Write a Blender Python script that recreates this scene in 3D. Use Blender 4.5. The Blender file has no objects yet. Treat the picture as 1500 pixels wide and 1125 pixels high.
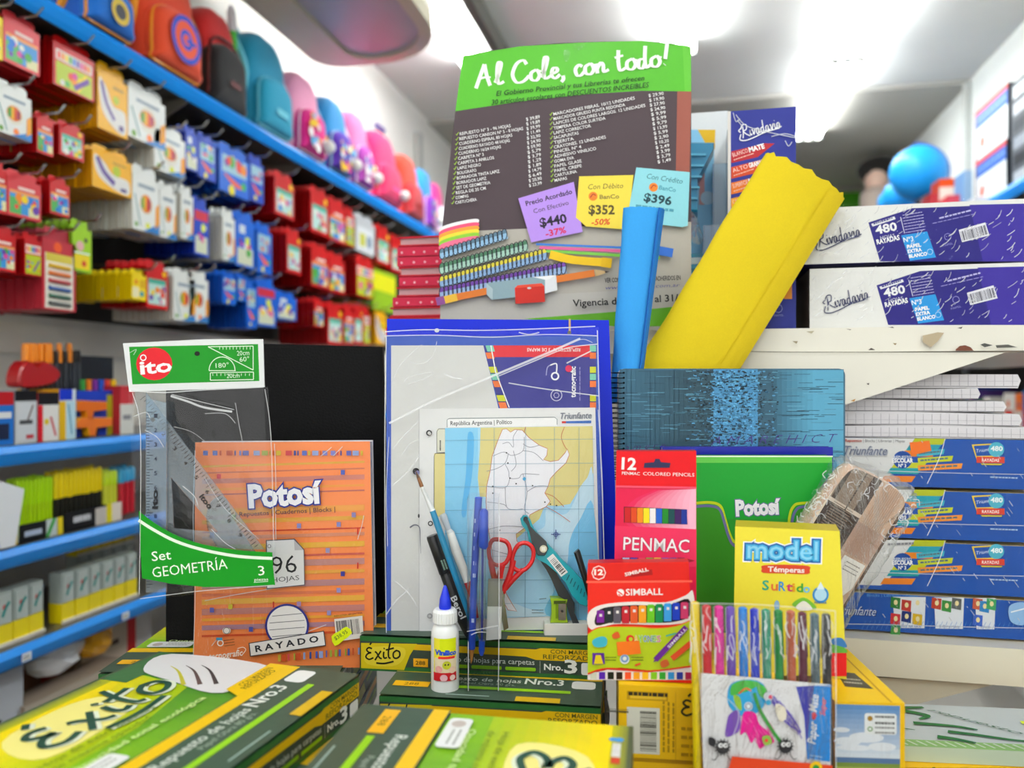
import bpy, math, random
import numpy as np
from mathutils import Matrix, Vector
random.seed(7)
PI = math.pi
TH = math.radians(12.5)      # the camera looks this far left of the room's long axis
F = 1150.0                   # focal length in pixels of the 1500 px wide frame
H = 1.35                     # eye height
S = bpy.context.scene
COL = S.collection

# ---------------------------------------------------------------- camera, world, light, exposure
cam = bpy.data.cameras.new('camera')
cam.sensor_width = 36.0
cam.lens = F / 1500 * 36.0
cam.clip_start = 0.02
cam.dof.use_dof = True
cam.dof.focus_distance = 0.80
cam.dof.aperture_fstop = 3.3
cam.dof.aperture_blades = 7
co = bpy.data.objects.new('camera', cam)
COL.objects.link(co)
co.location = (0, 0, H)
co.rotation_euler = (PI / 2, 0, TH)
S.camera = co

w = bpy.data.worlds.new('world'); S.world = w; w.use_nodes = True
w.node_tree.nodes['Background'].inputs[0].default_value = (0.95, 0.97, 1.0, 1)
w.node_tree.nodes['Background'].inputs[1].default_value = 0.6

def area(name, loc, rot, sx, sy, power, col=(1, 1, 1)):
    l = bpy.data.lights.new(name, 'AREA'); l.shape = 'RECTANGLE'; l.size = sx; l.size_y = sy
    l.energy = power; l.color = col
    o = bpy.data.objects.new(name, l); COL.objects.link(o); o.location = loc; o.rotation_euler = rot
    return o
# fill light added behind the camera, just inside the front wall's opening
area('front_fill_light', (0.0, -1.9, 1.75), (math.radians(84), 0, 0), 2.5, 2.1, 24, (1.0, 0.99, 0.97))
# area lights: visible tube rows, added rows behind camera, one rear without fixture
for i, (lx, ly, ln, pw) in enumerate([(-0.92, 2.9, 1.4, 2), (-0.04, 2.9, 1.4, 2), (0.73, 4.1, 2.2, 3),
                                      (-0.55, -0.7, 2.2, 3), (0.65, -0.7, 2.2, 3), (-0.3, 5.6, 1.0, 1.5)]):
    area('tube_and_fill_light', (lx, ly, 2.80), (0, 0, 0), 0.16, ln, pw, (0.97, 1.0, 0.98))

S.view_settings.view_transform = 'Standard'
S.view_settings.look = 'None'
S.view_settings.exposure = -0.38
S.view_settings.gamma = 1.0
S.view_settings.use_curve_mapping = False
S.cycles.max_bounces = 10
S.cycles.transparent_max_bounces = 24
S.cycles.use_denoising = True
S.cycles.sample_clamp_indirect = 6.0
S.cycles.caustics_reflective = False
S.cycles.caustics_refractive = False

# ---------------------------------------------------------------- helpers
def hx(c):
    if isinstance(c, str):
        c = c.lstrip('#'); v = [int(c[i:i + 2], 16) / 255 for i in (0, 2, 4)]
        return tuple(x / 12.92 if x <= .04045 else ((x + .055) / 1.055) ** 2.4 for x in v)
    return c

def nd(nt, t, **k):
    n = nt.nodes.new(t)
    for a, b in k.items(): setattr(n, a, b)
    return n

def new_mat(name):
    m = bpy.data.materials.new(name); m.use_nodes = True
    return m, m.node_tree, m.node_tree.nodes['Principled BSDF']

def attr_mat(name, rough=.5, coat=0.0, metal=0.0, nscale=300, bump=0.0, vary=.05, spec=.5, wave=None, sheen=0, bdist=.001):
    m, nt, p = new_mat(name)
    a = nd(nt, 'ShaderNodeAttribute', attribute_name='Col')
    tc = nd(nt, 'ShaderNodeTexCoord')
    n = nd(nt, 'ShaderNodeTexNoise'); n.inputs['Scale'].default_value = nscale; n.inputs['Detail'].default_value = 4
    nt.links.new(tc.outputs['Object'], n.inputs['Vector'])
    mr = nd(nt, 'ShaderNodeMapRange'); mr.inputs['To Min'].default_value = 1 - vary; mr.inputs['To Max'].default_value = 1 + vary
    nt.links.new(n.outputs['Fac'], mr.inputs['Value'])
    mx = nd(nt, 'ShaderNodeVectorMath', operation='SCALE')
    nt.links.new(a.outputs['Color'], mx.inputs[0]); nt.links.new(mr.outputs[0], mx.inputs['Scale'])
    nt.links.new(mx.outputs[0], p.inputs['Base Color'])
    p.inputs['Roughness'].default_value = rough
    p.inputs['Coat Weight'].default_value = coat
    p.inputs['Coat Roughness'].default_value = .12
    p.inputs['Metallic'].default_value = metal
    p.inputs['Specular IOR Level'].default_value = spec
    if sheen: p.inputs['Sheen Weight'].default_value = sheen
    if bump:
        b = nd(nt, 'ShaderNodeBump'); b.inputs['Strength'].default_value = bump; b.inputs['Distance'].default_value = bdist
        src = n.outputs['Fac']
        if wave:
            wv = nd(nt, 'ShaderNodeTexWave', wave_type='BANDS', bands_direction=wave[0]); wv.inputs['Scale'].default_value = wave[1]
            wv.inputs['Distortion'].default_value = wave[2]; wv.inputs['Detail'].default_value = 3
            nt.links.new(tc.outputs['Object'], wv.inputs['Vector']); src = wv.outputs['Fac']
        nt.links.new(src, b.inputs['Height']); nt.links.new(b.outputs[0], p.inputs['Normal'])
    return m

def film_mat(name, refl=.5, rough=.1, bscale=14, bump=.6, tint=(1, 1, 1), haze=0.0, dist=.01):
    m = bpy.data.materials.new(name); m.use_nodes = True; nt = m.node_tree; nt.nodes.clear()
    out = nd(nt, 'ShaderNodeOutputMaterial'); tr = nd(nt, 'ShaderNodeBsdfTransparent'); gl = nd(nt, 'ShaderNodeBsdfGlossy')
    tr.inputs[0].default_value = (*tint, 1); gl.inputs['Roughness'].default_value = rough
    tc = nd(nt, 'ShaderNodeTexCoord'); mp = nd(nt, 'ShaderNodeMapping'); mp.inputs['Rotation'].default_value = (.3, .9, .4); mp.inputs['Scale'].default_value = (1, 1, .35)
    n = nd(nt, 'ShaderNodeTexNoise'); n.inputs['Scale'].default_value = bscale; n.inputs['Detail'].default_value = 6; n.inputs['Distortion'].default_value = 1.5
    n.inputs['Roughness'].default_value = .6
    b = nd(nt, 'ShaderNodeBump'); b.inputs['Strength'].default_value = bump; b.inputs['Distance'].default_value = dist
    fr = nd(nt, 'ShaderNodeFresnel'); fr.inputs['IOR'].default_value = 1.5
    mu = nd(nt, 'ShaderNodeMath', operation='MULTIPLY_ADD'); mu.inputs[1].default_value = refl; mu.inputs[2].default_value = refl * .02
    mu.use_clamp = True
    mix = nd(nt, 'ShaderNodeMixShader')
    nt.links.new(tc.outputs['Object'], mp.inputs[0]); nt.links.new(mp.outputs[0], n.inputs['Vector'])
    nt.links.new(n.outputs['Fac'], b.inputs['Height'])
    nt.links.new(b.outputs[0], gl.inputs['Normal']); nt.links.new(b.outputs[0], fr.inputs['Normal'])
    nt.links.new(fr.outputs[0], mu.inputs[0]); nt.links.new(mu.outputs[0], mix.inputs[0])
    nt.links.new(tr.outputs[0], mix.inputs[1]); nt.links.new(gl.outputs[0], mix.inputs[2])
    last = mix
    if haze:
        df = nd(nt, 'ShaderNodeBsdfDiffuse'); df.inputs[0].default_value = (.95, .96, 1, 1)
        m2 = nd(nt, 'ShaderNodeMixShader'); m2.inputs[0].default_value = haze
        nt.links.new(mix.outputs[0], m2.inputs[1]); nt.links.new(df.outputs[0], m2.inputs[2]); last = m2
    nt.links.new(last.outputs[0], out.inputs[0])
    return m

def emit_mat(name, col, st):
    m = bpy.data.materials.new(name); m.use_nodes = True; nt = m.node_tree; nt.nodes.clear()
    out = nd(nt, 'ShaderNodeOutputMaterial'); e = nd(nt, 'ShaderNodeEmission'); e.inputs[0].default_value = (*col, 1); e.inputs[1].default_value = st
    nt.links.new(e.outputs[0], out.inputs[0]); return m

M_PRINT = attr_mat('printed_card', .5, 0.0, vary=.03, spec=.2)
M_GLOSS = attr_mat('glossy_card', .38, .05, vary=.03, spec=.25)
M_WRAP = attr_mat('shrink_wrapped_card', .4, .04, nscale=22, bump=.2, vary=.04, bdist=.004, spec=.25)
M_PAPER = attr_mat('paper', .8, spec=.25, vary=.05, nscale=500)
M_PLAST = attr_mat('plastic', .32, .15, vary=.02, nscale=60)
M_MATTE = attr_mat('matte', .7, vary=.06, nscale=40)
M_CLOTH = attr_mat('cloth', .85, nscale=900, bump=.5, vary=.15, sheen=.2)
M_METAL = attr_mat('metal', .25, metal=1.0, vary=.05)
M_PAINT = attr_mat('painted_metal', .35, .2, nscale=12, bump=.05, vary=.05)
M_CREPE = attr_mat('crepe_paper', .8, nscale=700, bump=.5, vary=.07, wave=('Z', 420, 4.0), bdist=.0005)
M_LEATHER = attr_mat('black_textured_board', .6, nscale=420, bump=.6, vary=.5, spec=.15)
M_FILM = film_mat('cellophane', .4, .07, 16, .55, haze=0)
M_BAG = film_mat('bag_film', .45, .06, 16, .35)
M_FILM2 = film_mat('crumpled_cellophane', .55, .07, 34, .7, haze=.0)
M_WRAPF = film_mat('shrink_film', .12, .08, 26, .6, haze=0)
M_CREASE_GLINT = film_mat('painted_crease_glint', .9, .2, 60, .5, haze=.55)  # hazy white strokes: the film's glints are put in as pale colour on creases
M_CLEAR = film_mat('clear_plastic', .5, .04, 3, .05, tint=(.96, .97, .98), haze=.0)
M_BLUECLEAR = film_mat('blue_clear_plastic', .5, .06, 5, .1, tint=(.72, .84, .92), haze=.10)
M_TUBE = emit_mat('fluorescent_tube', (.97, 1, .99), 42)

def link(o, parent=None):
    COL.objects.link(o)
    if parent is not None: o.parent = parent
    return o

class MB:
    """collects polygons with one colour each; y points into depth, z up"""
    def __init__(s): s.V = []; s.Fs = []; s.C = []
    def add(s, vs, fs, col):
        n = len(s.V); s.V.extend([tuple(v) for v in vs]); c = hx(col)
        for f in fs: s.Fs.append(tuple(i + n for i in f)); s.C.append(c)
        return s
    def box(s, x0, y0, z0, x1, y1, z1, col, front=None, top=None, bev=0):
        if bev:
            o = rrect(x0, z0, x1, z1, bev, 2)
            return s.prism(o, y0, y1, col, front, bev * .6)
        v = [(x0, y0, z0), (x1, y0, z0), (x1, y1, z0), (x0, y1, z0), (x0, y0, z1), (x1, y0, z1), (x1, y1, z1), (x0, y1, z1)]
        s.add(v, [(3, 2, 1, 0), (1, 2, 6, 5), (2, 3, 7, 6), (3, 0, 4, 7), (0, 1, 5, 4), (4, 5, 6, 7)], col)
        if front is not None: s.C[-2] = hx(front)
        if top is not None: s.C[-1] = hx(top)
        return s
    def prism(s, uv, y0, y1, col, front=None, bev=0):
        """outline (u,v) extruded from y0 (front) to y1"""
        n = len(uv)
        if bev:
            cx = sum(p[0] for p in uv) / n; cz = sum(p[1] for p in uv) / n
            R = max(math.hypot(p[0] - cx, p[1] - cz) for p in uv); k = 1 - bev / R
            inn = [(cx + (p[0] - cx) * k, cz + (p[1] - cz) * k) for p in uv]
            rings = [[(a, y0, b) for a, b in inn], [(a, y0 + bev, b) for a, b in uv], [(a, y1, b) for a, b in uv]]
        else:
            rings = [[(a, y0, b) for a, b in uv], [(a, y1, b) for a, b in uv]]
        vs = [p for r in rings for p in r]; fs = []
        for r in range(len(rings) - 1):
            for i in range(n): fs.append((r * n + i, r * n + (i + 1) % n, (r + 1) * n + (i + 1) % n, (r + 1) * n + i))
        s.add(vs, fs, col)
        b = len(s.V) - len(vs)
        s.Fs.append(tuple(b + i for i in range(n))); s.C.append(hx(front if front is not None else col))
        s.Fs.append(tuple(b + (len(rings) - 1) * n + i for i in reversed(range(n)))); s.C.append(hx(col))
        return s
    def tube(s, pts, r, col, n=10, closed=False, cap=True, cols=None):
        pts = [Vector(p) for p in pts]; m = len(pts); rs = r if isinstance(r, (list, tuple)) else [r] * m
        vs = []; up = None
        for i, p in enumerate(pts):
            a = pts[(i - 1) % m] if (i or closed) else pts[0]; b = pts[(i + 1) % m] if (i < m - 1 or closed) else pts[-1]
            t = (b - a).normalized() if (b - a).length > 1e-9 else Vector((0, 0, 1))
            if up is None: up = t.orthogonal().normalized()
            x = (up - t * up.dot(t)); x = x.normalized() if x.length > 1e-6 else t.orthogonal().normalized()
            up = x; y = t.cross(x)
            for k in range(n):
                an = 2 * PI * k / n; vs.append(p + (x * math.cos(an) + y * math.sin(an)) * rs[i])
        base = len(s.V); s.V.extend([tuple(v) for v in vs])
        for i in range(m if closed else m - 1):
            c = hx(cols[i] if cols else col)
            for k in range(n):
                j = (i + 1) % m
                s.Fs.append((base + i * n + k, base + i * n + (k + 1) % n, base + j * n + (k + 1) % n, base + j * n + k)); s.C.append(c)
        if cap and not closed:
            s.Fs.append(tuple(base + k for k in reversed(range(n)))); s.C.append(hx(cols[0] if cols else col))
            s.Fs.append(tuple(base + (m - 1) * n + k for k in range(n))); s.C.append(hx(cols[-1] if cols else col))
        return s
    def sphere(s, c, r, col, nu=16, nv=10, sc=(1, 1, 1), fn=None):
        vs = [(c[0] + sc[0] * r * math.sin(PI * j / nv) * math.cos(2 * PI * i / nu), c[1] + sc[1] * r * math.sin(PI * j / nv) * math.sin(2 * PI * i / nu),
               c[2] + sc[2] * r * math.cos(PI * j / nv)) for j in range(nv + 1) for i in range(nu)]
        for j in range(nv):
            for i in range(nu):
                s.add([], [], col)
        base = len(s.V); s.V.extend(vs)
        for j in range(nv):
            for i in range(nu):
                s.Fs.append((base + j * nu + i, base + j * nu + (i + 1) % nu, base + (j + 1) * nu + (i + 1) % nu, base + (j + 1) * nu + i))
                s.C.append(hx(fn(i / nu, j / nv) if fn else col))
        return s
    def pillow(s, uv, y0, dy, yb, col):
        """outline with a puffed front: y0 rim depth, dy bulge towards the viewer, yb back"""
        n = len(uv); cx = sum(p[0] for p in uv) / n; cz = sum(p[1] for p in uv) / n
        rings = [(1, yb), (1, y0), (.96, y0 - dy * .45), (.88, y0 - dy * .75), (.72, y0 - dy * .92), (.45, y0 - dy)]
        base = len(s.V)
        for k, y in rings: s.V.extend([(cx + (a - cx) * k, y, cz + (b - cz) * k) for a, b in uv])
        for r in range(len(rings) - 1):
            for i in range(n): s.Fs.append((base + r * n + i, base + r * n + (i + 1) % n, base + (r + 1) * n + (i + 1) % n, base + (r + 1) * n + i)); s.C.append(hx(col))
        s.Fs.append(tuple(base + (len(rings) - 1) * n + i for i in range(n))); s.C.append(hx(col))
        s.Fs.append(tuple(base + i for i in reversed(range(n)))); s.C.append(hx(col))
        return s
    def join(s, o, dy=0):
        n = len(s.V); s.V.extend([(a, b + dy, c) for a, b, c in o.V]); s.Fs.extend([tuple(i + n for i in f) for f in o.Fs]); s.C.extend(o.C); return s
    def mesh(s, name, mat, smooth=False):
        me = bpy.data.meshes.new(name); me.from_pydata(s.V, [], s.Fs)
        at = me.color_attributes.new('Col', 'FLOAT_COLOR', 'CORNER')
        cnt = np.array([len(f) for f in s.Fs]); cc = np.ones((len(s.Fs), 4), dtype=np.float32)
        if len(s.C): cc[:, :3] = np.array(s.C, dtype=np.float32)
        at.data.foreach_set('color', np.repeat(cc, cnt, axis=0).ravel())
        me.materials.append(mat)
        if smooth:
            me.polygons.foreach_set('use_smooth', np.ones(len(s.Fs), dtype=bool))
            if smooth != 2 and hasattr(me, 'set_sharp_from_angle'): me.set_sharp_from_angle(angle=math.radians(40))
        return me
    def obj(s, name, mat, parent=None, M=None, smooth=False):
        o = bpy.data.objects.new(name, s.mesh(name, mat, smooth)); link(o, parent)
        if M is not None: o.matrix_basis = M
        return o

def tag(o, label=None, cat=None, group=None, kind=None):
    if label: o['label'] = label
    if cat: o['category'] = cat
    if group: o['group'] = group
    if kind: o['kind'] = kind
    return o
def thing(name, label, cat, M, group=None):
    o = bpy.data.objects.new(name, None); o.empty_display_size = .05; link(o); o.matrix_basis = M
    return tag(o, label, cat, group)
def copy_tree(o, parent=None):
    c = o.copy(); COL.objects.link(c)
    if parent is not None: c.parent = parent
    for ch in list(o.children): copy_tree(ch, c)
    return c

def rrect(x0, z0, x1, z1, r, n=3):
    r = min(r, abs(x1 - x0) / 2 * .99, abs(z1 - z0) / 2 * .99); out = []
    for cx, cz, a0 in ((x1 - r, z1 - r, 0), (x0 + r, z1 - r, 90), (x0 + r, z0 + r, 180), (x1 - r, z0 + r, 270)):
        for k in range(n + 1):
            a = math.radians(a0 + 90 * k / n); out.append((cx + r * math.cos(a), cz + r * math.sin(a)))
    return out

# ---- planes: M places a local frame (x right, y into depth, z up); ray() finds where the view through a photo pixel meets y = y0 in it
CW = Matrix.Rotation(TH, 4, 'Z')
EYE = Vector((0, 0, H))
def cam2w(cx, cy, z): return CW @ Vector((cx, cy, 0)) + Vector((0, 0, z))
def pw(px, py, d): return cam2w((px - 750) / F * d, d, H - (py - 562.5) / F * d)
def DM(px, py, d, yaw=0, lean=0, roll=0):
    """frame that faces the photographer, at the place seen at px,py and d metres away"""
    return Matrix.Translation(pw(px, py, d)) @ Matrix.Rotation(TH + math.radians(yaw), 4, 'Z') @ Matrix.Rotation(-math.radians(lean), 4, 'X') @ Matrix.Rotation(-math.radians(roll), 4, 'Y')
def RM(yw, x=0, z=0): return Matrix.Translation((x, yw, z))
def LM(xw, y=0, z=0): return Matrix.Translation((xw, y, z)) @ Matrix.Rotation(PI / 2, 4, 'Z')
def ray(M, px, py, y0=0.0):
    Mi = M.inverted(); o = Mi @ EYE
    d = (Mi.to_3x3() @ (CW.to_3x3() @ Vector(((px - 750) / F, 1, -(py - 562.5) / F))))
    t = (y0 - o.y) / d.y
    return (o.x + d.x * t, o.z + d.z * t)

def crom(pts, n=6, closed=False):
    if len(pts) < 3: return list(pts)
    P = list(pts); out = []; m = len(P)
    for i in range(m if closed else m - 1):
        if closed: a, b, c, d = P[(i - 1) % m], P[i], P[(i + 1) % m], P[(i + 2) % m]
        else: a, b, c, d = P[max(i - 1, 0)], P[i], P[i + 1], P[min(i + 2, m - 1)]
        for k in range(n):
            t = k / n
            out.append(tuple(.5 * (2 * b[j] + (c[j] - a[j]) * t + (2 * a[j] - 5 * b[j] + 4 * c[j] - d[j]) * t * t + (3 * b[j] - a[j] - 3 * c[j] + d[j]) * t ** 3) for j in range(len(b))))
    if not closed: out.append(tuple(P[-1]))
    return out

_gl = {}
def glyphs(txt, bold, shear):
    k = (txt, bold, shear)
    if k not in _gl:
        c = bpy.data.curves.new('t', 'FONT'); c.body = txt; c.resolution_u = 2; c.offset = bold; c.shear = shear
        o = bpy.data.objects.new('t', c); me = bpy.data.meshes.new_from_object(o)
        v = np.empty(len(me.vertices) * 3, dtype=np.float32); me.vertices.foreach_get('co', v); v = v.reshape(-1, 3)[:, :2].tolist()
        f = [tuple(p.vertices) for p in me.polygons]
        bpy.data.meshes.remove(me); bpy.data.objects.remove(o); bpy.data.curves.remove(c)
        _gl[k] = (v, f)
    return _gl[k]

LZ = 0.00004
class Pr:
    """flat print on a surface; coordinates are mapped by m to (u, v); flip -1 where y runs down"""
    def __init__(s, m=None, flip=1, k=2, y0=0.0): s.m = m or (lambda a, b: (a, b)); s.flip = flip; s.k = k; s.y0 = y0; s.b = MB()
    def raw(s, pts, fs, col):
        vs = []
        for a, b in pts:
            u, v = s.m(a, b); vs.append((u, s.y0 - s.k * LZ, v))
        s.b.add(vs, fs, col); s.k += 1; return s
    def poly(s, pts, col): return s.raw(pts, [tuple(range(len(pts)))], col)
    def rect(s, x0, y0, x1, y1, col): return s.poly([(x0, y0), (x1, y0), (x1, y1), (x0, y1)], col)
    def smooth(s, pts, col, n=5): return s.poly(crom(pts, n, True), col)
    def circ(s, x, y, r, col, ry=None, n=20): return s.poly([(x + r * math.cos(2 * PI * i / n), y + (ry or r) * math.sin(2 * PI * i / n)) for i in range(n)], col)
    def ring(s, x, y, r, w, col, n=24, ry=None):
        return s.stroke([(x + r * math.cos(2 * PI * i / n), y + (ry or r) * math.sin(2 * PI * i / n)) for i in range(n)], w, col, closed=True, sm=False)
    def stroke(s, pts, w, col, closed=False, sm=True, wf=None):
        P = crom(pts, 5, closed) if sm else list(pts); m = len(P); L = []; R = []
        for i, p in enumerate(P):
            a = P[(i - 1) % m] if (closed or i) else p; b = P[(i + 1) % m] if (closed or i < m - 1) else p
            dx, dy = b[0] - a[0], b[1] - a[1]; l = math.hypot(dx, dy) or 1
            ww = (w if wf is None else w * wf(i / max(1, m - 1), dx / l, dy / l)) / 2
            L.append((p[0] - dy / l * ww, p[1] + dx / l * ww)); R.append((p[0] + dy / l * ww, p[1] - dx / l * ww))
        fs = [(i, (i + 1) % m, m + (i + 1) % m, m + i) for i in range(m if closed else m - 1)]
        return s.raw(L + R, fs, col)
    def text(s, t, x0, y0, x1, y1, h, col, bold=0, shear=0, up=None):
        v, f = glyphs(t, bold, shear); v0 = glyphs(t, 0, shear)[0] if bold else v
        if not v0: return s
        a = min(p[0] for p in v0); b = max(p[0] for p in v0); W = (b - a) or 1
        dx, dy = x1 - x0, y1 - y0; l = math.hypot(dx, dy) or 1
        ux, uy = up or (-dy / l * s.flip * s.flip, dx / l)
        if up is None: ux, uy = (-dy / l, dx / l) if s.flip > 0 else (dy / l, -dx / l)
        return s.raw([(x0 + (p[0] - a) / W * dx + p[1] / .7 * h * ux, y0 + (p[0] - a) / W * dy + p[1] / .7 * h * uy) for p in v], f, col)
    def otext(s, t, x0, y0, x1, y1, h, col, oc, o=.05, bold=.02, shear=0):
        s.text(t, x0, y0, x1, y1, h, oc, o, shear); return s.text(t, x0, y0, x1, y1, h, col, bold, shear)
    def lines(s, x0, y0, x1, y1, n, step, h, col):
        """rows of small print too small to read, as words of uneven length"""
        rnd = random.Random(int(x0 * 1000) + n); dx, dy = x1 - x0, y1 - y0; l = math.hypot(dx, dy)
        for r in range(n):
            t = 0
            while t < .97:
                e = min(1, t + rnd.uniform(.06, .16)); ox, oy = -dy / l * step * r * s.flip * -1, dx / l * step * r * s.flip * -1
                ox, oy = (dy / l * step * r * (1 if s.flip > 0 else -1), -dx / l * step * r * (1 if s.flip > 0 else -1))
                nx, ny = (-dy / l * h, dx / l * h) if s.flip > 0 else (dy / l * h, -dx / l * h)
                a = (x0 + dx * t + ox, y0 + dy * t + oy); b = (x0 + dx * e + ox, y0 + dy * e + oy)
                s.poly([a, b, (b[0] + nx, b[1] + ny), (a[0] + nx, a[1] + ny)], col); s.k -= 1; t = e + .025
            s.k += 0
        s.k += 1; return s
    def bars(s, x0, y0, x1, y1, h, n=22, col='#181818', seed=1):
        """a barcode along a baseline"""
        rnd = random.Random(seed); dx, dy = x1 - x0, y1 - y0; l = math.hypot(dx, dy); nx, ny = (-dy / l * h, dx / l * h) if s.flip > 0 else (dy / l * h, -dx / l * h)
        for i in range(n):
            t = i / n; e = t + rnd.choice([.3, .5, .75]) / n
            a = (x0 + dx * t, y0 + dy * t); b = (x0 + dx * e, y0 + dy * e)
            s.poly([a, b, (b[0] + nx, b[1] + ny), (a[0] + nx, a[1] + ny)], col); s.k -= 1
        s.k += 1; return s
    def script(s, strokes, x0, y0, x1, y1, h, w, col, W, wf=None, dx0=0, dy0=0):
        dx, dy = x1 - x0, y1 - y0; l = math.hypot(dx, dy); ux, uy = (-dy / l, dx / l) if s.flip > 0 else (dy / l, -dx / l)
        for st in strokes:
            s.stroke([(x0 + p[0] / W * dx + p[1] * h * ux + dx0, y0 + p[0] / W * dy + p[1] * h * uy + dy0) for p in st], w, col, wf=wf)
        return s

def pxp(M, y0=0.0, k=2): return Pr(lambda a, b: ray(M, a, b, y0), -1, k, y0)

EXITO = [[(.62, .86), (.35, .95), (.15, .78), (.32, .58), (.5, .54), (.2, .45), (.04, .2), (.3, .0), (.68, .12)], [(.45, 1.18), (.62, 1.36)],
         [(.85, .62), (1.0, .5), (1.2, .12), (1.4, .02)], [(1.38, .66), (1.1, .3), (.8, -.08)], [(1.62, .58), (1.56, .22), (1.66, .05), (1.85, .12)],
         [(1.64, .8), (1.7, .88)], [(2.2, 1.25), (2.02, .6), (2.0, .14), (2.16, .03)], [(1.8, .72), (2.15, .78), (2.5, .86)],
         [(2.7, .66), (2.44, .46), (2.42, .12), (2.66, .02), (2.94, .2), (2.94, .54), (2.66, .66)], [(.9, -.3), (1.6, -.36), (2.4, -.22)]]
SC = {'A': (.85, [[(0, -.05), (.25, .5), (.48, 1.0)], [(.48, 1.0), (.52, .5), (.62, 0)], [(.12, .35), (.4, .4), (.68, .38)]]),
      'l': (.38, [[(0, .1), (.2, .5), (.34, .95), (.22, .98), (.12, .5), (.14, .05), (.38, .12)]]),
      'C': (.8, [[(.72, .78), (.6, .98), (.3, .85), (.08, .4), (.2, .02), (.5, .02), (.78, .25)]]),
      'o': (.5, [[(.3, .48), (.08, .36), (.06, .08), (.26, .0), (.42, .2), (.36, .44), (.3, .48)], [(.36, .42), (.52, .4)]]),
      'e': (.42, [[(.02, .2), (.3, .3), (.3, .46), (.14, .44), (.06, .15), (.2, .0), (.42, .15)]]),
      'c': (.42, [[(.36, .38), (.24, .48), (.06, .3), (.1, .02), (.26, .0), (.42, .14)]]),
      'n': (.58, [[(.04, .45), (.06, .0)], [(.06, .2), (.24, .46), (.34, .36), (.34, .04), (.56, .12)]]),
      't': (.4, [[(.16, .95), (.1, .4), (.14, .02), (.38, .1)], [(-.04, .62), (.34, .68)]]),
      'd': (.55, [[(.3, .42), (.1, .38), (.04, .08), (.2, .0), (.34, .25)], [(.42, 1.0), (.34, .4), (.36, .02), (.55, .12)]]),
      ',': (.3, [[(.12, .08), (.12, -.08), (.02, -.2)]]), '!': (.3, [[(.34, 1.1), (.16, .3)], [(.1, .04), (.12, .06)]]), ' ': (.32, []),
      'R': (.85, [[(.3, .9), (.2, .4), (.02, -.05)], [(.0, .7), (.3, 1.0), (.7, .95), (.6, .6), (.25, .48), (.5, .2), (.85, .0)]]),
      'i': (.28, [[(.04, .2), (.12, .46), (.1, .04), (.28, .12)], [(.16, .66), (.18, .7)]]),
      'v': (.46, [[(.02, .4), (.12, .44), (.16, .02), (.4, .44), (.48, .42)]]),
      'a': (.52, [[(.34, .44), (.12, .42), (.04, .1), (.18, .0), (.36, .4), (.34, .06), (.52, .12)]])}
def script_word(t):
    x = 0; out = []
    for ch in t:
        a, st = SC[ch]; out += [[(x + p[0], p[1]) for p in s_] for s_ in st]; x += a
    return out, x
RIVA, RIVAW = script_word('Rivadavia')
RIVA = RIVA + [[(-.1, .3), (-.35, -.1), (.2, -.28), (1.2, -.22), (2.4, -.05), (4.2, .0)], [(.0, .75), (-.25, .6), (-.1, .45)]]
COLE, COLEW = script_word('Al Cole, con todo!')
brush = lambda t, dx, dy: .55 + .65 * abs(dy)

# ================================================================ the room
ZC = 2.92; XL = -1.5; XR = 1.43; YB = 6.6; YF = -2.2
def struct(name, b, mat, M=None, smooth=False, parent=None):
    o = b.obj(name, mat, parent, M, smooth); return tag(o, kind='structure') if parent is None else o
M_WALL = attr_mat('wall_paint', .6, nscale=6, bump=.03, vary=.04)
struct('floor', MB().box(XL - .1, YF, -.1, XR + .1, YB, 0, '#b4b0a8'), M_PLAST)
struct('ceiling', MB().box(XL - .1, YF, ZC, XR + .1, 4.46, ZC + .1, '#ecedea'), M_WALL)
struct('ceiling_rear', MB().box(XL - .1, 4.46, ZC - .02, XR + .1, YB, ZC + .1, '#b4b2aa'), M_WALL)  # darker colour carries the unlit look of the rear ceiling
struct('wall_left', MB().box(XL - .1, YF, 0, XL, YB, ZC, '#eceae4'), M_WALL)
struct('wall_right', MB().box(XR, YF, 0, XR + .1, YB, ZC, '#e4e8e4'), M_WALL)
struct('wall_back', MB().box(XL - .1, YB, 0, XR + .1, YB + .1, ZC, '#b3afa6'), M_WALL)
b = MB().box(XL, YF - .1, 0, XR, YF, .75, '#e4e2dc').box(XL, YF - .1, 2.7, XR, YF, ZC, '#e4e2dc').box(XL, YF - .1, .75, XL + .12, YF, 2.7, '#e4e2dc').box(XR - .12, YF - .1, .75, XR, YF, 2.7, '#e4e2dc')
struct('wall_front', b, M_WALL)
struct('trim_1', MB().box(XR - .03, 4.44, 0, XR, 4.48, ZC - .02, '#c9ccc8'), M_WALL)
for k, (z) in enumerate([.3, .55, .8, 1.05, 1.25, 1.42]):      # grooves' proud boards of the lower left wall cladding
    z1 = [.54, .79, 1.04, 1.24, 1.41, 1.49][k]
    struct('trim_%d' % (k + 2), MB().box(XL, .3, z, XL + .012, 5.0, z1, '#f0ece2'), M_PAINT)

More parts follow.
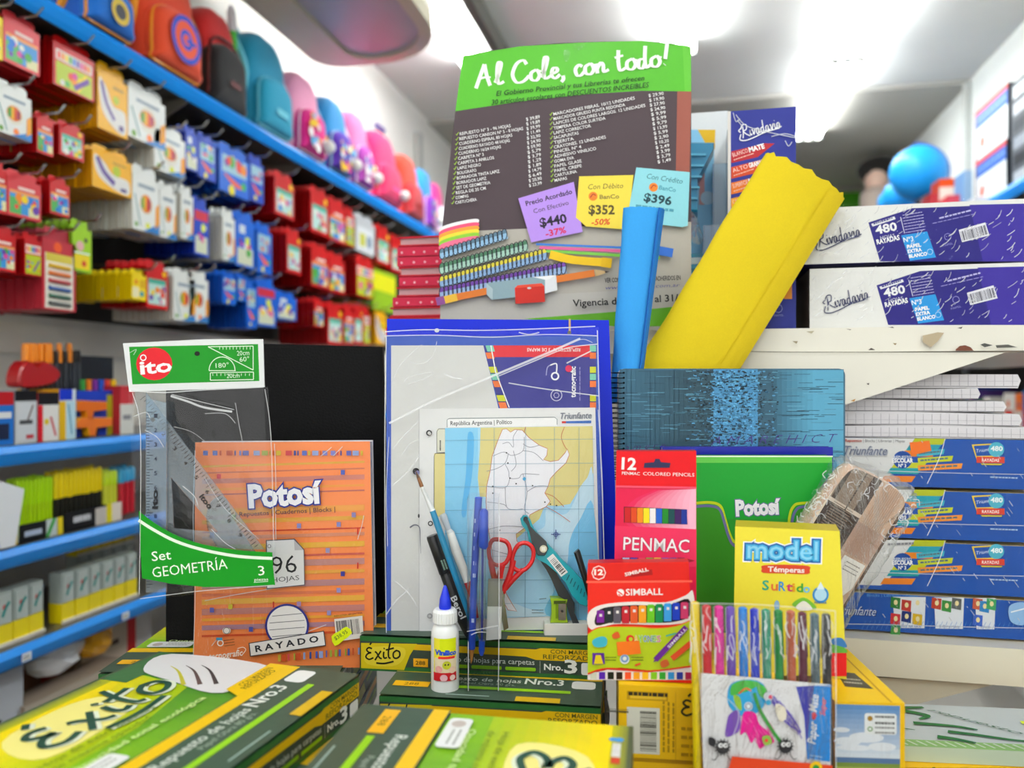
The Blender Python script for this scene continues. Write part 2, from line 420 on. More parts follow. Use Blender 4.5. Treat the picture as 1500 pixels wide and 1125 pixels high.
def wall_shelf(label, x0, x1, y0, y1, z, lip=.035, under='#5b564e', side=1, brackets=()):
    t = thing('wall_shelf', label, 'shelf', Matrix.Translation(((x0 + x1) / 2, y0, z)))
    cx = (x0 + x1) / 2; w_ = abs(x1 - x0) / 2
    b = MB().box(-w_, 0, -.022, w_, y1 - y0, 0, under); b.obj('shelf_board', M_PAINT, t)
    xf = w_ if side > 0 else -w_
    b = MB(); o = [(-.004, 0), (.006, -.002), (.012, -lip * .35), (.006, -lip * .75), (.0, -lip), (-.004, -lip)]
    n = len(o); vs = [(xf + side * a, yy, c) for yy in (0, y1 - y0) for a, c in o]
    b.add(vs, [(i, (i + 1) % n, n + (i + 1) % n, n + i) for i in range(n)] + [tuple(range(n)), tuple(range(2 * n - 1, n - 1, -1))], '#0c90f2')
    b.obj('blue_edge_strip', M_GLOSS, t)
    for yy in brackets:
        bb = MB().add([(-xf + .03, yy - y0, -.022), (xf * .92, yy - y0, -.022), (-xf + .03, yy - y0, -.17), (-xf + .03, yy - y0 + .006, -.022), (xf * .92, yy - y0 + .006, -.022), (-xf + .03, yy - y0 + .006, -.17)],
                      [(0, 1, 2), (5, 4, 3), (0, 3, 4, 1), (1, 4, 5, 2), (2, 5, 3, 0)], '#8b857a')
        bb.obj('bracket', M_PAINT, t)
    return t
wall_shelf('long blue-edged shelf on the left wall carrying the backpacks', XL, -1.2, .5, 5.6, 2.09, .04, '#57524a', 1, (1.75, 2.35, 3.1, 3.9))
LZS = (1.238, 1.052, .868)
for z, n in zip(LZS, ('upper blue-edged shelf under the hanging packs, holding pen boxes', 'middle blue-edged shelf of the left wall, holding highlighters', 'lowest blue-edged shelf of the left wall, holding yellow-based glue packs')):
    wall_shelf(n, XL, -1.2, .5, 4.2, z, .037, '#4c4840')
# peg board behind the packs
b = MB().box(0, 0, 0, 4.5, .01, .55, '#2b2724'); pb = b.obj('peg_board', M_MATTE, None, LM(XL + .013, .6, 1.51))
tag(pb, 'dark perforated board on the left wall behind the hanging packs', 'board')
pb['kind'] = 'thing'

# ---------------------------------------------------------------- hanging packs on the left wall
XF = -1.225
def pack_mesh(kind, w_, h_, t_, seed):
    """a carton with a hang tab; local x right, y into depth, z down from the top (0) to -h"""
    r = random.Random(seed); b = MB()
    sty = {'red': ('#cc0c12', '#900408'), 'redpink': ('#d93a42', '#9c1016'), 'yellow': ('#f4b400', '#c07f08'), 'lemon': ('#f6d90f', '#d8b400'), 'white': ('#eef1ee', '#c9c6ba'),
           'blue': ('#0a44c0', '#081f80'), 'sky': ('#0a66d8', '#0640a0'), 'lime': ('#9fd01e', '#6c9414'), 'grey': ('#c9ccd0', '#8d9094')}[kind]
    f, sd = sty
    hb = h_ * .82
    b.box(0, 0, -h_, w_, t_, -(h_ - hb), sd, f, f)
    tb = [(w_ * .06, -(h_ - hb)), (w_ * .94, -(h_ - hb)), (w_ * .94, -h_ * .05), (w_ * .85, 0), (w_ * .62, 0), (w_ * .56, -h_ * .05), (w_ * .44, -h_ * .05), (w_ * .38, 0), (w_ * .15, 0), (w_ * .06, -h_ * .05)]
    b.prism(tb, t_ * .4, t_ * .4 + .0012, f)
    p = Pr(); k = r.random()
    def R(x0, y0, x1, y1, c): p.rect(x0 * w_, -h_ + y0 * hb, x1 * w_, -h_ + y1 * hb, c)
    def C(x, y, rr, c): p.circ(x * w_, -h_ + y * hb, rr * w_, c, n=14)
    pal = ['#e8362c', '#f28a1c', '#f7d51d', '#3fa63a', '#1f7bd6', '#6b3fa8', '#e0489a', '#f4f2ea']
    if kind in ('red', 'redpink'):
        if k < .4:
            R(.06, .62, .94, .86, '#f3efe6')
            for i in range(9): R(.1 + i * .09, .66, .17 + i * .09, .82, pal[i % 7])
            R(.06, .04, .94, .58, '#b8cc22'); 
            for i in range(9): C(r.uniform(.15, .85), r.uniform(.1, .5), r.uniform(.04, .1), r.choice(pal))
            p.stroke([(.5 * w_, -h_ + .12 * hb), (.85 * w_, -h_ + .45 * hb)], w_ * .09, '#6a3aa0')
        elif k < .75:
            R(.06, .08, .94, .66, '#3a94d8'); R(.06, .08, .4, .5, '#55b05a'); R(.06, .6, .94, .68, '#f0a060'); R(.62, .08, .94, .3, '#e9e6b0')
            for i in range(10): C(r.uniform(.15, .85), r.uniform(.14, .56), r.uniform(.05, .11), r.choice(pal))
            R(.3, .72, .8, .8, '#f4d8d0')
        else:
            R(.1, .1, .9, .72, '#bfe4dc'); R(.1, .62, .9, .74, '#49b7a0')
            for i in range(12): C(r.uniform(.18, .82), r.uniform(.16, .56), r.uniform(.04, .1), r.choice(pal))
            C(.82, .9, .09, '#f8c61c')
    elif kind == 'yellow':
        p.smooth([(.05 * w_, -h_ + .9 * hb), (.12 * w_, -h_ + .4 * hb), (.45 * w_, -h_ + .14 * hb), (.9 * w_, -h_ + .06 * hb), (.9 * w_, -h_ + .45 * hb), (.5 * w_, -h_ + .5 * hb), (.3 * w_, -h_ + .75 * hb)], '#e8e6e2')
        p.stroke([(.12 * w_, -h_ + .85 * hb), (.28 * w_, -h_ + .5 * hb), (.55 * w_, -h_ + .25 * hb)], w_ * .1, '#6b5299')
        C(.6, .62, .1, '#b9c81c'); R(.5, .8, .85, .86, '#b98c10'); R(.7, .1, .86, .2, '#5d4a86')
    elif kind == 'lemon':
        R(.06, .1, .5, .5, '#f7efc0'); C(.7, .25, .14, '#2c9fb0'); R(.55, .5, .95, .8, '#e0b010'); C(.3, .7, .12, '#e88a18')
    elif kind == 'white':
        C(.52, .5, .24, '#e9e4d6'); [p.circ(.5 * w_, -h_ + .52 * hb, .21 * w_, '#d8841c', .17 * hb)]; R(.33, .42, .42, .62, '#3f9a3a'); R(.42, .38, .5, .66, '#f0b41c'); R(.5, .37, .58, .67, '#e0501c'); R(.58, .42, .67, .62, '#a01c48')
        p.text('carton', .16 * w_, -h_ + .84 * hb, .82 * w_, -h_ + .82 * hb, .08 * hb, '#7f8f9c') if False else R(.2, .8, .82, .87, '#8fa0ae')
        p.stroke([(.08 * w_, -h_ + .65 * hb), (.3 * w_, -h_ + .08 * hb)], w_ * .035, '#6f9c9c')
        C(.14, .1, .06, '#6ea63c'); C(.56, .12, .08, r.choice(['#f07a1c', '#dfe53a'])); p.poly([(.4 * w_, -h_), (w_, -h_), (w_, -h_ + .22 * hb)], '#2b7fc8'); p.poly([(.85 * w_, -h_ + .1 * hb), (w_, -h_ + .2 * hb), (w_, -h_ + .6 * hb), (.86 * w_, -h_ + .5 * hb)], '#f2a01c')
    elif kind in ('blue', 'sky'):
        if k < .5:
            R(.1, .5, .9, .92, '#9cc7d8'); p.smooth([(.15 * w_, -h_ + .45 * hb), (.5 * w_, -h_ + .36 * hb), (.8 * w_, -h_ + .24 * hb), (.5 * w_, -h_ + .22 * hb)], '#f2623a')
            for i in range(9): C(r.uniform(.18, .82), r.uniform(.55, .88), r.uniform(.05, .11), r.choice(pal))
            C(.4, .1, .1, '#f3e21e'); C(.8, .3, .08, '#35ad4c')
        else:
            R(.1, .05, .9, .4, '#d7dcc0'); R(.06, .72, .94, .92, '#cf2740') if k > .75 else R(.2, .72, .5, .9, '#dfe9f2')
            for i in range(6): C(r.uniform(.2, .8), r.uniform(.3, .66), r.uniform(.06, .12), r.choice(pal))
            R(.5, .5, .72, .66, '#e6ef3c')
    elif kind == 'lime':
        R(.1, .06, .9, .4, '#f1d71c'); C(.4, .6, .2, '#e6b4b0'); C(.7, .75, .1, '#55603a'); C(.6, .2, .12, '#d8462c'); R(.1, .42, .9, .46, '#f4f4ec')
    elif kind == 'grey':
        R(.1, .1, .9, .8, '#e2e6ea'); R(.2, .2, .5, .6, '#c9c84a'); C(.7, .4, .14, '#7f93a8')
    b.join(p.b); return b
def crayon_window_pack(w_, h_, t_):
    b = MB().box(0, 0, -h_, w_, t_, -h_ * .16, '#9c1f2c', '#c02c3a', '#c02c3a').prism([(w_ * .1, -h_ * .16), (w_ * .9, -h_ * .16), (w_ * .86, 0), (w_ * .14, 0)], t_ * .4, t_ * .4 + .001, '#b02838')
    p = Pr(); p.rect(w_ * .08, -h_ * .98, w_ * .92, -h_ * .32, '#eeeade'); p.rect(w_ * .1, -h_ * .42, w_ * .9, -h_ * .32, '#d9c84a'); p.circ(w_ * .45, -h_ * .24, w_ * .12, '#ee5a1c'); b.join(p.b)
    for i, c in enumerate(['#e2b91c', '#d9722c', '#b8323a', '#23549c', '#1f5a44', '#3f4340']):
        z = -h_ * (.47 + i * .09); b.tube([(w_ * .18, -.001, z), (w_ * .78, -.001, z - .001), (w_ * .86, 0, z - .001)], [.0042, .0042, .0015], c, 8)
    return b

ROWS = ('top', 'second', 'third', 'bottom')
ORD = ['first', 'second', 'third', 'fourth', 'fifth', 'sixth', 'seventh', 'eighth', 'ninth', 'tenth', 'eleventh', 'twelfth', 'thirteenth', 'fourteenth', 'fifteenth', 'sixteenth', 'seventeenth', 'eighteenth']
# (row, kind, px left, px right, py top at left, py bottom at left, how many behind, look)
PACKS = [
 (0, 'lemon', -20, 4, 0, 78, 1, 'yellow carton cut by the picture edge'), (0, 'redpink', 5, 58, 8, 88, 5, 'wide pinkish red carton with a green label'), (0, 'red', 78, 138, 45, 122, 9, 'red crayon carton with a blue picture'),
 (0, 'yellow', 143, 187, 84, 186, 7, 'golden yellow carton with a white swoosh'), (0, 'white', 188, 242, 112, 198, 8, 'white carton with a round window, biggest in its row'),
 (0, 'white', 226, 271, 174, 246, 6, 'white carton with a round window beside a thin blue one'), (0, 'blue', 272, 290, 180, 246, 5, 'slim blue and yellow carton'), (0, 'blue', 291, 316, 190, 258, 5, 'blue carton with a pale lower half'),
 (0, 'sky', 321, 365, 203, 277, 5, 'wide blue carton with a red swoosh'), (0, 'blue', 366, 386, 222, 292, 5, 'slim dark blue carton before the red ones'), (0, 'red', 402, 431, 246, 312, 6, 'first red carton past the blue ones'),
 (0, 'red', 455, 481, 268, 338, 7, 'red carton with a blue band'), (0, 'red', 482, 506, 284, 350, 4, 'red carton with a green band'), (0, 'red', 507, 519, 300, 358, 4, 'slim red carton before the white one'),
 (0, 'grey', 521, 549, 308, 366, 3, 'white and blue carton in a red frame'), (0, 'red', 552, 571, 325, 384, 4, 'dark red carton near the far end'), (0, 'red', 573, 592, 340, 396, 4, 'last red carton before the red book pile'),
 (1, 'white', -6, 46, 110, 190, 5, 'white and blue carton with large grey lettering'), (1, 'red', 54, 78, 160, 222, 7, 'small red carton with a yellow picture'), (1, 'red', 87, 123, 172, 225, 7, 'small wide red carton with an orange sticker'),
 (1, 'yellow', 135, 193, 206, 272, 8, 'deep row of golden cartons'), (1, 'white', 194, 233, 236, 334, 12, 'white carton with a green and orange window'), (1, 'white', 234, 258, 262, 346, 5, 'white carton with a magenta window'),
 (1, 'white', 265, 283, 268, 348, 5, 'slim white carton with a small window'), (1, 'blue', 284, 306, 284, 372, 6, 'blue and yellow carton'), (1, 'white', 326, 344, 302, 380, 9, 'thick bundle of white cartons'),
 (1, 'sky', 345, 373, 304, 388, 5, 'bright blue carton with round pictures'), (1, 'sky', 376, 398, 322, 398, 5, 'blue carton with a red head'), (1, 'red', 420, 441, 330, 398, 8, 'red and gold carton'),
 (1, 'red', 456, 481, 352, 418, 9, 'red carton with a teal band, first of its pair'), (1, 'red', 482, 505, 366, 426, 5, 'red carton with a teal band, second of its pair'), (1, 'red', 522, 548, 370, 432, 8, 'red carton beside the green box'),
 (2, 'red', -10, 10, 232, 310, 4, 'red carton cut by the picture edge, lime picture'), (2, 'redpink', 11, 60, 244, 314, 8, 'red crayon carton with a lime green picture'), (2, 'red', 73, 102, 254, 312, 6, 'bright red carton with a pointed tab'),
 (2, 'white', 254, 286, 390, 468, 9, 'greyish white carton with a red window'), (2, 'white', 277, 305, 392, 470, 9, 'white carton with an orange window'), 
 (2, 'sky', 326, 346, 394, 444, 7, 'blue pouch with a pale picture'), (2, 'sky', 348, 360, 398, 440, 5, 'slim blue pouch'), (2, 'sky', 361, 375, 404, 480, 5, 'long blue and white carton'), (2, 'sky', 376, 404, 402, 476, 5, 'blue carton with a red band'),
 (2, 'sky', 405, 434, 424, 466, 5, 'short blue pouch with a red band'), (2, 'red', 460, 474, 434, 478, 6, 'short red carton with a pale edge'), (2, 'red', 480, 502, 440, 504, 8, 'red carton with a green picture low down'),
 (2, 'red', 504, 518, 442, 504, 4, 'slim red carton with a green dot'), (2, 'red', 519, 531, 442, 504, 4, 'slim red and white carton'), (2, 'red', 532, 542, 446, 504, 4, 'very slim red carton'), (2, 'yellow', 550, 566, 448, 504, 4, 'orange yellow carton at the far end'),
 (3, 'red', -14, 23, 326, 394, 6, 'red carton with a lime picture low at the picture edge'), (3, 'red', 36, 61, 338, 402, 6, 'red carton with an orange dot'), (3, 'window', 62, 111, 328, 452, 10, 'tall clear-windowed pack of thick coloured crayons'),
 (3, 'lime', 106, 134, 318, 396, 6, 'lime green carton with a yellow base'), (3, 'lemon', 193, 214, 392, 438, 13, 'deep row of bright yellow sachets'), (3, 'red', 214, 246, 378, 450, 5, 'red carton with yellow shapes'),
]
KW = {'red': 'red', 'redpink': 'red', 'yellow': 'golden', 'lemon': 'yellow', 'white': 'white', 'blue': 'blue', 'sky': 'blue', 'lime': 'lime green', 'grey': 'pale', 'window': 'crayon'}
MLW = LM(XF)
cnt_row = {}
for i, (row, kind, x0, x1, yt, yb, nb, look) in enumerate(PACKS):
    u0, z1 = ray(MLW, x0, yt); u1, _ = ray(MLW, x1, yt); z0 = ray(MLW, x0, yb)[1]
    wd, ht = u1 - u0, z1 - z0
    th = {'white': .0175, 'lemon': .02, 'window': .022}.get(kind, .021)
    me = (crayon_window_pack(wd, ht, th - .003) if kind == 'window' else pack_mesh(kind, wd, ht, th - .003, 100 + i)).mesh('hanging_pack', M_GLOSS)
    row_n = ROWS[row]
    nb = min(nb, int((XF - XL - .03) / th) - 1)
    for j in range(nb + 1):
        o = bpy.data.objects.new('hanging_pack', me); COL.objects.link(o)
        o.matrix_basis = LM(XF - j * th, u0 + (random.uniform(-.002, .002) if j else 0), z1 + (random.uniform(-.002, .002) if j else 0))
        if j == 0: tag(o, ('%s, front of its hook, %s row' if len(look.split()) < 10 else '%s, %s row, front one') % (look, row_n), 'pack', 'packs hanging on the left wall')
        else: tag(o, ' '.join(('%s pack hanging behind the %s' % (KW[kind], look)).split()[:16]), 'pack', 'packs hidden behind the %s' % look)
    hk = MB().tube([(0, .0, 0), (0, -(XF - XL) - .02, 0), (0, -(XF - XL) - .035, .014)], .0028, '#b9bbbd', 6)
    o = hk.obj('peg_hook', M_METAL, None, LM(XL + .012, u0 + wd * .5, z1 - ht * .03), True)
    tag(o, ' '.join(('steel peg hook carrying the %s' % look).split()[:16]), 'hook', 'peg hooks on the left wall')

# green and yellow pack at the far end of the lower rows
M = LM(XF, ray(MLW, 546, 400)[0], ray(MLW, 546, 452)[1]); wd = ray(MLW, 580, 400)[0] - ray(MLW, 546, 400)[0]
p = Pr(); p.rect(.005, .08, wd - .005, .15, '#e4e01a'); b = MB().box(0, 0, 0, wd, .18, .165, '#5c9a1c', '#93bb1e', '#d8d81c').join(p.b)
tag(b.obj('green_box', M_PRINT, None, M), 'yellow-green box beyond the last hanging red packs', 'box')

# ---------------------------------------------------------------- backpacks on the top shelf
def backpack(px0, px1, yb, yt, cols, label, style=0, seed=0):
    M0 = LM(-1.24); u0, _ = ray(M0, px0, yb); u1, _ = ray(M0, px1, yb); z1 = ray(M0, (px0 + px1) / 2, yt)[1]; z0 = 2.091
    w_ = (u1 - u0) * .91; h_ = z1 - z0; body, pocket, trim = cols
    t = thing('backpack', label, 'backpack', LM(-1.25, (u0 + u1) / 2, z0), 'backpacks on the top shelf')
    hw = w_ / 2; o = [(-hw * .92, 0.0), (hw * .92, 0.0), (hw, h_ * .12), (hw, h_ * .62), (hw * .86, h_ * .86), (hw * .4, h_ * .99), (0, h_), (-hw * .4, h_ * .99), (-hw * .86, h_ * .86), (-hw, h_ * .62), (-hw, h_ * .12)]
    o = crom(o, 3, True); o = [(a, max(0, c)) for a, c in o]
    MB().pillow(o, .02, .045, .2, body).obj('bag_body', M_CLOTH, t, smooth=2)
    kp = (.98, .62) if style == 5 else (.8, .5); q = [(a * kp[0], (0 if style == 5 else .02) + c * kp[1]) for a, c in o]; MB().pillow(q, -.03, .03, .0, pocket).obj('front_pocket', M_CLOTH, t, smooth=2)
    fp = [c_ for c_ in t.children][-1]; z = MB(); pts = [(a * kp[0] * .97, -.034, .02 + c * kp[1] * .98) for a, c in o]; z.tube(pts, .004, trim, 6, closed=True); z.obj('zipper', M_PLAST, fp, smooth=True)
    h = MB().tube(crom([(-hw * .25, .1, h_ * .97), (-hw * .2, .1, h_ * 1.08), (0, .1, h_ * 1.12), (hw * .2, .1, h_ * 1.08), (hw * .25, .1, h_ * .97)], 4), .008, trim, 8); h.obj('carry_handle', M_CLOTH, t, smooth=True)
    for s_ in (-1, 1):
        MB().tube(crom([(s_ * hw * .98, .03, h_ * .85), (s_ * hw * 1.03, -.01, h_ * .5), (s_ * hw * .98, .03, h_ * .08)], 4), .009, trim, 6).obj('side_strap', M_CLOTH, t, smooth=True)
    p = Pr(lambda a, c: (a, c)); p.k = 0
    pr = random.Random(seed)
    if style == 1:      # round emblem with a ring, diamond and C shape
        y = -.066; p.circ(0, h_ * .32, hw * .5, '#e8491c'); p.ring(0, h_ * .32, hw * .46, hw * .12, '#1f3fc0'); p.poly([(0, h_ * .32 + hw * .42), (hw * .42, h_ * .32), (0, h_ * .32 - hw * .42), (-hw * .42, h_ * .32)], '#e8491c')
        p.ring(0, h_ * .32, hw * .17, hw * .1, '#1f3fc0'); p.rect(0, h_ * .3, hw * .34, h_ * .335, '#1f3fc0')
    elif style == 2:
        for i in range(26): p.circ(pr.uniform(-.6, .6) * hw, pr.uniform(.08, .48) * h_, pr.uniform(.06, .16) * hw, pr.choice(['#ffffff', trim, '#f2c21c', '#3fb0e0', '#e0489a']), n=12)
        y = -.066
    elif style == 3:
        p.circ(0, h_ * .3, hw * .34, '#d9b93a'); p.circ(0, h_ * .3, hw * .2, '#3a3a40'); y = -.066
    else: y = -.066; p.rect(-hw * .3, h_ * .2, hw * .3, h_ * .26, trim)
    for i, v in enumerate(p.b.V): p.b.V[i] = (v[0], v[1] + y, v[2])
    p.b.obj('printed_patch_print', M_PRINT, t)
    if style in (2, 4):
        c = MB().sphere((hw * .5, -.075, h_ * .2), .022, '#f4f4ee', 12, 8); c.obj('pompom_charm', M_CLOTH, t, smooth=True)
    return t
backpack(98, 186, 40, -70, ('#1257b8', '#0f6fd0', '#e8952a'), 'royal blue backpack with a gold round badge and orange piping', 3, 1)
backpack(194, 288, 95, -60, ('#e0421a', '#e8491c', '#f39a1c'), 'orange backpack with a blue ring emblem', 1, 2)
backpack(290, 346, 128, 14, ('#c81c1c', '#0c0c10', '#5a1016'), 'red-topped backpack with a black front pocket, between orange and turquoise ones', 5, 3)
backpack(358, 420, 172, 52, ('#0f8fb4', '#169fc4', '#6fd0e6'), 'turquoise backpack with a light blue trim', 0, 4)
backpack(421, 468, 215, 108, ('#f4a4c8', '#ec1c8c', '#fbd4e4'), 'pink backpack with a magenta pocket', 2, 5)
backpack(470, 508, 240, 144, ('#1f8fd0', '#5a2fb8', '#8fd0ea'), 'blue and purple backpack with small pictures', 2, 6)
backpack(509, 538, 262, 165, ('#e87cb4', '#b840b0', '#fbe0ec'), 'lilac pink backpack with a white pompom', 2, 7)
backpack(541, 582, 290, 194, ('#f01468', '#d8145c', '#ff5a98'), 'plain hot pink backpack', 4, 8)
bp = backpack(584, 612, 305, 228, ('#e8381c', '#b8202c', '#a01818'), 'red backpack with a pull-out trolley handle', 0, 9)
for s_ in (-.035, .035): MB().tube([(s_, .13, .18), (s_, .13, .44)], .006, '#b8b8c8', 6).obj('trolley_tube', M_METAL, bp, smooth=True)
MB().tube([(-.04, .13, .44), (.04, .13, .44)], .012, '#5a3fa0', 8).obj('trolley_grip', M_PLAST, bp, smooth=True)
backpack(613, 632, 318, 248, ('#2f9ae0', '#8a2fc0', '#f4d0e0'), 'small blue and violet backpack beside the red trolley one', 2, 10)
backpack(633, 648, 325, 268, ('#e83a90', '#f2f2f8', '#f0a0c8'), 'small pink and white backpack at the far end of the shelf', 2, 11)
# a toy with a green net bag between the black and turquoise packs
M = LM(-1.22, ray(LM(-1.24), 352, 150)[0], 2.091)
b = MB().tube(crom([(0, .05, 0), (0, .05, .12), (.01, .05, .24), (0, .05, .34)], 4), [.010] * 4 + [.013] * 4 + [.012] * 4 + [.006], '#4fc04a', 10, cols=['#2058c0'] * 3 + ['#4fc04a'] * 6 + ['#e8e8f0'] * 4)
tag(b.obj('rolled_umbrella', M_CLOTH, None, M, True), 'slim green and white roll standing between the black and turquoise backpacks', 'umbrella')

# ---------------------------------------------------------------- goods on the low shelves of the left wall
MS = LM(-1.215)
def on_shelf(px0, px1, pyt, z0, depth, col, front=None, x=-1.215, name='carton', label='', mat=None, prn=None, cat='box', group=None):
    Ml = LM(x); u0 = ray(Ml, px0, pyt)[0]; u1 = ray(Ml, px1, pyt)[0]; z1 = ray(Ml, (px0 + px1) / 2, pyt)[1]
    b = MB().box(0, 0, 0, u1 - u0, depth, z1 - z0, col, front)
    if prn: p = Pr(); prn(p, u1 - u0, z1 - z0); b.join(p.b)
    return tag(b.obj(name, mat or M_GLOSS, None, LM(x, u0, z0)), label, cat, group)
zs = LZS[0] + .0005
def pr1(p, w_, h_): p.rect(0, h_ * .75, w_, h_, '#b81820'); p.rect(w_ * .1, h_ * .5, w_ * .9, h_ * .62, '#e8e8e8'); p.rect(w_ * .2, h_ * .1, w_ * .8, h_ * .4, '#1c2440')
def pr2(p, w_, h_): p.rect(0, h_ * .8, w_, h_, '#101014'); p.rect(w_ * .1, h_ * .05, w_ * .9, h_ * .76, '#d4d8dc'); p.poly([(w_ * .55, h_ * .45), (w_ * .8, h_ * .74), (w_ * .84, h_ * .7), (w_ * .6, h_ * .42)], '#5a3028'); p.rect(w_ * .2, h_ * .36, w_ * .8, h_ * .44, '#4a4c50'); p.rect(w_ * .5, h_ * .08, w_ * .85, h_ * .16, '#c04048')
def pr3(p, w_, h_): p.rect(0, h_ * .75, w_, h_, '#141418'); p.rect(0, 0, w_ * .22, h_ * .74, '#d81c2c'); p.rect(w_ * .24, 0, w_, h_ * .74, '#eae8e4'); p.stroke([(w_ * .6, h_ * .5), (w_ * .85, h_ * .1)], w_ * .1, '#c8444c'); p.circ(w_ * .4, h_ * .4, w_ * .12, '#e0c830')
def pr4(p, w_, h_): p.rect(0, h_ * .78, w_ * .8, h_, '#1438c8'); p.rect(0, 0, w_ * .38, h_ * .76, '#e8b81c'); p.rect(w_ * .4, 0, w_, h_ * .76, '#bfe0ee'); p.stroke([(w_ * .55, h_ * .7), (w_ * .75, h_ * .1)], w_ * .08, '#3a8fb0')
on_shelf(-14, 20, 574, zs, .1, '#0f4fa8', '#1f70c8', label='blue box with a red lid at the picture edge, upper shelf', prn=pr1)
on_shelf(22, 54, 572, zs, .1, '#9a9ea2', '#c8ccd0', label='grey pen box with a black top on the upper shelf', prn=pr2)
on_shelf(56, 86, 575, zs, .1, '#a81820', '#e4e4e0', label='white and red pen box with a black top', prn=pr3)
on_shelf(87, 111, 570, zs, .1, '#c8981c', '#dfe8ec', label='yellow and pale blue pen box with a blue top', prn=pr4)
on_shelf(176, 196, 565, zs, .1, '#a82830', '#c83840', label='red box standing beside the geometry set', prn=lambda p, w_, h_: (p.rect(0, 0, w_, h_ * .62, '#dcdcd4'), p.rect(w_ * .2, h_ * .3, w_ * .8, h_ * .4, '#8a8a90')))
on_shelf(112, 174, 572, zs, .004, '#1f5fae', '#1d3fb8', -1.235, name='backing_card', label='blue and yellow card behind the orange toy pistols', cat='card', prn=lambda p, w_, h_: (p.rect(w_ * .7, 0, w_, h_ * .9, '#c8cc28'), p.rect(w_ * .1, 0, w_ * .5, h_ * .3, '#16243c')))
for k, (x0, x1, y0, c, d, nm) in enumerate([(112, 158, 588, '#f09818', '#e8701c', 'orange toy water pistol on the upper shelf, topmost of two'), (112, 166, 610, '#f8b40c', '#f07a28', 'yellow toy water pistol lying below the orange one')]):
    Ml = LM(-1.22); u0, z1 = ray(Ml, x0, y0); u1, _ = ray(Ml, x1, y0); L = u1 - u0
    o = [(0, 0), (L * .3, 0), (L * .34, -.018), (L * .5, -.02), (L * .55, -.002), (L, .0), (L, .018), (L * .1, .022), (0, .014)]
    b = MB().prism(o, 0, .018, c, d, .003); zz = z1 - .02 if k == 0 else zs + .0205
    tag(b.obj('toy_pistol', M_PLAST, None, LM(-1.22, u0, zz)), nm, 'toy')
# pens standing in a tray behind the boxes
def stick(r, L, col, cap=None, capn=.28, n=8):
    b = MB(); k = L * (1 - capn)
    b.tube([(0, 0, 0), (0, 0, k)], r, col, n)
    if cap: b.tube([(0, 0, k), (0, 0, L - .004), (0, 0, L)], [r * 1.12, r * 1.12, r * .7], cap, n)
    return b
me_a = stick(.005, .145, '#2c3038', '#f08c14').mesh('felt_pen', M_PLAST, True); me_b = stick(.005, .13, '#3a3f48', '#0c0c10', .2).mesh('felt_pen', M_PLAST, True); me_c = stick(.005, .13, '#3a3f48', '#d0249a', .2).mesh('felt_pen', M_PLAST, True)
Ml = LM(-1.29); u0 = ray(Ml, 38, 540)[0]; u1 = ray(Ml, 118, 540)[0]
for k in range(24):
    f = k / 23; o = bpy.data.objects.new('felt_pen', me_a if k < 11 or k in (14, 18) else (me_c if k in (15, 19) else me_b)); COL.objects.link(o)
    zc = ray(Ml, 38 + 80 * f, 503)[1] - .145
    o.matrix_basis = LM(-1.29 - .012 * (k % 2), u0 + (u1 - u0) * f, max(zs + .012, zc)) @ Matrix.Rotation(random.uniform(-.03, .03), 4, 'Y')
    nm = {0: 'orange-capped grey felt pen in the pen tray', 1: 'black-capped grey felt pen in the pen tray', 2: 'magenta-capped grey felt pen in the pen tray'}[0 if o.data is me_a else (2 if o.data is me_c else 1)]
    tag(o, nm, 'pen', nm.replace('pen in', 'pens in'))
b = MB().box(-.01, -.02, 0, u1 - u0 + .02, -.017, .05, '#c8cdd0').box(-.01, .03, 0, u1 - u0 + .02, .033, .05, '#c8cdd0').box(-.01, -.02, 0, u1 - u0 + .02, .033, .011, '#c8cdd0')
tag(b.obj('pen_tray', M_PLAST, None, LM(-1.29, u0, zs)), 'pale tray holding the felt pens on the upper shelf', 'tray')
b = MB().prism(crom([(0, 0), (.05, .0), (.09, .01), (.1, .03), (.06, .05), (.04, .035), (.02, .05), (0, .03)], 3, True), 0, .03, '#a8181c', None, .004)
tag(b.obj('toy_car', M_PLAST, None, LM(-1.25, ray(Ml, 5, 560)[0], ray(LM(-1.25), 20, 566)[1])), 'dark red toy lying on the pen boxes', 'toy')
on_shelf(117, 166, 522, zs, .01, '#22262a', '#20242a', -1.30, name='display_card', label='dark photo card standing behind the toy pistols', cat='card', prn=lambda p, w_, h_: (p.rect(0, 0, w_, h_ * .25, '#d8dad8'), p.circ(w_ * .75, h_ * .5, w_ * .1, '#a8a4a0')))
# tray of coloured caps
for k, c in enumerate(['#2c8f3a', '#f08018', '#7a2c98', '#1f5fd8', '#e84a30', '#f2d21c']):
    Ml2 = LM(-1.25); u = ray(Ml2, 128 + k * 9, 556)[0]; zt = ray(Ml2, 128 + k * 9, 556)[1]
    o = MB().tube([(0, 0, 0), (0, 0, max(.03, zt - zs))], .0058, c, 8).obj('marker_pen', M_PLAST, None, LM(-1.262, u, zs), True)
    tag(o, '%s-capped marker standing behind the toy card' % ['green', 'orange', 'violet', 'blue', 'coral', 'yellow'][k], 'marker')
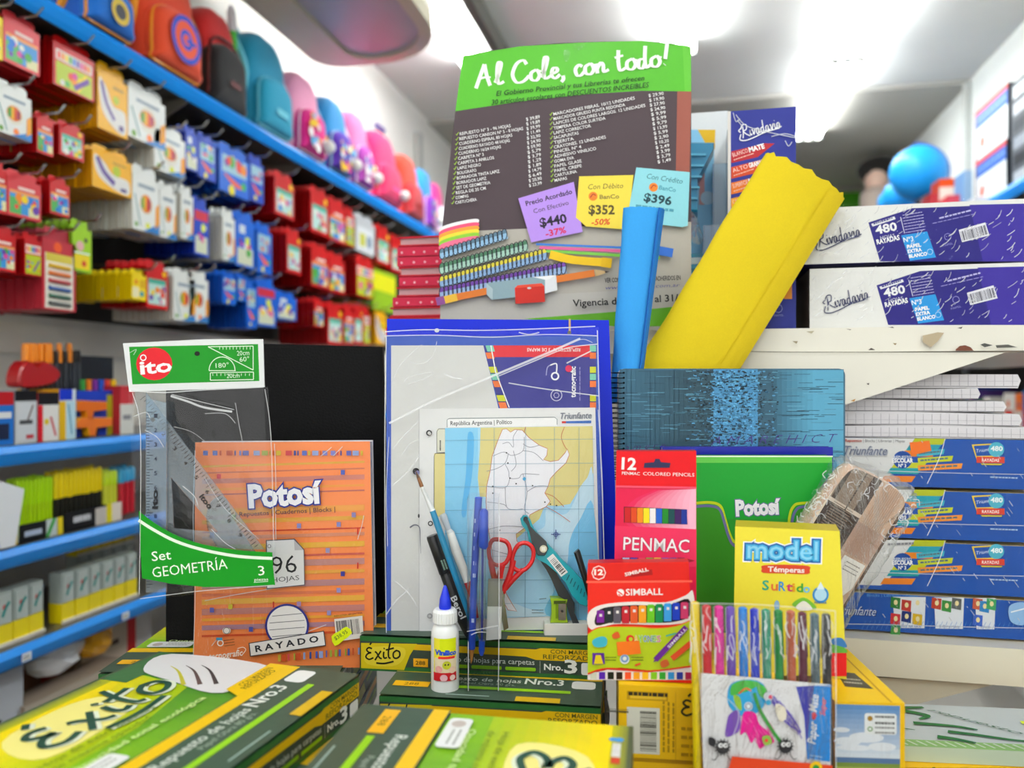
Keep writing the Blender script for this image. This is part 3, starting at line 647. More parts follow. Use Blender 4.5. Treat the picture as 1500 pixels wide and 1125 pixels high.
# highlighters
zs = LZS[1] + .0005; Ml = LM(-1.235)
def hl(px0, px1, pyt, n, body, cap, label, grp, cn=.3):
    u0 = ray(Ml, px0, pyt)[0]; u1 = ray(Ml, px1, pyt)[0]; L = max(.06, ray(Ml, (px0 + px1) / 2, pyt)[1] - zs - .004)
    me = stick((u1 - u0) / n / 2 * .86, L, body, cap, cn).mesh('highlighter', M_PLAST, True)
    for r_ in range(2):
        for k in range(n):
            o = bpy.data.objects.new('highlighter', me); COL.objects.link(o); o.matrix_basis = LM(-1.235 - .02 * r_, u0 + (u1 - u0) * (k + .5) / n, zs + .004 + r_ * .004 + random.uniform(0, .003))
            tag(o, label, 'highlighter', grp)
hl(22, 76, 702, 9, '#b4dc10', '#b8e80c', 'lime green highlighter standing in the striped tray', 'lime highlighters in the striped tray', .45)
hl(78, 148, 690, 11, '#1c1c14', '#f2d80c', 'yellow-capped black highlighter standing in the dark tray', 'yellow highlighters in the dark tray', .45)
hl(150, 170, 690, 3, '#d8dc40', '#c8e414', 'pale lime marker at the tray end', 'pale lime markers at the tray end')
hl(172, 196, 686, 3, '#c02030', '#2ca0d0', 'blue-capped red marker beside the trays', 'blue-capped markers beside the trays')
def tray_front(px0, px1, h_, c, label, fn):
    M_ = LM(-1.212); u0 = ray(M_, px0, 740)[0]; u1 = ray(M_, px1, 740)[0]; w_ = u1 - u0
    b = MB().box(0, 0, 0, w_, .002, h_, c).box(0, .056, 0, w_, .058, h_ * .8, c).box(0, 0, 0, w_, .058, .003, c); p = Pr(); fn(p, w_, h_); b.join(p.b)
    tag(b.obj('display_tray', M_GLOSS, None, LM(-1.212, u0, zs - .0002)), label, 'tray')
tray_front(-6, 27, .045, '#c8d0c8', 'pale striped tray at the picture edge of the middle shelf', lambda p, w_, h_: (p.rect(w_ * .55, 0, w_ * .95, h_, '#e4c81c'), p.rect(w_ * .7, h_ * .2, w_ * .8, h_ * .8, '#3a3a20'), p.stroke([(0, 0), (w_ * .4, h_ * .9)], .008, '#5aa040')))
tray_front(29, 92, .034, '#14181c', 'black tray with a green stripe holding the lime highlighters', lambda p, w_, h_: (p.rect(w_ * .6, 0, w_ * .86, h_, '#c8d4d4'), p.stroke([(w_ * .62, 0), (w_ * .8, h_)], .008, '#38a040'), p.rect(w_ * .87, 0, w_, h_, '#e8d020'), p.rect(w_ * .1, h_ * .3, w_ * .5, h_ * .6, '#b8c4d8')))
tray_front(94, 178, .040, '#101014', 'black tray holding the yellow-capped highlighters', lambda p, w_, h_: (p.text('Maxler', w_ * .15, h_ * .35, w_ * .45, h_ * .35, h_ * .3, '#e8e8e8') if False else p.lines(w_ * .15, h_ * .4, w_ * .45, h_ * .4, 1, .01, h_ * .3, '#d8d8dc'), p.rect(w_ * .52, 0, w_ * .72, h_ * .9, '#c8c0b8'), p.rect(w_ * .72, 0, w_ * .82, h_, '#e4d41c'), p.rect(w_ * .82, 0, w_, h_, '#e8dccc')))
# price bag at the left edge
b = MB().prism([(0, 0), (.03, .0), (.05, .1), (.0, .12), (-.03, .1)], 0, .006, '#e8ecf2')
tag(b.obj('paper_bag', M_PAPER, None, LM(-1.19, ray(LM(-1.19), 2, 780)[0], 1.0565)), 'small white paper bag at the picture edge on the middle shelf', 'bag')
# glue packs: clear blister on a yellow foot
zs = LZS[2] + .0005
def glue_pack_root():
    t = thing('glue_pack', 'clear blister glue pack with a yellow foot, front row of the lowest shelf', 'pack', LM(-1.22, 0, zs), 'glue packs in the front row of the lowest shelf')
    w_ = .034; MB().box(0, 0, 0, w_, .03, .040, '#f4dc0c', '#f8e010').box(-.001, -.004, 0, w_ + .001, 0, .006, '#ece8dc').obj('yellow_foot', M_PLAST, t)
    p = Pr(); p.m = lambda a, c: (a, c); p.circ(w_ * .45, .072, .005, '#c83c3c'); p.stroke([(w_ * .3, .055), (w_ * .5, .07), (w_ * .75, .08)], .006, '#1c8a84')
    b = MB().box(0, .001, .040, w_, .03, .1, '#a9b4b0').box(.004, -.002, .042, w_ - .004, .001, .095, '#b8c2be').join(p.b, -.0025); b.obj('blister', M_PLAST, t)
    return t
g0 = glue_pack_root(); used = False
Ml = LM(-1.22); ua = ray(Ml, -30, 860)[0]; ub = ray(Ml, 78, 860)[0]; uc = ray(Ml, 92, 860)[0]; ud = ray(Ml, 204, 860)[0]
for a_, b_ in ((ua, ub), (uc, ud)):
    k = 0
    while a_ + k * .037 < b_ - .03:
        o = g0 if not used else copy_tree(g0); used = True
        o.matrix_basis = LM(-1.222, a_ + k * .037, zs) @ Matrix.Rotation(random.uniform(-.05, .05), 4, 'Z'); k += 1
for lay, (p0, p1) in enumerate(((125, 204),)):
    a_ = ray(LM(-1.29), p0, 800)[0]; b_ = ray(LM(-1.29), p1, 800)[0]; k = 0
    while a_ + k * .037 < b_:
        for z_ in (0, .1005):
            o = copy_tree(g0); o.matrix_basis = LM(-1.31, a_ + k * .037, zs + z_); o['label'] = 'clear glue pack with a yellow foot, piled in the rear row of the lowest shelf'; o['group'] = 'glue packs in the rear row of the lowest shelf'
        k += 1
for k, px_ in enumerate((39, 184)):
    yy = 942 if k == 0 else 885
    M_ = LM(-1.186); u, z = ray(M_, px_, yy); p = Pr(); p.lines(.003, .008, .017, .008, 2, .004, .002, '#555560')
    MB_ = MB().box(0, .0, 0, .021, .0008, .015, '#e6eaf0').join(p.b)
    tag(MB_.obj('price_tag', M_PAPER, None, LM(-1.186, u - .01, LZS[2] - .028)), ('small white price tag on the lowest blue edge, %s' % ('near the picture edge' if k == 0 else 'under the clear glue packs')), 'price tag')
# lowest zone: cartons and a white bag on the floor level shelf
wall_shelf('low shelf below the blue edges, holding cartons and bags', XL, -1.2, .5, 4.2, .60, .037, '#6a655c')
zs = .6005
on_shelf(120, 222, 905, zs, .18, '#b8a890', '#c8b8a4', -1.3, label='beige carton with a red label under the lowest blue shelf', mat=M_PRINT,
         prn=lambda p, w_, h_: (p.rect(w_ * .62, .02, w_ * .75, h_, '#c01820'), p.rect(w_ * .76, 0, w_, h_, '#c8c4c0'), p.rect(w_ * .3, h_ * .7, w_ * .5, h_ * .76, '#4a3a34'), p.rect(w_ * .3, h_ * .4, w_ * .5, h_ * .46, '#4a3a34')))
on_shelf(60, 110, 935, zs, .16, '#7a5038', '#8f6a4a', -1.32, label='brown carton beside the beige one under the shelf', mat=M_PRINT, prn=lambda p, w_, h_: (p.rect(0, 0, w_ * .6, h_ * .9, '#9a2c20'), p.circ(w_ * .8, h_ * .7, w_ * .15, '#d8a020')))
def crumple(name, M, sx, sy, sz, col, mat, label, cat, seed=3):
    r = random.Random(seed); b = MB(); nu, nv = 14, 9
    b.sphere((0, 0, sz / 2), 1, col, nu, nv, (sx / 2, sy / 2, sz / 2))
    b.V = [(x * (1 + r.uniform(-.18, .18)), y * (1 + r.uniform(-.18, .18)), max(0, z * (1 + r.uniform(-.1, .1)))) for x, y, z in b.V]
    return tag(b.obj(name, mat, None, M), label, cat)
crumple('plastic_bag', LM(-1.27, ray(LM(-1.27), 80, 990)[0], ray(LM(-1.23), 85, 1000)[1] + .001), .13, .07, .085, '#eef0f4', M_PLAST, 'crumpled white plastic bag lying below the lowest blue shelf', 'bag')
crumple('yellow_bag', LM(-1.27, ray(LM(-1.27), 138, 980)[0], ray(LM(-1.23), 85, 1000)[1] + .001), .10, .06, .075, '#e8a818', M_PLAST, 'orange and yellow bag beside the white plastic bag', 'bag', 5)
on_shelf(-20, 34, 985, zs, .07, '#1c1a20', '#c0c4cc', -1.24, label='pale and black carton low at the picture edge', mat=M_PRINT, prn=lambda p, w_, h_: (p.rect(w_ * .4, 0, w_, h_ * .4, '#a81c20'), p.rect(0, h_ * .3, w_ * .4, h_ * .6, '#16161c')))
on_shelf(36, 185, 1000, zs, .065, '#a09080', '#b4a898', -1.23, label='low beige carton under the white plastic bag', mat=M_PRINT)

# ================================================================ ceiling fixtures
def tube_fixture(label, x, y0, y1, n, gap=.07, hang=0):
    t = thing('ceiling_light', label, 'lamp', Matrix.Translation((x, y0, ZC - .001)), 'rows of fluorescent tube lights')
    w_ = .03
    MB().prism([(-w_, -.03), (w_, -.03), (w_ * .6, 0), (-w_ * .6, 0)], 0, y1 - y0, '#8f918c').obj('housing', M_PAINT, t)
    for k in range(n):
        xx = (k - (n - 1) / 2) * gap
        MB().tube([(xx, .02, -.055), (xx, y1 - y0 - .02, -.055)], .016, '#ffffff', 10).obj('tube', M_TUBE, t, smooth=True)
        for yy in (.0, y1 - y0 - .025): MB().box(xx - .018, yy, -.078, xx + .018, yy + .025, -.03, '#b8bab4').obj('tube_holder', M_PAINT, t)
    return t
tube_fixture('twin-tube ceiling light above the left aisle', -.99, 2.4, 3.66, 2)
tube_fixture('triple-tube ceiling light behind the top of the green poster', -.03, 2.4, 3.66, 3, .055)
tube_fixture('wide bright ceiling light over the right aisle, nearer half', .73, 2.5, 3.86, 3, .055)
tube_fixture('wide bright ceiling light over the right aisle, farther half', .73, 3.88, 5.1, 3, .055)
tube_fixture('twin-tube ceiling light above the counter, left of the aisle', -.55, -1.8, .4, 2)  # unseen fixtures put in behind the camera to brighten the display fronts
tube_fixture('twin-tube ceiling light above the counter, right of the aisle', .65, -1.8, .4, 2)
MB_ = MB().box(-.02, 0, -.085, .02, 1.76, 0, '#55564f')
tag(MB_.obj('cable_duct', M_PAINT, None, Matrix.Translation((-.83, 1.9, ZC - .001))), 'dark cable duct running beside the left ceiling light', 'duct')
# rounded hood hanging near the left wall
def stadium(w_, L, r, n=8, inset=0, il=0):
    """open outline of the hood's plan: straight left side, wide round right corner"""
    x0, x1, y1 = inset + il, w_ - inset, L - inset; rl, rr_ = max(.03, .10 - inset * .5), max(.05, .27 - inset); out = [(x1, inset)]
    for cx, cy, rr, a0 in ((x1 - rr_, y1 - rr_, rr_, 0), (x0 + rl, y1 - rl, rl, 90)):
        for k in range(n + 1):
            a = math.radians(a0 + 90 * k / n); out.append((cx + rr * math.cos(a), cy + rr * math.sin(a)))
    out.append((x0, inset)); return out
hood = thing('ceiling_hood', 'large round-ended beige hood hanging from the ceiling above the backpacks', 'hood', Matrix.Translation((-1.3, .75, 2.5)))
def ring_solid(b, o, i_, z0, z1, col):
    n = len(o); vs = [(x, y, z) for z in (z0, z1) for x, y in o] + [(x, y, z) for z in (z0, z1) for x, y in i_]
    fs = []
    for k in range(n - 1):
        fs += [(k, k + 1, n + k + 1, n + k), (2 * n + k + 1, 2 * n + k, 3 * n + k, 3 * n + k + 1), (k + 1, k, 2 * n + k, 2 * n + k + 1), (n + k, n + k + 1, 3 * n + k + 1, 3 * n + k)]
    b.add(vs, fs, col)
o1 = stadium(.5, 1.9, .22); o2 = stadium(.5, 1.9, .22, inset=.045, il=.10)
b = MB(); ring_solid(b, o1, o2, 0, .05, '#c4bfa4'); b.obj('rim', M_PAINT, hood, smooth=True)
b = MB(); n = len(o2); b.add([(x, y, .012) for x, y in o2] + [(x, y, .02) for x, y in o2], [tuple(range(n)), tuple(range(2 * n - 1, n - 1, -1))], '#a4a4a8'); b.obj('bottom_panel', M_PAINT, hood)
b = MB(); n = len(o1); b.add([(x, y, .05) for x, y in o1] + [(x * .92 + .02, y * .98, .2) for x, y in o1], [(k, k + 1, n + k + 1, n + k) for k in range(n - 1)] + [tuple(range(2 * n - 1, n - 1, -1))], '#f0efe6'); b.obj('housing', M_PAINT, hood, smooth=True)
for yy in (.4, 1.4): MB().tube([(.25, yy, .19), (.25, yy, ZC - 2.5 - .001)], .012, '#d8d8d0', 8).obj('hanging_rod', M_METAL, hood)
MB_ = MB().box(0, 0, 0, .03, .06, .42, '#b8bab6', bev=0)
tag(MB_.obj('wall_conduit', M_PAINT, None, Matrix.Translation((XL + .005, 4.2, 2.35))), 'grey conduit box on the left wall beyond the backpacks', 'conduit')

# ================================================================ right wall
ws = wall_shelf('blue-edged top shelf on the right wall carrying globes and cartons', 1.13, XR, 2.3, 6.2, 2.06, .05, '#33302e', -1)
for k, z in enumerate((1.50, 1.16, .86)):
    wall_shelf('%s blue-edged shelf of the right wall seen under the white bracket' % ('upper', 'middle', 'lower')[k], 1.10, XR, 1.6, 6.2, z, .045, '#3c3a38', -1)
MB_ = MB().box(XR - .014, 2.3, 1.2, XR - .002, 6.2, 2.03, '#2a2826'); tag(MB_.obj('peg_board', M_MATTE), 'dark back board on the right wall under the globe shelf', 'board')
def rbox(px0, px1, yt, yb, yw, dep, col, front, name, label, cat='box', prn=None, mat=None, snap=None):
    """carton facing the shop front at depth yw"""
    M_ = RM(yw); u0, z1 = ray(M_, px0, yt); u1 = ray(M_, px1, yt)[0]; z0 = ray(M_, px0, yb)[1] if snap is None else snap
    b = MB().box(0, 0, 0, u1 - u0, dep, z1 - z0, col, front)
    if prn: p = Pr(); prn(p, u1 - u0, z1 - z0); b.join(p.b)
    return tag(b.obj(name, mat or M_PRINT, None, Matrix.Translation((u0, yw, z0))), label, cat)
def pbox(p, w_, h_):
    p.rect(0, h_ * .9, w_, h_, '#c83a30'); p.rect(w_ * .06, h_ * .62, w_, h_ * .9, '#2f5fb0'); p.lines(w_ * .1, h_ * .76, w_ * .95, h_ * .76, 1, .01, h_ * .04, '#7fa4dc'); p.rect(0, 0, w_ * .06, h_ * .9, '#6a5a60')
    p.circ(w_ * .25, h_ * .3, w_ * .07, '#e0583a'); p.rect(w_ * .36, h_ * .32, w_ * .8, h_ * .36, '#7a8490')
zt = 2.0605
# two stacked cartons; the top is lifted on the lower
def RW(xw): return Matrix.Translation((xw, 0, 0)) @ Matrix.Rotation(-PI / 2, 4, 'Z')
zA = ray(RW(1.15), 1450, 222)[1]
for k, (p0, p1, yt, sn_, lb) in enumerate(((1428, 1474, 218, zt, 'lower of two on the globe shelf'), (1428, 1476, 140, zA + .0005, 'upper of two on the globe shelf'))):
    M_ = RW(1.15); u0 = ray(M_, p0, 200)[0]; u1 = ray(M_, p1, 200)[0]; z1 = zA if k == 0 else ray(M_, 1450, 145)[1]
    b = MB().box(0, 0, 0, u1 - u0, .2, z1 - sn_, '#2a2e34', '#e4e8ea'); p = Pr(); pbox(p, u1 - u0, z1 - sn_); b.join(p.b)
    tag(b.obj('carton', M_PRINT, None, Matrix.Translation((1.15, -u0, sn_)) @ Matrix.Rotation(-PI / 2, 4, 'Z')), 'white carton with blue band and red lid edge, ' + lb, 'box')
M_ = RW(1.15); u0 = ray(M_, 1482, 200)[0]; u1 = ray(M_, 1530, 200)[0]; z1 = ray(M_, 1490, 118)[1]
b = MB().box(0, 0, 0, u1 - u0, .2, z1 - zt, '#3a3f46', '#4a5058'); p = Pr(); w_, h_ = u1 - u0, z1 - zt
for k in range(6): p.rect(w_ * .06, h_ * (k * .165 + .02), w_ * .94, h_ * (k * .165 + .13), ['#a8b0b8', '#20242a', '#8c94a0', '#2a3038', '#b8bcc4', '#c8d0d4'][k])
b.join(p.b); tag(b.obj('wire_organizer', M_PRINT, None, Matrix.Translation((1.15, -u0, zt)) @ Matrix.Rotation(-PI / 2, 4, 'Z')), 'grey organiser standing beside the two stacked cartons', 'organizer')
# globes
def globe(px_, py_, rpx, yw, label, base_z):
    u, z = ray(RM(yw), px_, py_); r = rpx * yw / F
    t = thing('globe', label, 'globe', Matrix.Translation((u, yw, base_z)))
    zc = z - base_z
    def fn(a, b_):
        v = math.sin(a * 2 * PI * 2 + b_ * 5) + math.sin(b_ * 9 + a * 14); return '#e0a828' if v > 1.15 else ('#c86a9a' if v < -1.6 else '#1f9cf0')
    MB().sphere((0, 0, zc), r, '#1f9cf0', 28, 16, fn=fn).obj('sphere', M_GLOSS, t, smooth=2)
    MB().tube([(r * 1.08 * math.cos(a), 0, zc + r * 1.08 * math.sin(a)) for a in [math.radians(-100 + 200 * k / 16) for k in range(17)]], .005, '#2a50b0', 6).obj('meridian_arc', M_PLAST, t, smooth=True)
    MB().tube([(0, 0, 0), (0, 0, .012), (0, 0, .02), (0, 0, zc - r)], [.07, .065, .012, .01], '#1c1c20', 16).obj('stand', M_PLAST, t, smooth=True)
    return t
zs2 = 2.0605
yG = 4.2
globe(1345, 253, 36, yG, 'big blue globe above the paper boxes, the highest of the three', zs2)
globe(1318, 288, 22, 4.5, 'middle-sized blue globe tucked under the big one', zs2)
globe(1303, 296, 15, 4.9, 'smallest blue globe, just above the white paper box', zs2)
def mini(px0, px1, yt, yw, c1, c2, label, prn=None): return rbox(px0, px1, yt, 0, yw, .12, c1, c2, 'carton', label, prn=prn, snap=zt)
mini(1376, 1398, 262, 3.75, '#9a2c18', '#e8e4d8', 'carton with an orange red lid in front of the globes', lambda p, w_, h_: p.rect(0, h_ * .8, w_, h_, '#d8501c'))
mini(1362, 1374, 284, 3.6, '#8a1c24', '#b03038', 'small dark red box under the big globe')
mini(1388, 1412, 286, 3.6, '#c02838', '#d04858', 'low pinkish red box on the globe shelf')
mini(1399, 1409, 258, 3.75, '#d8dcc8', '#eceada', 'narrow cream box beside the orange-lidded carton')
mini(1412, 1424, 250, 3.55, '#5f8ab8', '#8fb0d0', 'slim pale blue box left of the stacked cartons')
mini(1426, 1450, 296, 3.3, '#d8d8d8', '#f0f0f0', 'low white box on the blue shelf edge')
rbox(1216, 1271, 272, 330, 6.3, .05, '#3c8a10', '#46a010', 'green_board', 'plain green board hanging at the back of the shop', cat='board')
bb = [o for o in COL.objects if o.name == 'green_board'][0]; bb.location.y = YB - .055
# dark-haired doll figure on the shelf end at the back
u, z = ray(RM(5.6), 1284, 262)
pt = thing('display_figure', 'dark-haired pale display figure high at the back of the shop', 'figure', Matrix.Translation((u, 5.6, 2.0605)))
b = MB().sphere((0, 0, z - 2.0605), .085, '#e8c4b0', 14, 10, (.9, .9, 1.15)); b.obj('head', M_MATTE, pt, smooth=True)
b = MB().sphere((.03, .03, z - 2.0605 + .06), .13, '#16120f', 14, 10, (1.15, .8, .75)); b.obj('hair', M_CLOTH, pt, smooth=True)
b = MB().tube([(0, 0, 0), (0, 0, .1), (0, 0, max(.2, z - 2.0605 - .1)), (0, 0, z - 2.0605 - .04)], [.09, .12, .1, .04], '#b8a89c', 12); b.obj('torso', M_CLOTH, pt, smooth=True)
# goods on the right wall shelves seen through the gap under the bracket
r = random.Random(5)
pal = ['#c8281e', '#e8b81c', '#e4e0d8', '#5a3a8a', '#1f6fc0', '#3a8a3a', '#20242c', '#e8701c', '#b8a48c', '#d84a7a']
names = {'#c8281e': 'red', '#e8b81c': 'yellow', '#e4e0d8': 'white', '#5a3a8a': 'violet', '#1f6fc0': 'blue', '#3a8a3a': 'green', '#20242c': 'black', '#e8701c': 'orange', '#b8a48c': 'beige', '#d84a7a': 'pink'}
for k, z in enumerate((1.5005, 1.1605, .8605)):
    y = 1.9; 
    while y < 4.4:
        wd = r.uniform(.05, .13); c = r.choice(pal); h_ = r.uniform(.08, .2) if k else r.uniform(.08, .3)
        b = MB().box(0, 0, 0, wd - .008, .16, h_, c, c); p = Pr(); c2 = r.choice(pal); p.rect(wd * .1, h_ * .2, wd * .8, h_ * .6, c2); p.circ(wd * .4, h_ * .75, wd * .12, r.choice(pal)); b.join(p.b)
        tag(b.obj('small_carton', M_PRINT, None, Matrix.Translation((1.16, y + wd, z)) @ Matrix.Rotation(-PI / 2, 4, 'Z')), '%s carton with a %s panel on the %s blue shelf of the right wall' % (names[c], names[c2], ('upper', 'middle', 'lower')[k]), 'box', '%s and %s cartons on the %s right wall shelf' % (names[c], names[c2], ('upper', 'middle', 'lower')[k]))
        y += wd

# ================================================================ white shelf rack behind the display
YG = .985
Mg = RM(YG)
gond = thing('shelf_rack', 'chipped white metal shelf rack with sloping brackets behind the display', 'rack', Matrix.Translation((.30, YG, 0)))
g0x = .30
zsh = ray(Mg, 1300, 479)[1]; zs0 = ray(Mg, 1300, 515)[1]; z2 = ray(Mg, 1240, 930)[1]; z20 = ray(Mg, 1240, 982)[1]
xL = ray(Mg, 585, 480)[0]; xRr = .72; WHT = '#e6e2d6'
xs0, xs1 = ray(Mg, 1075, 500)[0], ray(Mg, 1100, 500)[0]
MB().box(xs0 - g0x, 0, 0, xs1 - g0x, 1.1, zsh - .002, WHT).obj('spine_panel', M_PAINT, gond)
b = MB().box(xs1 - g0x, 0, zs0, xRr - g0x, 1.1, zsh, '#d8d2c2', WHT)
MB_ = b; MB_.obj('shelf', M_PAINT, gond)
MB().box(xL - g0x, .0, zs0, xs0 - g0x, 1.1, zsh, '#d8d2c2', WHT).obj('shelf', M_PAINT, gond)
MB().box(xs1 - g0x, -.012, z20, xRr + .02 - g0x, 1.1, z2, '#d8d2c2', '#e2dcc8').obj('shelf', M_PAINT, gond)
def bracket(pts, c=WHT):
    o = [ray(Mg, *p) for p in pts]; MB().prism([(a - g0x, c_) for a, c_ in o], -.003, .009, c).obj('bracket', M_PAINT, gond)
bracket([(1085, 516), (1472, 516), (1240, 592), (1085, 640)])
bracket([(1085, 984), (1468, 998), (1318, 1036), (1085, 1098)], '#ded6c0')
for x_ in (xs1 - g0x, ): MB().box(x_, 0, 0, x_ + .05, .02, zs0 - .002, '#ded8c8').obj('upright', M_PAINT, gond)
MB().box(xL - g0x + .03, .3, 0, xL - g0x + .06, .33, zs0, '#ded8c8').obj('upright', M_PAINT, gond)
# chipped paint patches on the shelf edges (wear with a shape of its own)
p = pxp(Mg, -.0003, 1)
for pts, c in [([(1350, 492), (1372, 487), (1381, 488), (1372, 500), (1362, 509), (1350, 501)], '#b7a68a'), ([(1398, 512), (1404, 507), (1412, 506), (1420, 509), (1424, 514), (1398, 514)], '#6e3a26'),
               ([(1434, 505), (1440, 503), (1452, 506), (1440, 509)], '#4a4a48'), ([(1456, 506), (1474, 505), (1488, 509), (1458, 510)], '#55544f'), ([(1270, 513), (1275, 510), (1281, 513)], '#3a2c24'), ([(1306, 503), (1312, 503), (1310, 506)], '#8a7448'),
               ([(1238, 482), (1246, 483), (1244, 484)], '#5a4a3a'), ([(1300, 480), (1306, 479), (1308, 481)], '#403830'), ([(1180, 486), (1192, 485), (1188, 489)], '#b0a68c'), ([(1160, 500), (1168, 500), (1166, 504)], '#a09478'), ([(1400, 481), (1408, 479), (1406, 482)], '#3c3430'),
               ([(1245, 587), (1252, 584), (1250, 588)], '#c08a40'), ([(1268, 562), (1272, 561), (1271, 564)], '#4a4038')]: p.poly(pts, c)
p.stroke([(1090, 515), (1160, 516), (1240, 516), (1500, 516)], .9, '#55503f', sm=False)
for pts in ([(1330, 948), (1340, 949), (1336, 951)], [(1372, 953), (1384, 955), (1378, 957)], [(1318, 945), (1322, 945), (1321, 949)], [(1450, 975), (1464, 976), (1455, 978)]): p.poly(pts, '#6a5f48')
p.b.V = [(a - g0x, y, c) for a, y, c in p.b.V]; p.b.V = [(a, y - .0045, c) for a, y, c in p.b.V]; p.b.obj('chipped_paint_print', M_MATTE, gond)['kind'] = 'stuff'

# ---- big paper boxes on the rack shelf
def riva_box(px0, px1, yt, yb, yref, label, px_off, py_off, prn, dep=.32, zb=None):
    M_ = RM(1.0); u0, z1 = ray(M_, px0, yt); u1 = ray(M_, px1, yt)[0]; z0 = zb if zb is not None else ray(M_, px0, yb)[1]
    t = thing('paper_box', label, 'box', Matrix.Translation((u0, 1.0, z0)), None)
    b = MB().box(0, 0, 0, u1 - u0, dep, z1 - z0, '#221a7c', '#e8e8e6', '#e4e4e2'); b.s0 = 1
    b.C[3] = hx('#4a3a34')
    b.obj('carton', M_WRAP, t)
    q = pxp(M_, 0, 1); prn(q); q.b.V = [(a - u0, y, c - z0) for a, y, c in q.b.V]; q.b.obj('front_print', M_WRAP, t)
    f = MB(); n1, n2 = 40, 10; hh = z1 - z0 + .004; ww = u1 - u0 + .004; rr = random.Random(int(yt))
    f.V = [(-.002 + ww * i / n1, -.003 - rr.random() * .002, -.0005 + hh * j / n2) for j in range(n2 + 1) for i in range(n1 + 1)]
    f.Fs = [(j * (n1 + 1) + i, j * (n1 + 1) + i + 1, (j + 1) * (n1 + 1) + i + 1, (j + 1) * (n1 + 1) + i) for j in range(n2) for i in range(n1)]; f.C = [(1, 1, 1)] * len(f.Fs)
    f.obj('shrink_wrap', M_WRAPF, t, smooth=2)
    cr = pxp(M_, -.0055, 1)
    for k in range(80):
        x = rr.uniform(max(px0, 1180), 1498); y = rr.uniform(yt + 3, yb - 3); l_ = rr.uniform(4, 18); a = rr.uniform(.5, 1.1)
        cr.stroke([(x, y), (x + l_ * math.cos(a) * .6, y - l_ * .3), (x + l_ * math.cos(a), y - l_ * math.sin(a))], rr.uniform(.5, 1.3), '#ffffff')
    cr.b.V = [(a - u0, y, c - z0) for a, y, c in cr.b.V if True]; cr.b.obj('painted_crease_glint', M_CREASE_GLINT, t)  # pale glint strokes painted over the shrink film
    return t
def rprint(dx, dy, x0, yt, yb):
    def f(p):
        X = lambda x: x + dx; Y = lambda y: y + dy
        p.poly([(X(1272), Y(326)), (X(1336), Y(305)), (1512, Y(298)), (1512, yb), (X(1289), yb)], '#221a7c')
        p.poly([(X(1420), Y(300)), (1512, Y(298)), (1512, yb), (X(1440), yb)], '#3a2a9a')
        p.poly([(X(1320), Y(345)), (X(1358), Y(339)), (X(1371), Y(377)), (X(1333), Y(382))], '#1f95e0')
        p.text('480', X(1284), Y(343), X(1314), Y(337), 12, '#f2f2f6', .03); p.text('HOJAS', X(1290), Y(351), X(1311), Y(347), 5, '#d8d8ea'); p.text('RAYADAS', X(1285), Y(358), X(1318), Y(351), 7, '#ffffff', .03)
        p.poly([(X(1276), Y(328)), (X(1310), Y(317)), (X(1312), Y(321)), (X(1278), Y(332))], '#e8e8f0'); p.lines(X(1280), Y(329), X(1308), Y(320), 1, 3, 2, '#221a7c')
        p.lines(X(1322), Y(316), X(1352), Y(311), 7, 4.3, 1.1, '#b8b4e0'); p.stroke([(X(1319), Y(318)), (X(1325), Y(342))], 1, '#d8d8f0')
        p.text('Nº3', X(1324), Y(355), X(1338), Y(353), 7, '#eaf6ff', .02); p.text('PAPEL', X(1329), Y(364), X(1349), Y(361), 5, '#ffffff', .04); p.text('EXTRA', X(1330), Y(371), X(1350), Y(368), 5, '#ffffff', .04); p.text('BLANCO', X(1332), Y(378), X(1358), Y(374), 5, '#ffffff', .04); p.ring(X(1362), Y(369), 4, .7, '#bfe4fa')
        p.lines(X(1376), Y(321), X(1424), Y(309), 1, 5, 2.4, '#b8b4e4'); p.lines(X(1366), Y(328), X(1428), Y(314), 1, 4, 1.2, '#8f8ad0')
        p.poly([(X(1404), Y(337)), (X(1443), Y(326)), (X(1449), Y(345)), (X(1409), Y(355))], '#e6e6f0'); p.bars(X(1410), Y(353), X(1447), Y(343), 14, 20, '#20203a'); 
        p.ring(X(1388), Y(347), 5, 1, '#8a88d0', n=8); p.text('PAPEL', X(1381), Y(362), X(1396), Y(358), 3.2, '#8a88d0')
        p.script(RIVA, X(1200), Y(362), X(1262), Y(345), 20, 1.5, '#2c3160', RIVAW)
    return f
zt_ = zsh + .0005
zm = ray(RM(1.0), 1186, 393)[1]
riva_box(1186, 1520, 394, 475, 0, 'shrink-wrapped white and navy paper box, lower of two on the white shelf', 0, 0, rprint(12, 92, 1186, 394, 476), zb=zt_)
riva_box(1172, 1520, 306, 388, 0, 'shrink-wrapped white and navy paper box, upper of two on the white shelf', 0, 0, rprint(0, 0, 1172, 306, 383), zb=zm + .0048)
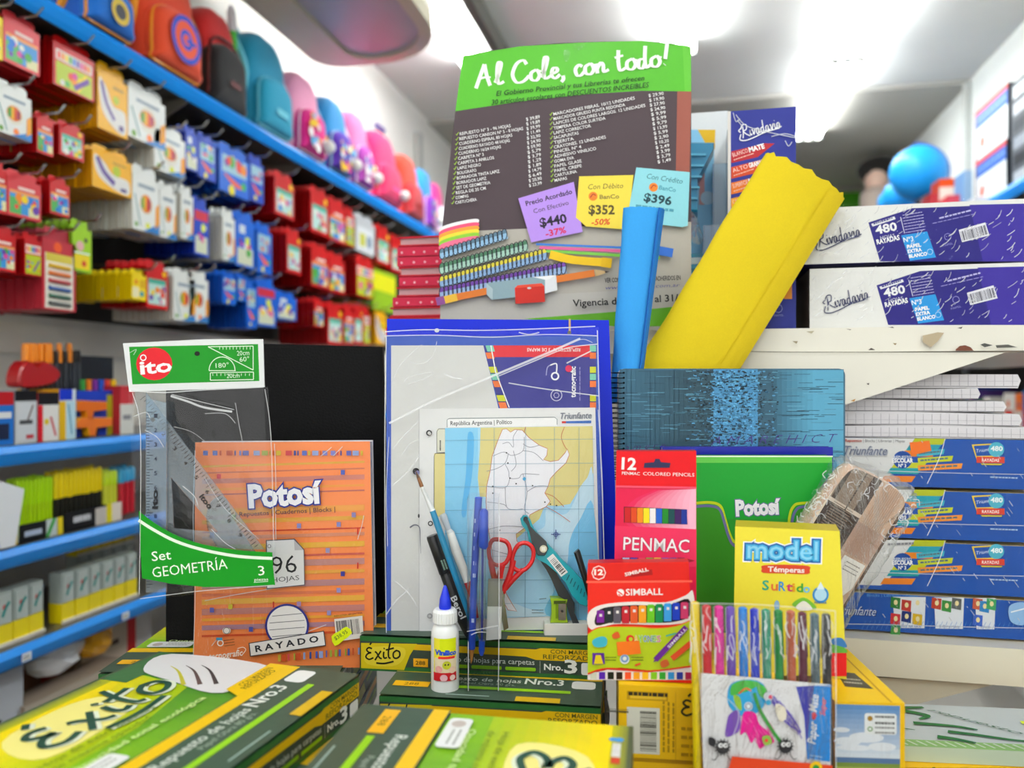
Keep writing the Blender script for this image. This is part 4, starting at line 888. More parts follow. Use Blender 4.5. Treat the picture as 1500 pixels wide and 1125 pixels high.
# standing box
M_ = RM(1.012); u0, z1 = ray(M_, 1070, 163); u1 = ray(M_, 1166, 163)[0]
t = thing('paper_box', 'navy paper box standing upright behind the yellow roll', 'box', Matrix.Translation((u0, 1.012, zt_)))
MB().box(0, 0, 0, u1 - u0, .24, z1 - zt_, '#cfd2d6', '#27308c', '#2a2c70').obj('carton', M_WRAP, t)
p = pxp(M_, 0, 1); p.rect(1066, 163, 1070.5, 478, '#d9d4d0')
for k, (c, tx, t2) in enumerate([('#b4232c', 'BLANCO', 'MATE'), ('#d2481f', 'ALTO', 'GRAMAJE'), ('#e8761c', 'SUPERFICIE', 'LISA'), ('#f2a41a', 'CALIDAD', 'TOTAL')]):
    y = 222 + k * 23; p.poly([(1071, y), (1071, y + 17), (1110, y + 8), (1135, y - 12), (1120, y - 12)], c)
    p.text(tx, 1074, y + 8, 1096, y + 1, 6, '#f4d8d0'); p.text(t2, 1098, y + 1, 1120, y - 5, 7, '#ffffff', .04); p.lines(1075, y + 13, 1105, y + 3, 1, 3, 1.3, '#f0c8b8')
p.rect(1148, 410, 1160, 438, '#e8912a'); p.ring(1140, 452, 6, 1, '#8a90d0', n=8); p.text('PAPEL', 1134, 464, 1148, 463, 3, '#8a90d0')
p.script(RIVA, 1088, 202, 1145, 187, 18, 1.5, '#f4f4fa', RIVAW)
p.b.V = [(a - u0, y, c - zt_) for a, y, c in p.b.V]; p.b.obj('front_print', M_WRAP, t)
cr = pxp(M_, -.002, 1)
for s_ in ([(1078, 168), (1090, 182), (1110, 190), (1166, 202)], [(1080, 176), (1088, 186)], [(1130, 200), (1150, 196), (1166, 200)], [(1074, 165), (1078, 178), (1084, 174)], [(1150, 206), (1155, 214), (1160, 208)]): cr.stroke(s_, 1.3, '#ffffff')
cr.b.V = [(a - u0, y, c - zt_) for a, y, c in cr.b.V]; cr.b.obj('painted_crease_glint', M_CREASE_GLINT, t)  # white strokes painted as glints on the standing box's film
# clear holder with teal cases, poster card behind it
M_ = RM(1.12); u0, z1 = ray(M_, 985, 168); u1 = ray(M_, 1066, 168)[0]
p = pxp(M_, 0, 1); p.rect(985, 190, 1046, 430, '#8fcdf0'); p.poly([(1022, 190), (1048, 190), (1047, 218), (1040, 222)], '#e8b81c'); p.circ(1030, 240, 8, '#e07060'); p.rect(1024, 245, 1032, 300, '#d89a98'); p.circ(1036, 290, 10, '#c8e4f4')
p.b.V = [(a - u0, y, c - zt_) for a, y, c in p.b.V]
t = thing('framed_card', 'pale blue picture card with a yellow corner behind the teal cases', 'card', Matrix.Translation((u0, 1.12, zt_)))
MB().box(0, 0, 0, u1 - u0, .006, z1 - zt_, '#e8ecee').join(p.b).obj('card', M_GLOSS, t)
M_ = RM(1.06)
t = thing('pencil_case', 'tapered teal plastic case standing behind the poster edge', 'case', Matrix.Translation((ray(M_, 1000, 300)[0], 1.06, ray(M_, 1000, 312)[1])))
u_, z_ = ray(M_, 1000, 312)
o = [ray(M_, *q) for q in [(985, 208), (1046, 208), (1046, 216), (1022, 262), (1022, 310), (985, 310)]]; o = [(a - u_, c - z_) for a, c in o]
MB().prism(o, 0, .04, '#1488b4', None, .003).obj('case_body', M_PLAST, t)
for k in range(5):
    y = 226 + k * 16; q = [ray(M_, a, b_) for a, b_ in [(1006, y), (1022 + (4 - k) * 3, y), (1022 + (4 - k) * 3, y + 3), (1006, y + 3)]]
    MB().prism([(a - u_, c - z_) for a, c in q], -.004, 0, '#5ab8dc').obj('rib', M_PLAST, t)
zz = zt_
for k in range(5):
    u_, z_ = ray(M_, 1004, 436)
    hb = .021; b = MB().box(0, 0, 0, .075, .08, hb - .001, '#1a8fb0').box(.003, -.0006, hb * .3, .0735, 0, hb * .7, '#d8e8e8')
    tag(b.obj('teal_box', M_PLAST, None, Matrix.Translation((ray(RM(1.055), 968, 400)[0] + (k % 2) * .002, 1.055, zz))), '%s teal-edged box in the pile right of the poster' % ['lowest', 'second lowest', 'middle', 'second highest', 'highest'][k], 'box')
    zz += hb
for k, (px_, c) in enumerate([(1030, '#9fb8c8'), (1044, '#b0c4d0')]):
    M2 = RM(1.03 + k * .03); u_, _ = ray(M2, px_, 400); zt2 = ray(M2, px_, 330 - k * 90)[1]
    b = MB().box(0, 0, 0, .022, .004, zt2 - zt_, c).box(0, .004, 0, .002, .08, zt2 - zt_, c).box(.02, .004, 0, .022, .08, zt2 - zt_, c)
    tag(b.obj('clear_holder', M_BLUECLEAR, None, Matrix.Translation((u_, 1.03 + k * .03, zt_))), '%s clear bluish plastic holder between poster and standing navy box' % ('shorter', 'taller')[k], 'holder')

# red dotted books, spines towards the photographer
M_ = RM(1.05); z = zt_; rng = random.Random(4)
sp = [('t', 580), ('b', 578), ('t', 572), ('b', 570), ('r', 568), ('t', 570), ('r', 574), ('p', 574), ('t', 576), ('p', 574), ('r', 574), ('r', 578), ('p', 578), ('b', 580), ('t', 578)]
ztop = ray(M_, 600, 346)[1]; hN = (ztop - zt_) / 10
lay = [('s', 566), ('p', 570), ('p', 572), ('r', 576), ('p', 580), ('r', 584), ('p', 583), ('r', 582), ('r', 583), ('p', 582)]
for k, (kd, px_) in enumerate(lay):
    u_, _ = ray(M_, px_ + rng.uniform(-1, 1), 400); wd = .15; h_ = hN - .0006; b = MB(); red = '#c41830'
    if kd == 'p':
        b.box(0, 0, 0, wd, .2, .0022, red).box(0, 0, h_ - .0022, wd, .2, h_, red).box(.003, .003, .0022, wd - .003, .197, h_ - .0022, '#c79a9e').box(0, .19, 0, wd, .2, h_, red)
    else:
        b.box(0, .002, 0, wd, .2, h_, red).box(0, -.0005, h_ * .04, wd, .002, h_ * .96, '#d2264a' if kd == 'r' else '#c8102c')
        q = Pr(lambda a, c: (a, c)); 
        for i in range(9): q.circ(.006 + i * .017 + rng.uniform(0, .002), h_ * .4, .0017, '#f0b8c4', n=10)
        b.join(q.b, -.0006)
    names_ = ['lowest', 'second lowest', 'third lowest', 'fourth lowest', 'fifth lowest', 'fifth highest', 'fourth highest', 'third highest', 'second highest', 'highest']
    tag(b.obj('red_book', M_CLOTH if kd != 'p' else M_PRINT, None, Matrix.Translation((u_, 1.05, z))), '%s red book of the pile, %s' % (names_[k], 'pages showing between red covers' if kd == 'p' else 'its dotted red spine showing'), 'book', 'pile of red dotted books')
    z += hN
# ---- squared-paper pads and blue paper boxes on the lower rack shelf
M_ = RM(1.0)
zb = z2 + .0028
def tri_box(yt, yb, px0, style, label, base):
    u0, z1 = ray(M_, px0, yt); u1 = ray(M_, 1520, yt)[0]; z0 = base if base is not None else ray(M_, px0, yb)[1]
    t = thing('paper_box', label, 'box', Matrix.Translation((u0, 1.0, z0)))
    MB().box(0, 0, 0, u1 - u0, .3, z1 - z0, '#d8c8a8', '#1750a8', '#d8cfae').obj('carton', M_WRAP, t)
    p = pxp(M_, 0, 1); h_ = yb - yt
    s = lambda x, y: (x, yt + y * h_ / 68 + (x - 1240) * .012)
    if style < 3:
        p.poly([s(px0 + .5, 0.5), s(1352, 0), s(1300, 60), s(1290, 67), s(px0 + .5, 66)], '#e2e2e2')
        for y0, c, w_ in ((0, '#b6c01c', 60), (9, '#1f9fb4', 55), (18, '#e8861c', 50), (36, '#c8cc20', 62), (44, '#1aa0a8', 58), (56, '#e8801c', 60)):
            xx = 1352 - y0 * .8; p.poly([s(xx - 12, y0), s(xx + 34, y0), s(xx + 28, y0 + 9), s(xx - 18, y0 + 9)], c)
        p.circ(*s(1322, 32), 14, '#12489c', 13); p.text('REPUESTO', *s(1309, 30), *s(1335, 30), 4, '#e8f0fa', .01); p.text('ESCOLAR', *s(1307, 36), *s(1337, 36), 6, '#ffffff', .04); p.text('Nº 3', *s(1316, 43), *s(1327, 43), 5, '#ffffff', .03)
        for y0, x0, x1, c in ((17, 1342, 1384, '#3fb0c8'), (27, 1344, 1396, '#c6d024'), (38, 1344, 1410, '#ee9030')):
            p.poly([s(x0, y0 + 2), s(x1, y0 - 2), s(x1 - 2, y0 + 6), s(x0 + 1, y0 + 10)], c); p.lines(*s(x0 + 4, y0 + 7), *s(x1 - 6, y0 + 3), 1, 3, 2.6, '#55707a')
        p.stroke([s(1384, 0), s(1376, 28), s(1358, 67)], 1, '#f2f2f2')
        p.poly([s(1423, 8), s(1455, 6), s(1462, 30), s(1430, 30)], '#e8c840'); p.poly([s(1426, 10), s(1453, 8), s(1456, 24), s(1430, 25)], '#1750a8'); p.text('Triunf', *s(1430, 20), *s(1450, 17), 5, '#d8e4f8', 0, .3)
        p.circ(*s(1459, 15), 11.5, '#4fb4cc', 11); p.text('480', *s(1451, 17), *s(1468, 17), 7, '#f4fafc', .03); p.poly([s(1430, 26), s(1471, 26), s(1471, 35), s(1430, 35)], '#d8402e'); p.poly([s(1436, 36), s(1468, 36), s(1466, 38), s(1438, 38)], '#d8c82c'); p.text('RAYADAS', *s(1438, 33), *s(1463, 33), 4.5, '#fbe8e4', .02)
        p.lines(*s(1450, 57), *s(1490, 58), 1, 4, 2, '#a8c4e8')
        if style == 0:
            p.text('Repuestos', *s(1238, 6), *s(1262, 6), 4, '#b8402a', .02); p.text('| Blocks | Librerías | Mapas', *s(1264, 6), *s(1325, 6), 4, '#6a6a72'); p.text('Triunfante', *s(1238, 26), *s(1300, 26), 13, '#b8bcc8', .03, .4); p.text('Triunfante', *s(1237, 25), *s(1299, 25), 13, '#5a6280', 0, .4)
            p.poly([s(1332, 6), s(1361, 3), s(1364, 18), s(1335, 25)], '#f4751c')
        if style == 2: p.lines(*s(1300, 8), *s(1338, 6), 1, 3, 3, '#8a8a92')
    else:
        p.text('Blocks | Librerías | Mapas', *s(1270, 8), *s(1344, 8), 4, '#5fa0e0'); p.text('Triunfante', *s(1228, 38), *s(1284, 40), 13, '#0c2c70', .02, .4); p.text('Triunfante', *s(1227, 37), *s(1283, 39), 13, '#c8d0e4', 0, .4)
        for x0, x1, cs in ((1308, 1356, ['#2f7a34', '#b83428', '#e0e4e8', '#c82c30', '#1a2c70', '#d8b020', '#3a8a3c']), (1368, 1412, ['#b83c24', '#3a8a3c', '#5a5f60']), (1428, 1458, ['#c0583c', '#2f7fc0', '#40a060', '#3a5fc0'])):
            p.poly([s(x0, 8), s(x1, 8), s(x1 - 2, 58), s(x0 + 2, 58)], '#dfe3ea')
            for k, c in enumerate(cs):
                xa = x0 + (x1 - x0) * (k % 3) / 3 - 3; ya = 8 + 22 * (k // 3) + 4 * (k % 2); p.poly([s(xa, ya), s(xa + 14, ya + 2), s(xa + 13, ya + 20), s(xa - 1, ya + 17)], c); p.circ(*s(xa + 7, ya + 9), 3, '#e8d8a0', 4, n=8)
            p.text('Librerías', *s(x0 + 8, 56), *s(x1 - 8, 56), 4, '#3a5fa8')
        p.smooth([s(1478, 20), s(1500, 14), s(1515, 30), s(1500, 50), s(1480, 45)], '#8fb8e4'); p.stroke([s(1480, 30), s(1500, 24)], 2, '#e8eef8')
        for k in range(34): p.stroke([s(1262 + k * 7, 60), s(1268 + k * 7, 46)], .5, '#5a8fd0', sm=False)
    p.b.V = [(a - u0, y, c - z0) for a, y, c in p.b.V]; p.b.obj('front_print', M_WRAP, t)
    cr = pxp(M_, -.003, 1); rr = random.Random(int(yt))
    cr.stroke([(1240, yt + 48), (1300, yt + 49), (1400, yt + 52), (1500, yt + 54)], 1.0, '#ffffff')
    for k in range(16):
        x = rr.uniform(1260, 1495); y = rr.uniform(yt + 4, yb - 4); l_ = rr.uniform(3, 14); cr.stroke([(x, y), (x + l_ * .5, y + l_ * .7)], rr.uniform(.4, 1), '#ffffff')
    cr.b.V = [(a - u0, y, c - z0) for a, y, c in cr.b.V]; cr.b.obj('painted_crease_glint', M_CREASE_GLINT, t)  # painted glint streaks across the wrapped box front
    f = MB().box(-.002, -.0025, -.0002, u1 - u0 + .002, -.0015, z1 - z0 + .0008, '#ffffff'); f.obj('shrink_wrap', M_WRAPF, t)
    return z1
ztb = tri_box(866, 928, 1226, 3, 'blue paper box with small product pictures, lowest of the four on the rack', zb)
ztb = tri_box(790, 858, 1236, 2, 'blue and white paper box with rainbow stripes, second from the bottom', ztb + .0045)
ztb = tri_box(716, 784, 1237, 1, 'blue paper box with rainbow stripes behind the chequered case, third from bottom', ztb + .0045)
ztb = tri_box(641, 708, 1236, 0, 'blue and white paper box with an orange sticker, topmost of four', ztb + .0045)
z = ztb + .0008
for k, (px0, px1, th) in enumerate([(1236, 1512, .0122), (1236, 1493, .0135), (1237, 1470, .0122), (1241, 1432, .0115), (1250, 1491, .0145)]):
    u0 = ray(M_, px0, 600)[0]; u1 = ray(M_, px1, 600)[0]; n = 24; b = MB(); L = u1 - u0
    up = lambda a: (.0012 * math.sin(a * 3.2 + k) - (.0025 * a * a if k == 4 else 0)) + .0012
    top = [(L * i / n, th + up(i / n)) for i in range(n + 1)]; bot = [(L * i / n, (up(i / n) - .0012) if k == 4 else 0) for i in range(n + 1)]
    o = top + [(L + .003, th * .5)] + bot[::-1]
    b.prism(o, 0, .22, '#e8e6ea', '#dcd9de'); q = Pr()
    q.stroke([(0, .0005), (L * .5, .0006 + up(.5) * .4), (L, .0005)], .0007, '#55525a', sm=False)
    for i in range(int(L / .0092)):
        a = .004 + i * .0092; q.rect(a, .0012, a + .0004, th - .0002, '#9a97a0')
    q.k += 1; q.stroke([(0, th * .45), (L, th * .45)], .0004, '#b6b3bc', sm=False); b.join(q.b)
    tag(b.obj('paper_pad', M_PAPER, None, Matrix.Translation((u0, 1.0, z))), '%s squared-paper pad on top of the blue paper boxes' % ['lowest', 'second lowest', 'middle', 'second highest', 'highest, slightly curled'][k], 'pad', None)
    z += th + .0012 + .0014

# ================================================================ counter and the stacked paper boxes
TT = H - .3955
t = thing('counter', 'shop counter under the stacked green and yellow paper boxes', 'counter', Matrix.Translation((0, .62, 0)) @ Matrix.Rotation(TH, 4, 'Z'))
MB().box(-.75, -.42, TT - .03, .50, .29, TT, '#6d5a48', bev=0).obj('counter_top', M_PRINT, t)
MB().box(-.72, -.38, 0, .47, .26, TT - .03, '#8a8278').obj('counter_base', M_MATTE, t)
BS, BT, BH = .24, .21, .0343
def to_top(b, h_): b.V = [(a, c, h_ - y) for a, y, c in b.V]; return b
def mixc(a, b_, t_): a, b_ = hx(a), hx(b_); return tuple(a[i] * (1 - t_) + b_[i] * t_ for i in range(3))
def exito_root():
    t = thing('paper_box', 'x', 'box', Matrix.Identity(4))
    MB().box(0, 0, 0, BS, BT, BH, '#24492c', bev=0).obj('carton', M_WRAP, t)
    S_, T_ = BS, BT; p = Pr()
    P = lambda u, v: (u * S_, v * T_)
    # top: main field as a colour gradient from yellow to green
    for i in range(16):
        for j in range(1):
            x0, x1 = i / 16, (i + 1) / 16
            a0, a1 = .36 + .0 * x0, .36
            p.poly([P(x0, .34), P(x1, .34), P(x1, .97), P(x0, .97)], mixc('#8cc41c', '#2a7a34', min(1, max(0, (x0 - .1) * 1.25)))); p.k -= 1
    p.k += 1
    for k in range(9):      # yellow field fading in towards the far long side
        v0 = .5 + .045 * k; p.poly([P(.0, v0), P(.42 + .02 * k, v0 + .01), P(.74 - .0 * k, v0 + .10), P(.80, .97), P(.0, .97)], mixc('#b4d01c', '#f8dc10', k / 8))
    p.smooth([P(.18, .62), P(.5, .64), P(.6, .78), (S_ * .5, T_ * .9), P(.22, .86)], '#f8ec8c')
    for k in range(6): p.poly([P(0, .93 + k * .012), P(.70 - .012 * k, .93 + k * .012), P(.70, 1), P(0, 1)], mixc('#b8b820', '#5c7048', k / 5))
    p.poly([P(.70, .86), P(1, .86), P(1, 1), P(.70, 1)], '#3c6a40'); p.poly([P(.0, .985), P(1, .985), P(1, 1), P(0, 1)], '#4c5c44')
    p.circ(*P(.10, .955), .0035, '#3a9ce0', n=10); p.circ(*P(.10, .935), .003, '#3a9ce0', n=10); p.text('boreal', *P(.13, .945), *P(.22, .945), .005, '#f2f4f4', .02) if False else p.lines(*P(.125, .935), *P(.21, .935), 1, .01, .006, '#f2f4f4'); p.lines(*P(.215, .935), *P(.25, .935), 1, .01, .006, '#e04838')
    p.smooth([P(.72, .42), P(.98, .40), P(.99, .92), P(.82, .9), P(.76, .7)], '#e2e0e4')
    for a, c in (((.74, .62), '#c8c040'), ((.76, .56), '#58484a'), ((.78, .5), '#3c3a40')): p.stroke([P(*a), P(a[0] + .1, a[1] + .12), P(a[0] + .14, a[1] + .2)], .004, c, wf=lambda t_, x, y: 1 - t_ * .9)
    W_ = 3.0
    p.script(EXITO, *P(.22, .65), *P(.74, .65), T_ * .18, .0070, '#e9f0d8', W_, dx0=.0015, dy0=-.0022)
    p.script(EXITO, *P(.22, .65), *P(.74, .65), T_ * .18, .0054, '#1f4a3c', W_)
    p.text('Hoja de extra blancura,', *P(.12, .56), *P(.56, .56), .0055, '#5c7a1c'); p.text('de máxima opacidad', *P(.12, .51), *P(.48, .51), .0055, '#5c7a1c'); p.text('Opacidad total ecológica', *P(.12, .44), *P(.66, .44), .006, '#d4ec9c', .015)
    p.poly([(a, c) for a, c in rrect(.05 * S_, .355 * T_, .25 * S_, .44 * T_, .004)], '#eef0ee'); p.circ(*P(.09, .395), .0055, '#c8bcb4', n=12); p.lines(*P(.13, .41), *P(.23, .41), 2, .005, .0018, '#a8aaa4')
    # strip that repeats the long side's print
    p.rect(0, 0, S_, .34 * T_, '#3e5344'); p.rect(0, .275 * T_, S_, .335 * T_, '#f2c414'); p.poly([P(.7, .335), P(.74, .42), P(1, .42), P(1, .335)], '#f2c414')
    p.text('CON MARGEN', *P(.78, .375), *P(.96, .375), .006, '#8a7410', .01); p.text('REFORZADO', *P(.76, .345), *P(.94, .345), .006, '#8a7410', .02)
    p.text('Repuesto de hojas', *P(.2, .205), *P(.62, .205), .0095, '#dfe6dc', .01); p.text('Papel Obra 80 grs.', *P(.34, .165), *P(.60, .165), .0055, '#a8b8a8'); p.text('Nro.3', *P(.64, .2), *P(.82, .2), .014, '#eef2ea', .02)
    p.poly(rrect(.86 * S_, .17 * T_, .97 * S_, .26 * T_, .005), '#eff1ef'); p.rect(.22 * S_, .11 * T_, .86 * S_, .14 * T_, '#93cc1c'); p.rect(.03 * S_, .10 * T_, .2 * S_, .16 * T_, '#f4b81c'); p.text('288', *P(.08, .115), *P(.15, .115), .006, '#6a5410')
    p.rect(.62 * S_, .0, .82 * S_, .05 * T_, '#d8b01c'); p.rect(.3 * S_, .03 * T_, .5 * S_, .037 * T_, '#a8c0b8')
    to_top(p.b, BH).obj('top_print', M_WRAP, t)
    # long side
    p = Pr(); Q = lambda u, v: (u * S_, v * BH)
    p.rect(0, 0, S_, BH, '#3c4a40'); p.rect(0, .86 * BH, S_, BH, '#2f6a34'); p.rect(0, 0, S_, .14 * BH, '#2f6a34')
    p.poly([Q(.22, .82), Q(.74, .82), Q(.76, .86), Q(1, .86), Q(1, .52), Q(.74, .52), Q(.7, .6), Q(.22, .66)], '#e8bc14'); p.text('CON MARGEN', *Q(.80, .72), *Q(.985, .72), .0040, '#5a5a24', .01); p.text('REFORZADO', *Q(.77, .56), *Q(.985, .56), .0044, '#5a5a24', .01)
    p.poly([Q(.005, .06), Q(.19, .06), Q(.215, .5), Q(.245, .84), Q(.005, .80)], '#dcc41c'); p.smooth([Q(.03, .2), Q(.16, .2), Q(.19, .7), Q(.04, .66)], '#e8d23a')
    p.script(EXITO, *Q(.025, .32), *Q(.175, .40), BH * .36, .0016, '#20241c', 3.0)
    p.poly([Q(.23, .18), Q(.292, .18), Q(.292, .42), Q(.23, .42)], '#f4b01c'); p.text('288', *Q(.24, .24), *Q(.28, .24), .0038, '#4a3c14', .02)
    p.text('Repuesto de hojas para carpetas', *Q(.31, .38), *Q(.735, .38), .0052, '#dfe4dc'); p.poly(rrect(.31 * S_, .2 * BH, .46 * S_, .3 * BH, .001), '#8cc41c'); p.poly(rrect(.475 * S_, .2 * BH, .6 * S_, .3 * BH, .001), '#8cc41c'); p.poly(rrect(.615 * S_, .2 * BH, .74 * S_, .3 * BH, .001), '#8cc41c')
    p.rect(.757 * S_, .16 * BH, .7585 * S_, .5 * BH, '#c8d0c4'); p.text('Nro.', *Q(.775, .26), *Q(.85, .26), .0058, '#f2f4ee', .03); p.text('3', *Q(.86, .2), *Q(.905, .2), .0125, '#f2f4ee', .03); p.poly(rrect(.925 * S_, .16 * BH, .985 * S_, .5 * BH, .002), '#eef0ee')
    p.b.obj('side_print', M_WRAP, t)
    # short ends
    for e in (0, 1):
        p = Pr(); p.rect(0, 0, T_, BH, '#2c5a34'); p.rect(.3 * T_, .55 * BH, T_ * .98, .8 * BH, '#e8a41c'); p.rect(.06 * T_, .1 * BH, .26 * T_, .9 * BH, '#dfe2dc'); p.bars(.08 * T_, .2 * BH, .24 * T_, .2 * BH, .6 * BH, 14); p.poly([(.32 * T_, .1 * BH), (.6 * T_, .1 * BH), (.56 * T_, .5 * BH), (.32 * T_, .5 * BH)], '#c8cc24'); p.rect(.64 * T_, .3 * BH, .96 * T_, .42 * BH, '#7cb424')
        p.b.V = [(-(-y), T_ - a, c) if e == 0 else (S_ + (-y), a, c) for a, y, c in p.b.V]
        if e == 0: p.b.V = [(x if x < 0 else -x, y, c) for x, y, c in p.b.V]
        p.b.obj('end_print', M_WRAP, t)
    f = MB(); e_ = .0011; n1, n2 = 24, 20; rr = random.Random(3)
    f.V = [(-e_ + (BS + 2 * e_) * i / n1, -e_ + (BT + 2 * e_) * j / n2, BH + .0002 + rr.random() * .0003) for j in range(n2 + 1) for i in range(n1 + 1)]
    f.Fs = [(j * (n1 + 1) + i, j * (n1 + 1) + i + 1, (j + 1) * (n1 + 1) + i + 1, (j + 1) * (n1 + 1) + i) for j in range(n2) for i in range(n1)]; f.C = [(1, 1, 1)] * len(f.Fs)
    f.add([(-e_, -e_, .0), (BS + e_, -e_, .0), (BS + e_, -e_, BH + .0002), (-e_, -e_, BH + .0002)], [(0, 1, 2, 3)], '#ffffff')
    f.obj('shrink_wrap', M_WRAPF, t, smooth=2)
    return t
ex0 = exito_root(); ex_used = False
def exito(cx, cd, top, yaw, label, sx=1.0):
    """cx, cd: the box corner (start of the long side) in metres right of and away from the photographer"""
    global ex_used
    o = ex0 if not ex_used else copy_tree(ex0); ex_used = True
    o.matrix_basis = Matrix.Translation(cam2w(cx, cd, H - top - BH)) @ Matrix.Rotation(TH + math.radians(yaw), 4, 'Z') @ Matrix.Diagonal((sx, 1, 1, 1))
    o['label'] = label; return o
LV = (.2535, .289, .3245, .360)
exito(-.153, .790, LV[0], -7, 'green and yellow paper box under the pens and map, topmost of the middle pile')
exito(-.123, .727, LV[1], -8, 'green paper box the glue bottle stands on, second in the middle pile', .85)
exito(-.130, .735, LV[2], -6, 'green paper box third from the top in the middle pile', .9)
exito(-.140, .740, LV[3], -7, 'green paper box at the bottom of the middle pile', .95)
exito(-.203, .451, LV[0], 73, 'large green and yellow paper box in the front left corner, topmost of its pile')
exito(-.196, .447, LV[1], 72, 'green paper box second from the top in the front left pile')
exito(-.199, .450, LV[2], 74, 'green paper box third from the top in the front left pile')
exito(-.197, .449, LV[3], 73, 'green paper box at the bottom of the front left pile')
exito(-.117, .617, LV[0], -100.3, 'green and yellow paper box front centre with its writing upside down, topmost of its pile')
exito(-.120, .612, LV[1], -99, 'green paper box second from the top in the front centre pile')
exito(-.118, .615, LV[2], -101, 'green paper box third from the top in the front centre pile')
exito(-.119, .614, LV[3], -100, 'green paper box at the bottom of the front centre pile')
exito(-.412, .782, LV[1], 0, 'green paper box under the orange pad and the black board, upper')
exito(-.410, .784, LV[2], 0, 'green paper box under the orange pad, middle of its pile')
exito(-.411, .783, LV[3], 0, 'green paper box under the orange pad, lowest of its pile')
# yellow boxes on the right
def ybox(cx0, cx1, cd, dep, top, bot, label, prn=None, col='#e8b80c', topc='#f0c410', topprn=None, yaw=0):
    t = thing('yellow_paper_box', label, 'box', Matrix.Translation(cam2w(cx0, cd, H - bot)) @ Matrix.Rotation(TH + math.radians(yaw), 4, 'Z'))
    w_, h_ = cx1 - cx0, bot - top
    MB().box(0, 0, 0, w_, dep, h_, col, '#efbe12', topc).obj('carton', M_WRAP, t)
    if prn: p = Pr(); prn(p, w_, h_); p.b.obj('front_print', M_WRAP, t)
    if topprn: p = Pr(); topprn(p, w_, dep); to_top(p.b, h_).obj('top_print', M_WRAP, t)
    f = MB().box(-.001, -.0012, 0, w_ + .001, -.0008, h_ + .0006, '#ffffff'); f.obj('shrink_wrap', M_WRAPF, t)
    return t
def fprn(p, w_, h_):
    p.rect(w_ * .05, h_ * .80, w_ * .30, h_ * .92, '#c89a10'); p.rect(w_ * .07, h_ * .82, w_ * .29, h_ * .86, '#e8c030'); p.lines(w_ * .06, h_ * .86, w_ * .3, h_ * .86, 1, .01, .003, '#3a3420'); p.rect(w_ * .05, h_ * .06, w_ * .25, h_ * .70, '#dcdccc')
    p.bars(w_ * .13, h_ * .1, w_ * .13, h_ * .66, w_ * .1 * -1, 26, '#3a3a30', 4); p.bars(w_ * .06, h_ * .66, w_ * .06, h_ * .6, w_ * -.14, 3, '#3a3a30')
    p.lines(w_ * .28, h_ * .1, w_ * .28, h_ * .8, 3, .004, .0016, '#b08a10'); p.rect(w_ * .345, 0, w_ * .348, h_ * .94, '#c89a10')
    p.script(EXITO, w_ * .38, h_ * .62, w_ * .68, h_ * .64, h_ * .22, .0018, '#3c3c1c', 3.0)
    p.lines(w_ * .38, h_ * .42, w_ * .75, h_ * .42, 4, .0072, .0026, '#b88c10')
ybox(.090, .226, .662, .25, .2535, .3142, 'yellow paper box with a barcode under the small crayon carton', fprn, yaw=-7)
ybox(.0905, .226, .663, .25, .3147, .3955, 'yellow paper box beneath the barcode one', lambda p, w_, h_: (p.text('Opalina', w_ * .56, h_ * .8, w_ * .7, h_ * .8, .004, '#8a7010'), p.rect(0, h_ * .96, w_, h_, '#c09010')), yaw=-7)
def gprn(p, w_, h_):
    for k in range(12):
        c = mixc('#5f8fc4', '#cfdce8', k / 11) if k < 9 else mixc('#cfdce8', '#e8ecf0', (k - 9) / 3); p.rect(w_ * .0, h_ * (.97 - k * .055), w_ * .93, h_ * (.97 - (k + 1) * .055 - .002), c); p.k -= 1
    p.k += 1
    for x, y, rx, ry in ((.2, .55, .2, .05), (.5, .6, .25, .06), (.75, .5, .2, .05), (.3, .48, .25, .035), (.1, .68, .12, .03)): p.circ(x * w_ * .9, y * h_, rx * w_, '#e4eaf0', ry * h_)
    p.rect(0, h_ * .3, w_ * .93, h_ * .37, '#5878a0'); p.rect(0, h_ * .0, w_ * .93, h_ * .31, '#7c9440'); p.rect(0, h_ * .2, w_ * .93, h_ * .26, '#a8b454'); p.rect(0, h_ * .0, w_ * .93, h_ * .12, '#5c7830')
    p.poly(rrect(w_ * .42, h_ * .64, w_ * .88, h_ * .88, .002), '#e8ecec'); p.circ(w_ * .5, h_ * .82, w_ * .04, '#a8802c', n=8); p.ring(w_ * .5, h_ * .7, w_ * .03, .0008, '#6a9a4c'); p.lines(w_ * .57, h_ * .83, w_ * .85, h_ * .83, 2, .005, .0018, '#6a6c6c'); p.lines(w_ * .57, h_ * .71, w_ * .85, h_ * .71, 2, .004, .0014, '#8a8c8c')
def gtop(p, w_, d_): p.poly([(w_ * .35, d_ * .25), (w_ * .75, d_ * .22), (w_ * .7, d_ * .5), (w_ * .42, d_ * .52)], '#4a4638'); p.lines(w_ * .42, d_ * .38, w_ * .68, d_ * .36, 2, .008, .003, '#b8b4a0'); p.lines(w_ * .3, d_ * .8, w_ * .6, d_ * .78, 2, .01, .003, '#b88c10'); p.rect(w_ * .8, 0, w_ * .83, d_, '#c89410')
ybox(.258, .312, .627, .128, .2535, .3235, 'yellow box with a landscape picture on its end, beside the markers', gprn, '#e09c10', '#f2c614', gtop, -4)
ybox(.260, .3165, .640, .12, .324, .3955, 'yellow box under the landscape one', None, '#e09c10', yaw=0)
ybox(.272, .325, .775, .14, .2535, .3955, 'tall yellow box hidden behind the landscape one', None)
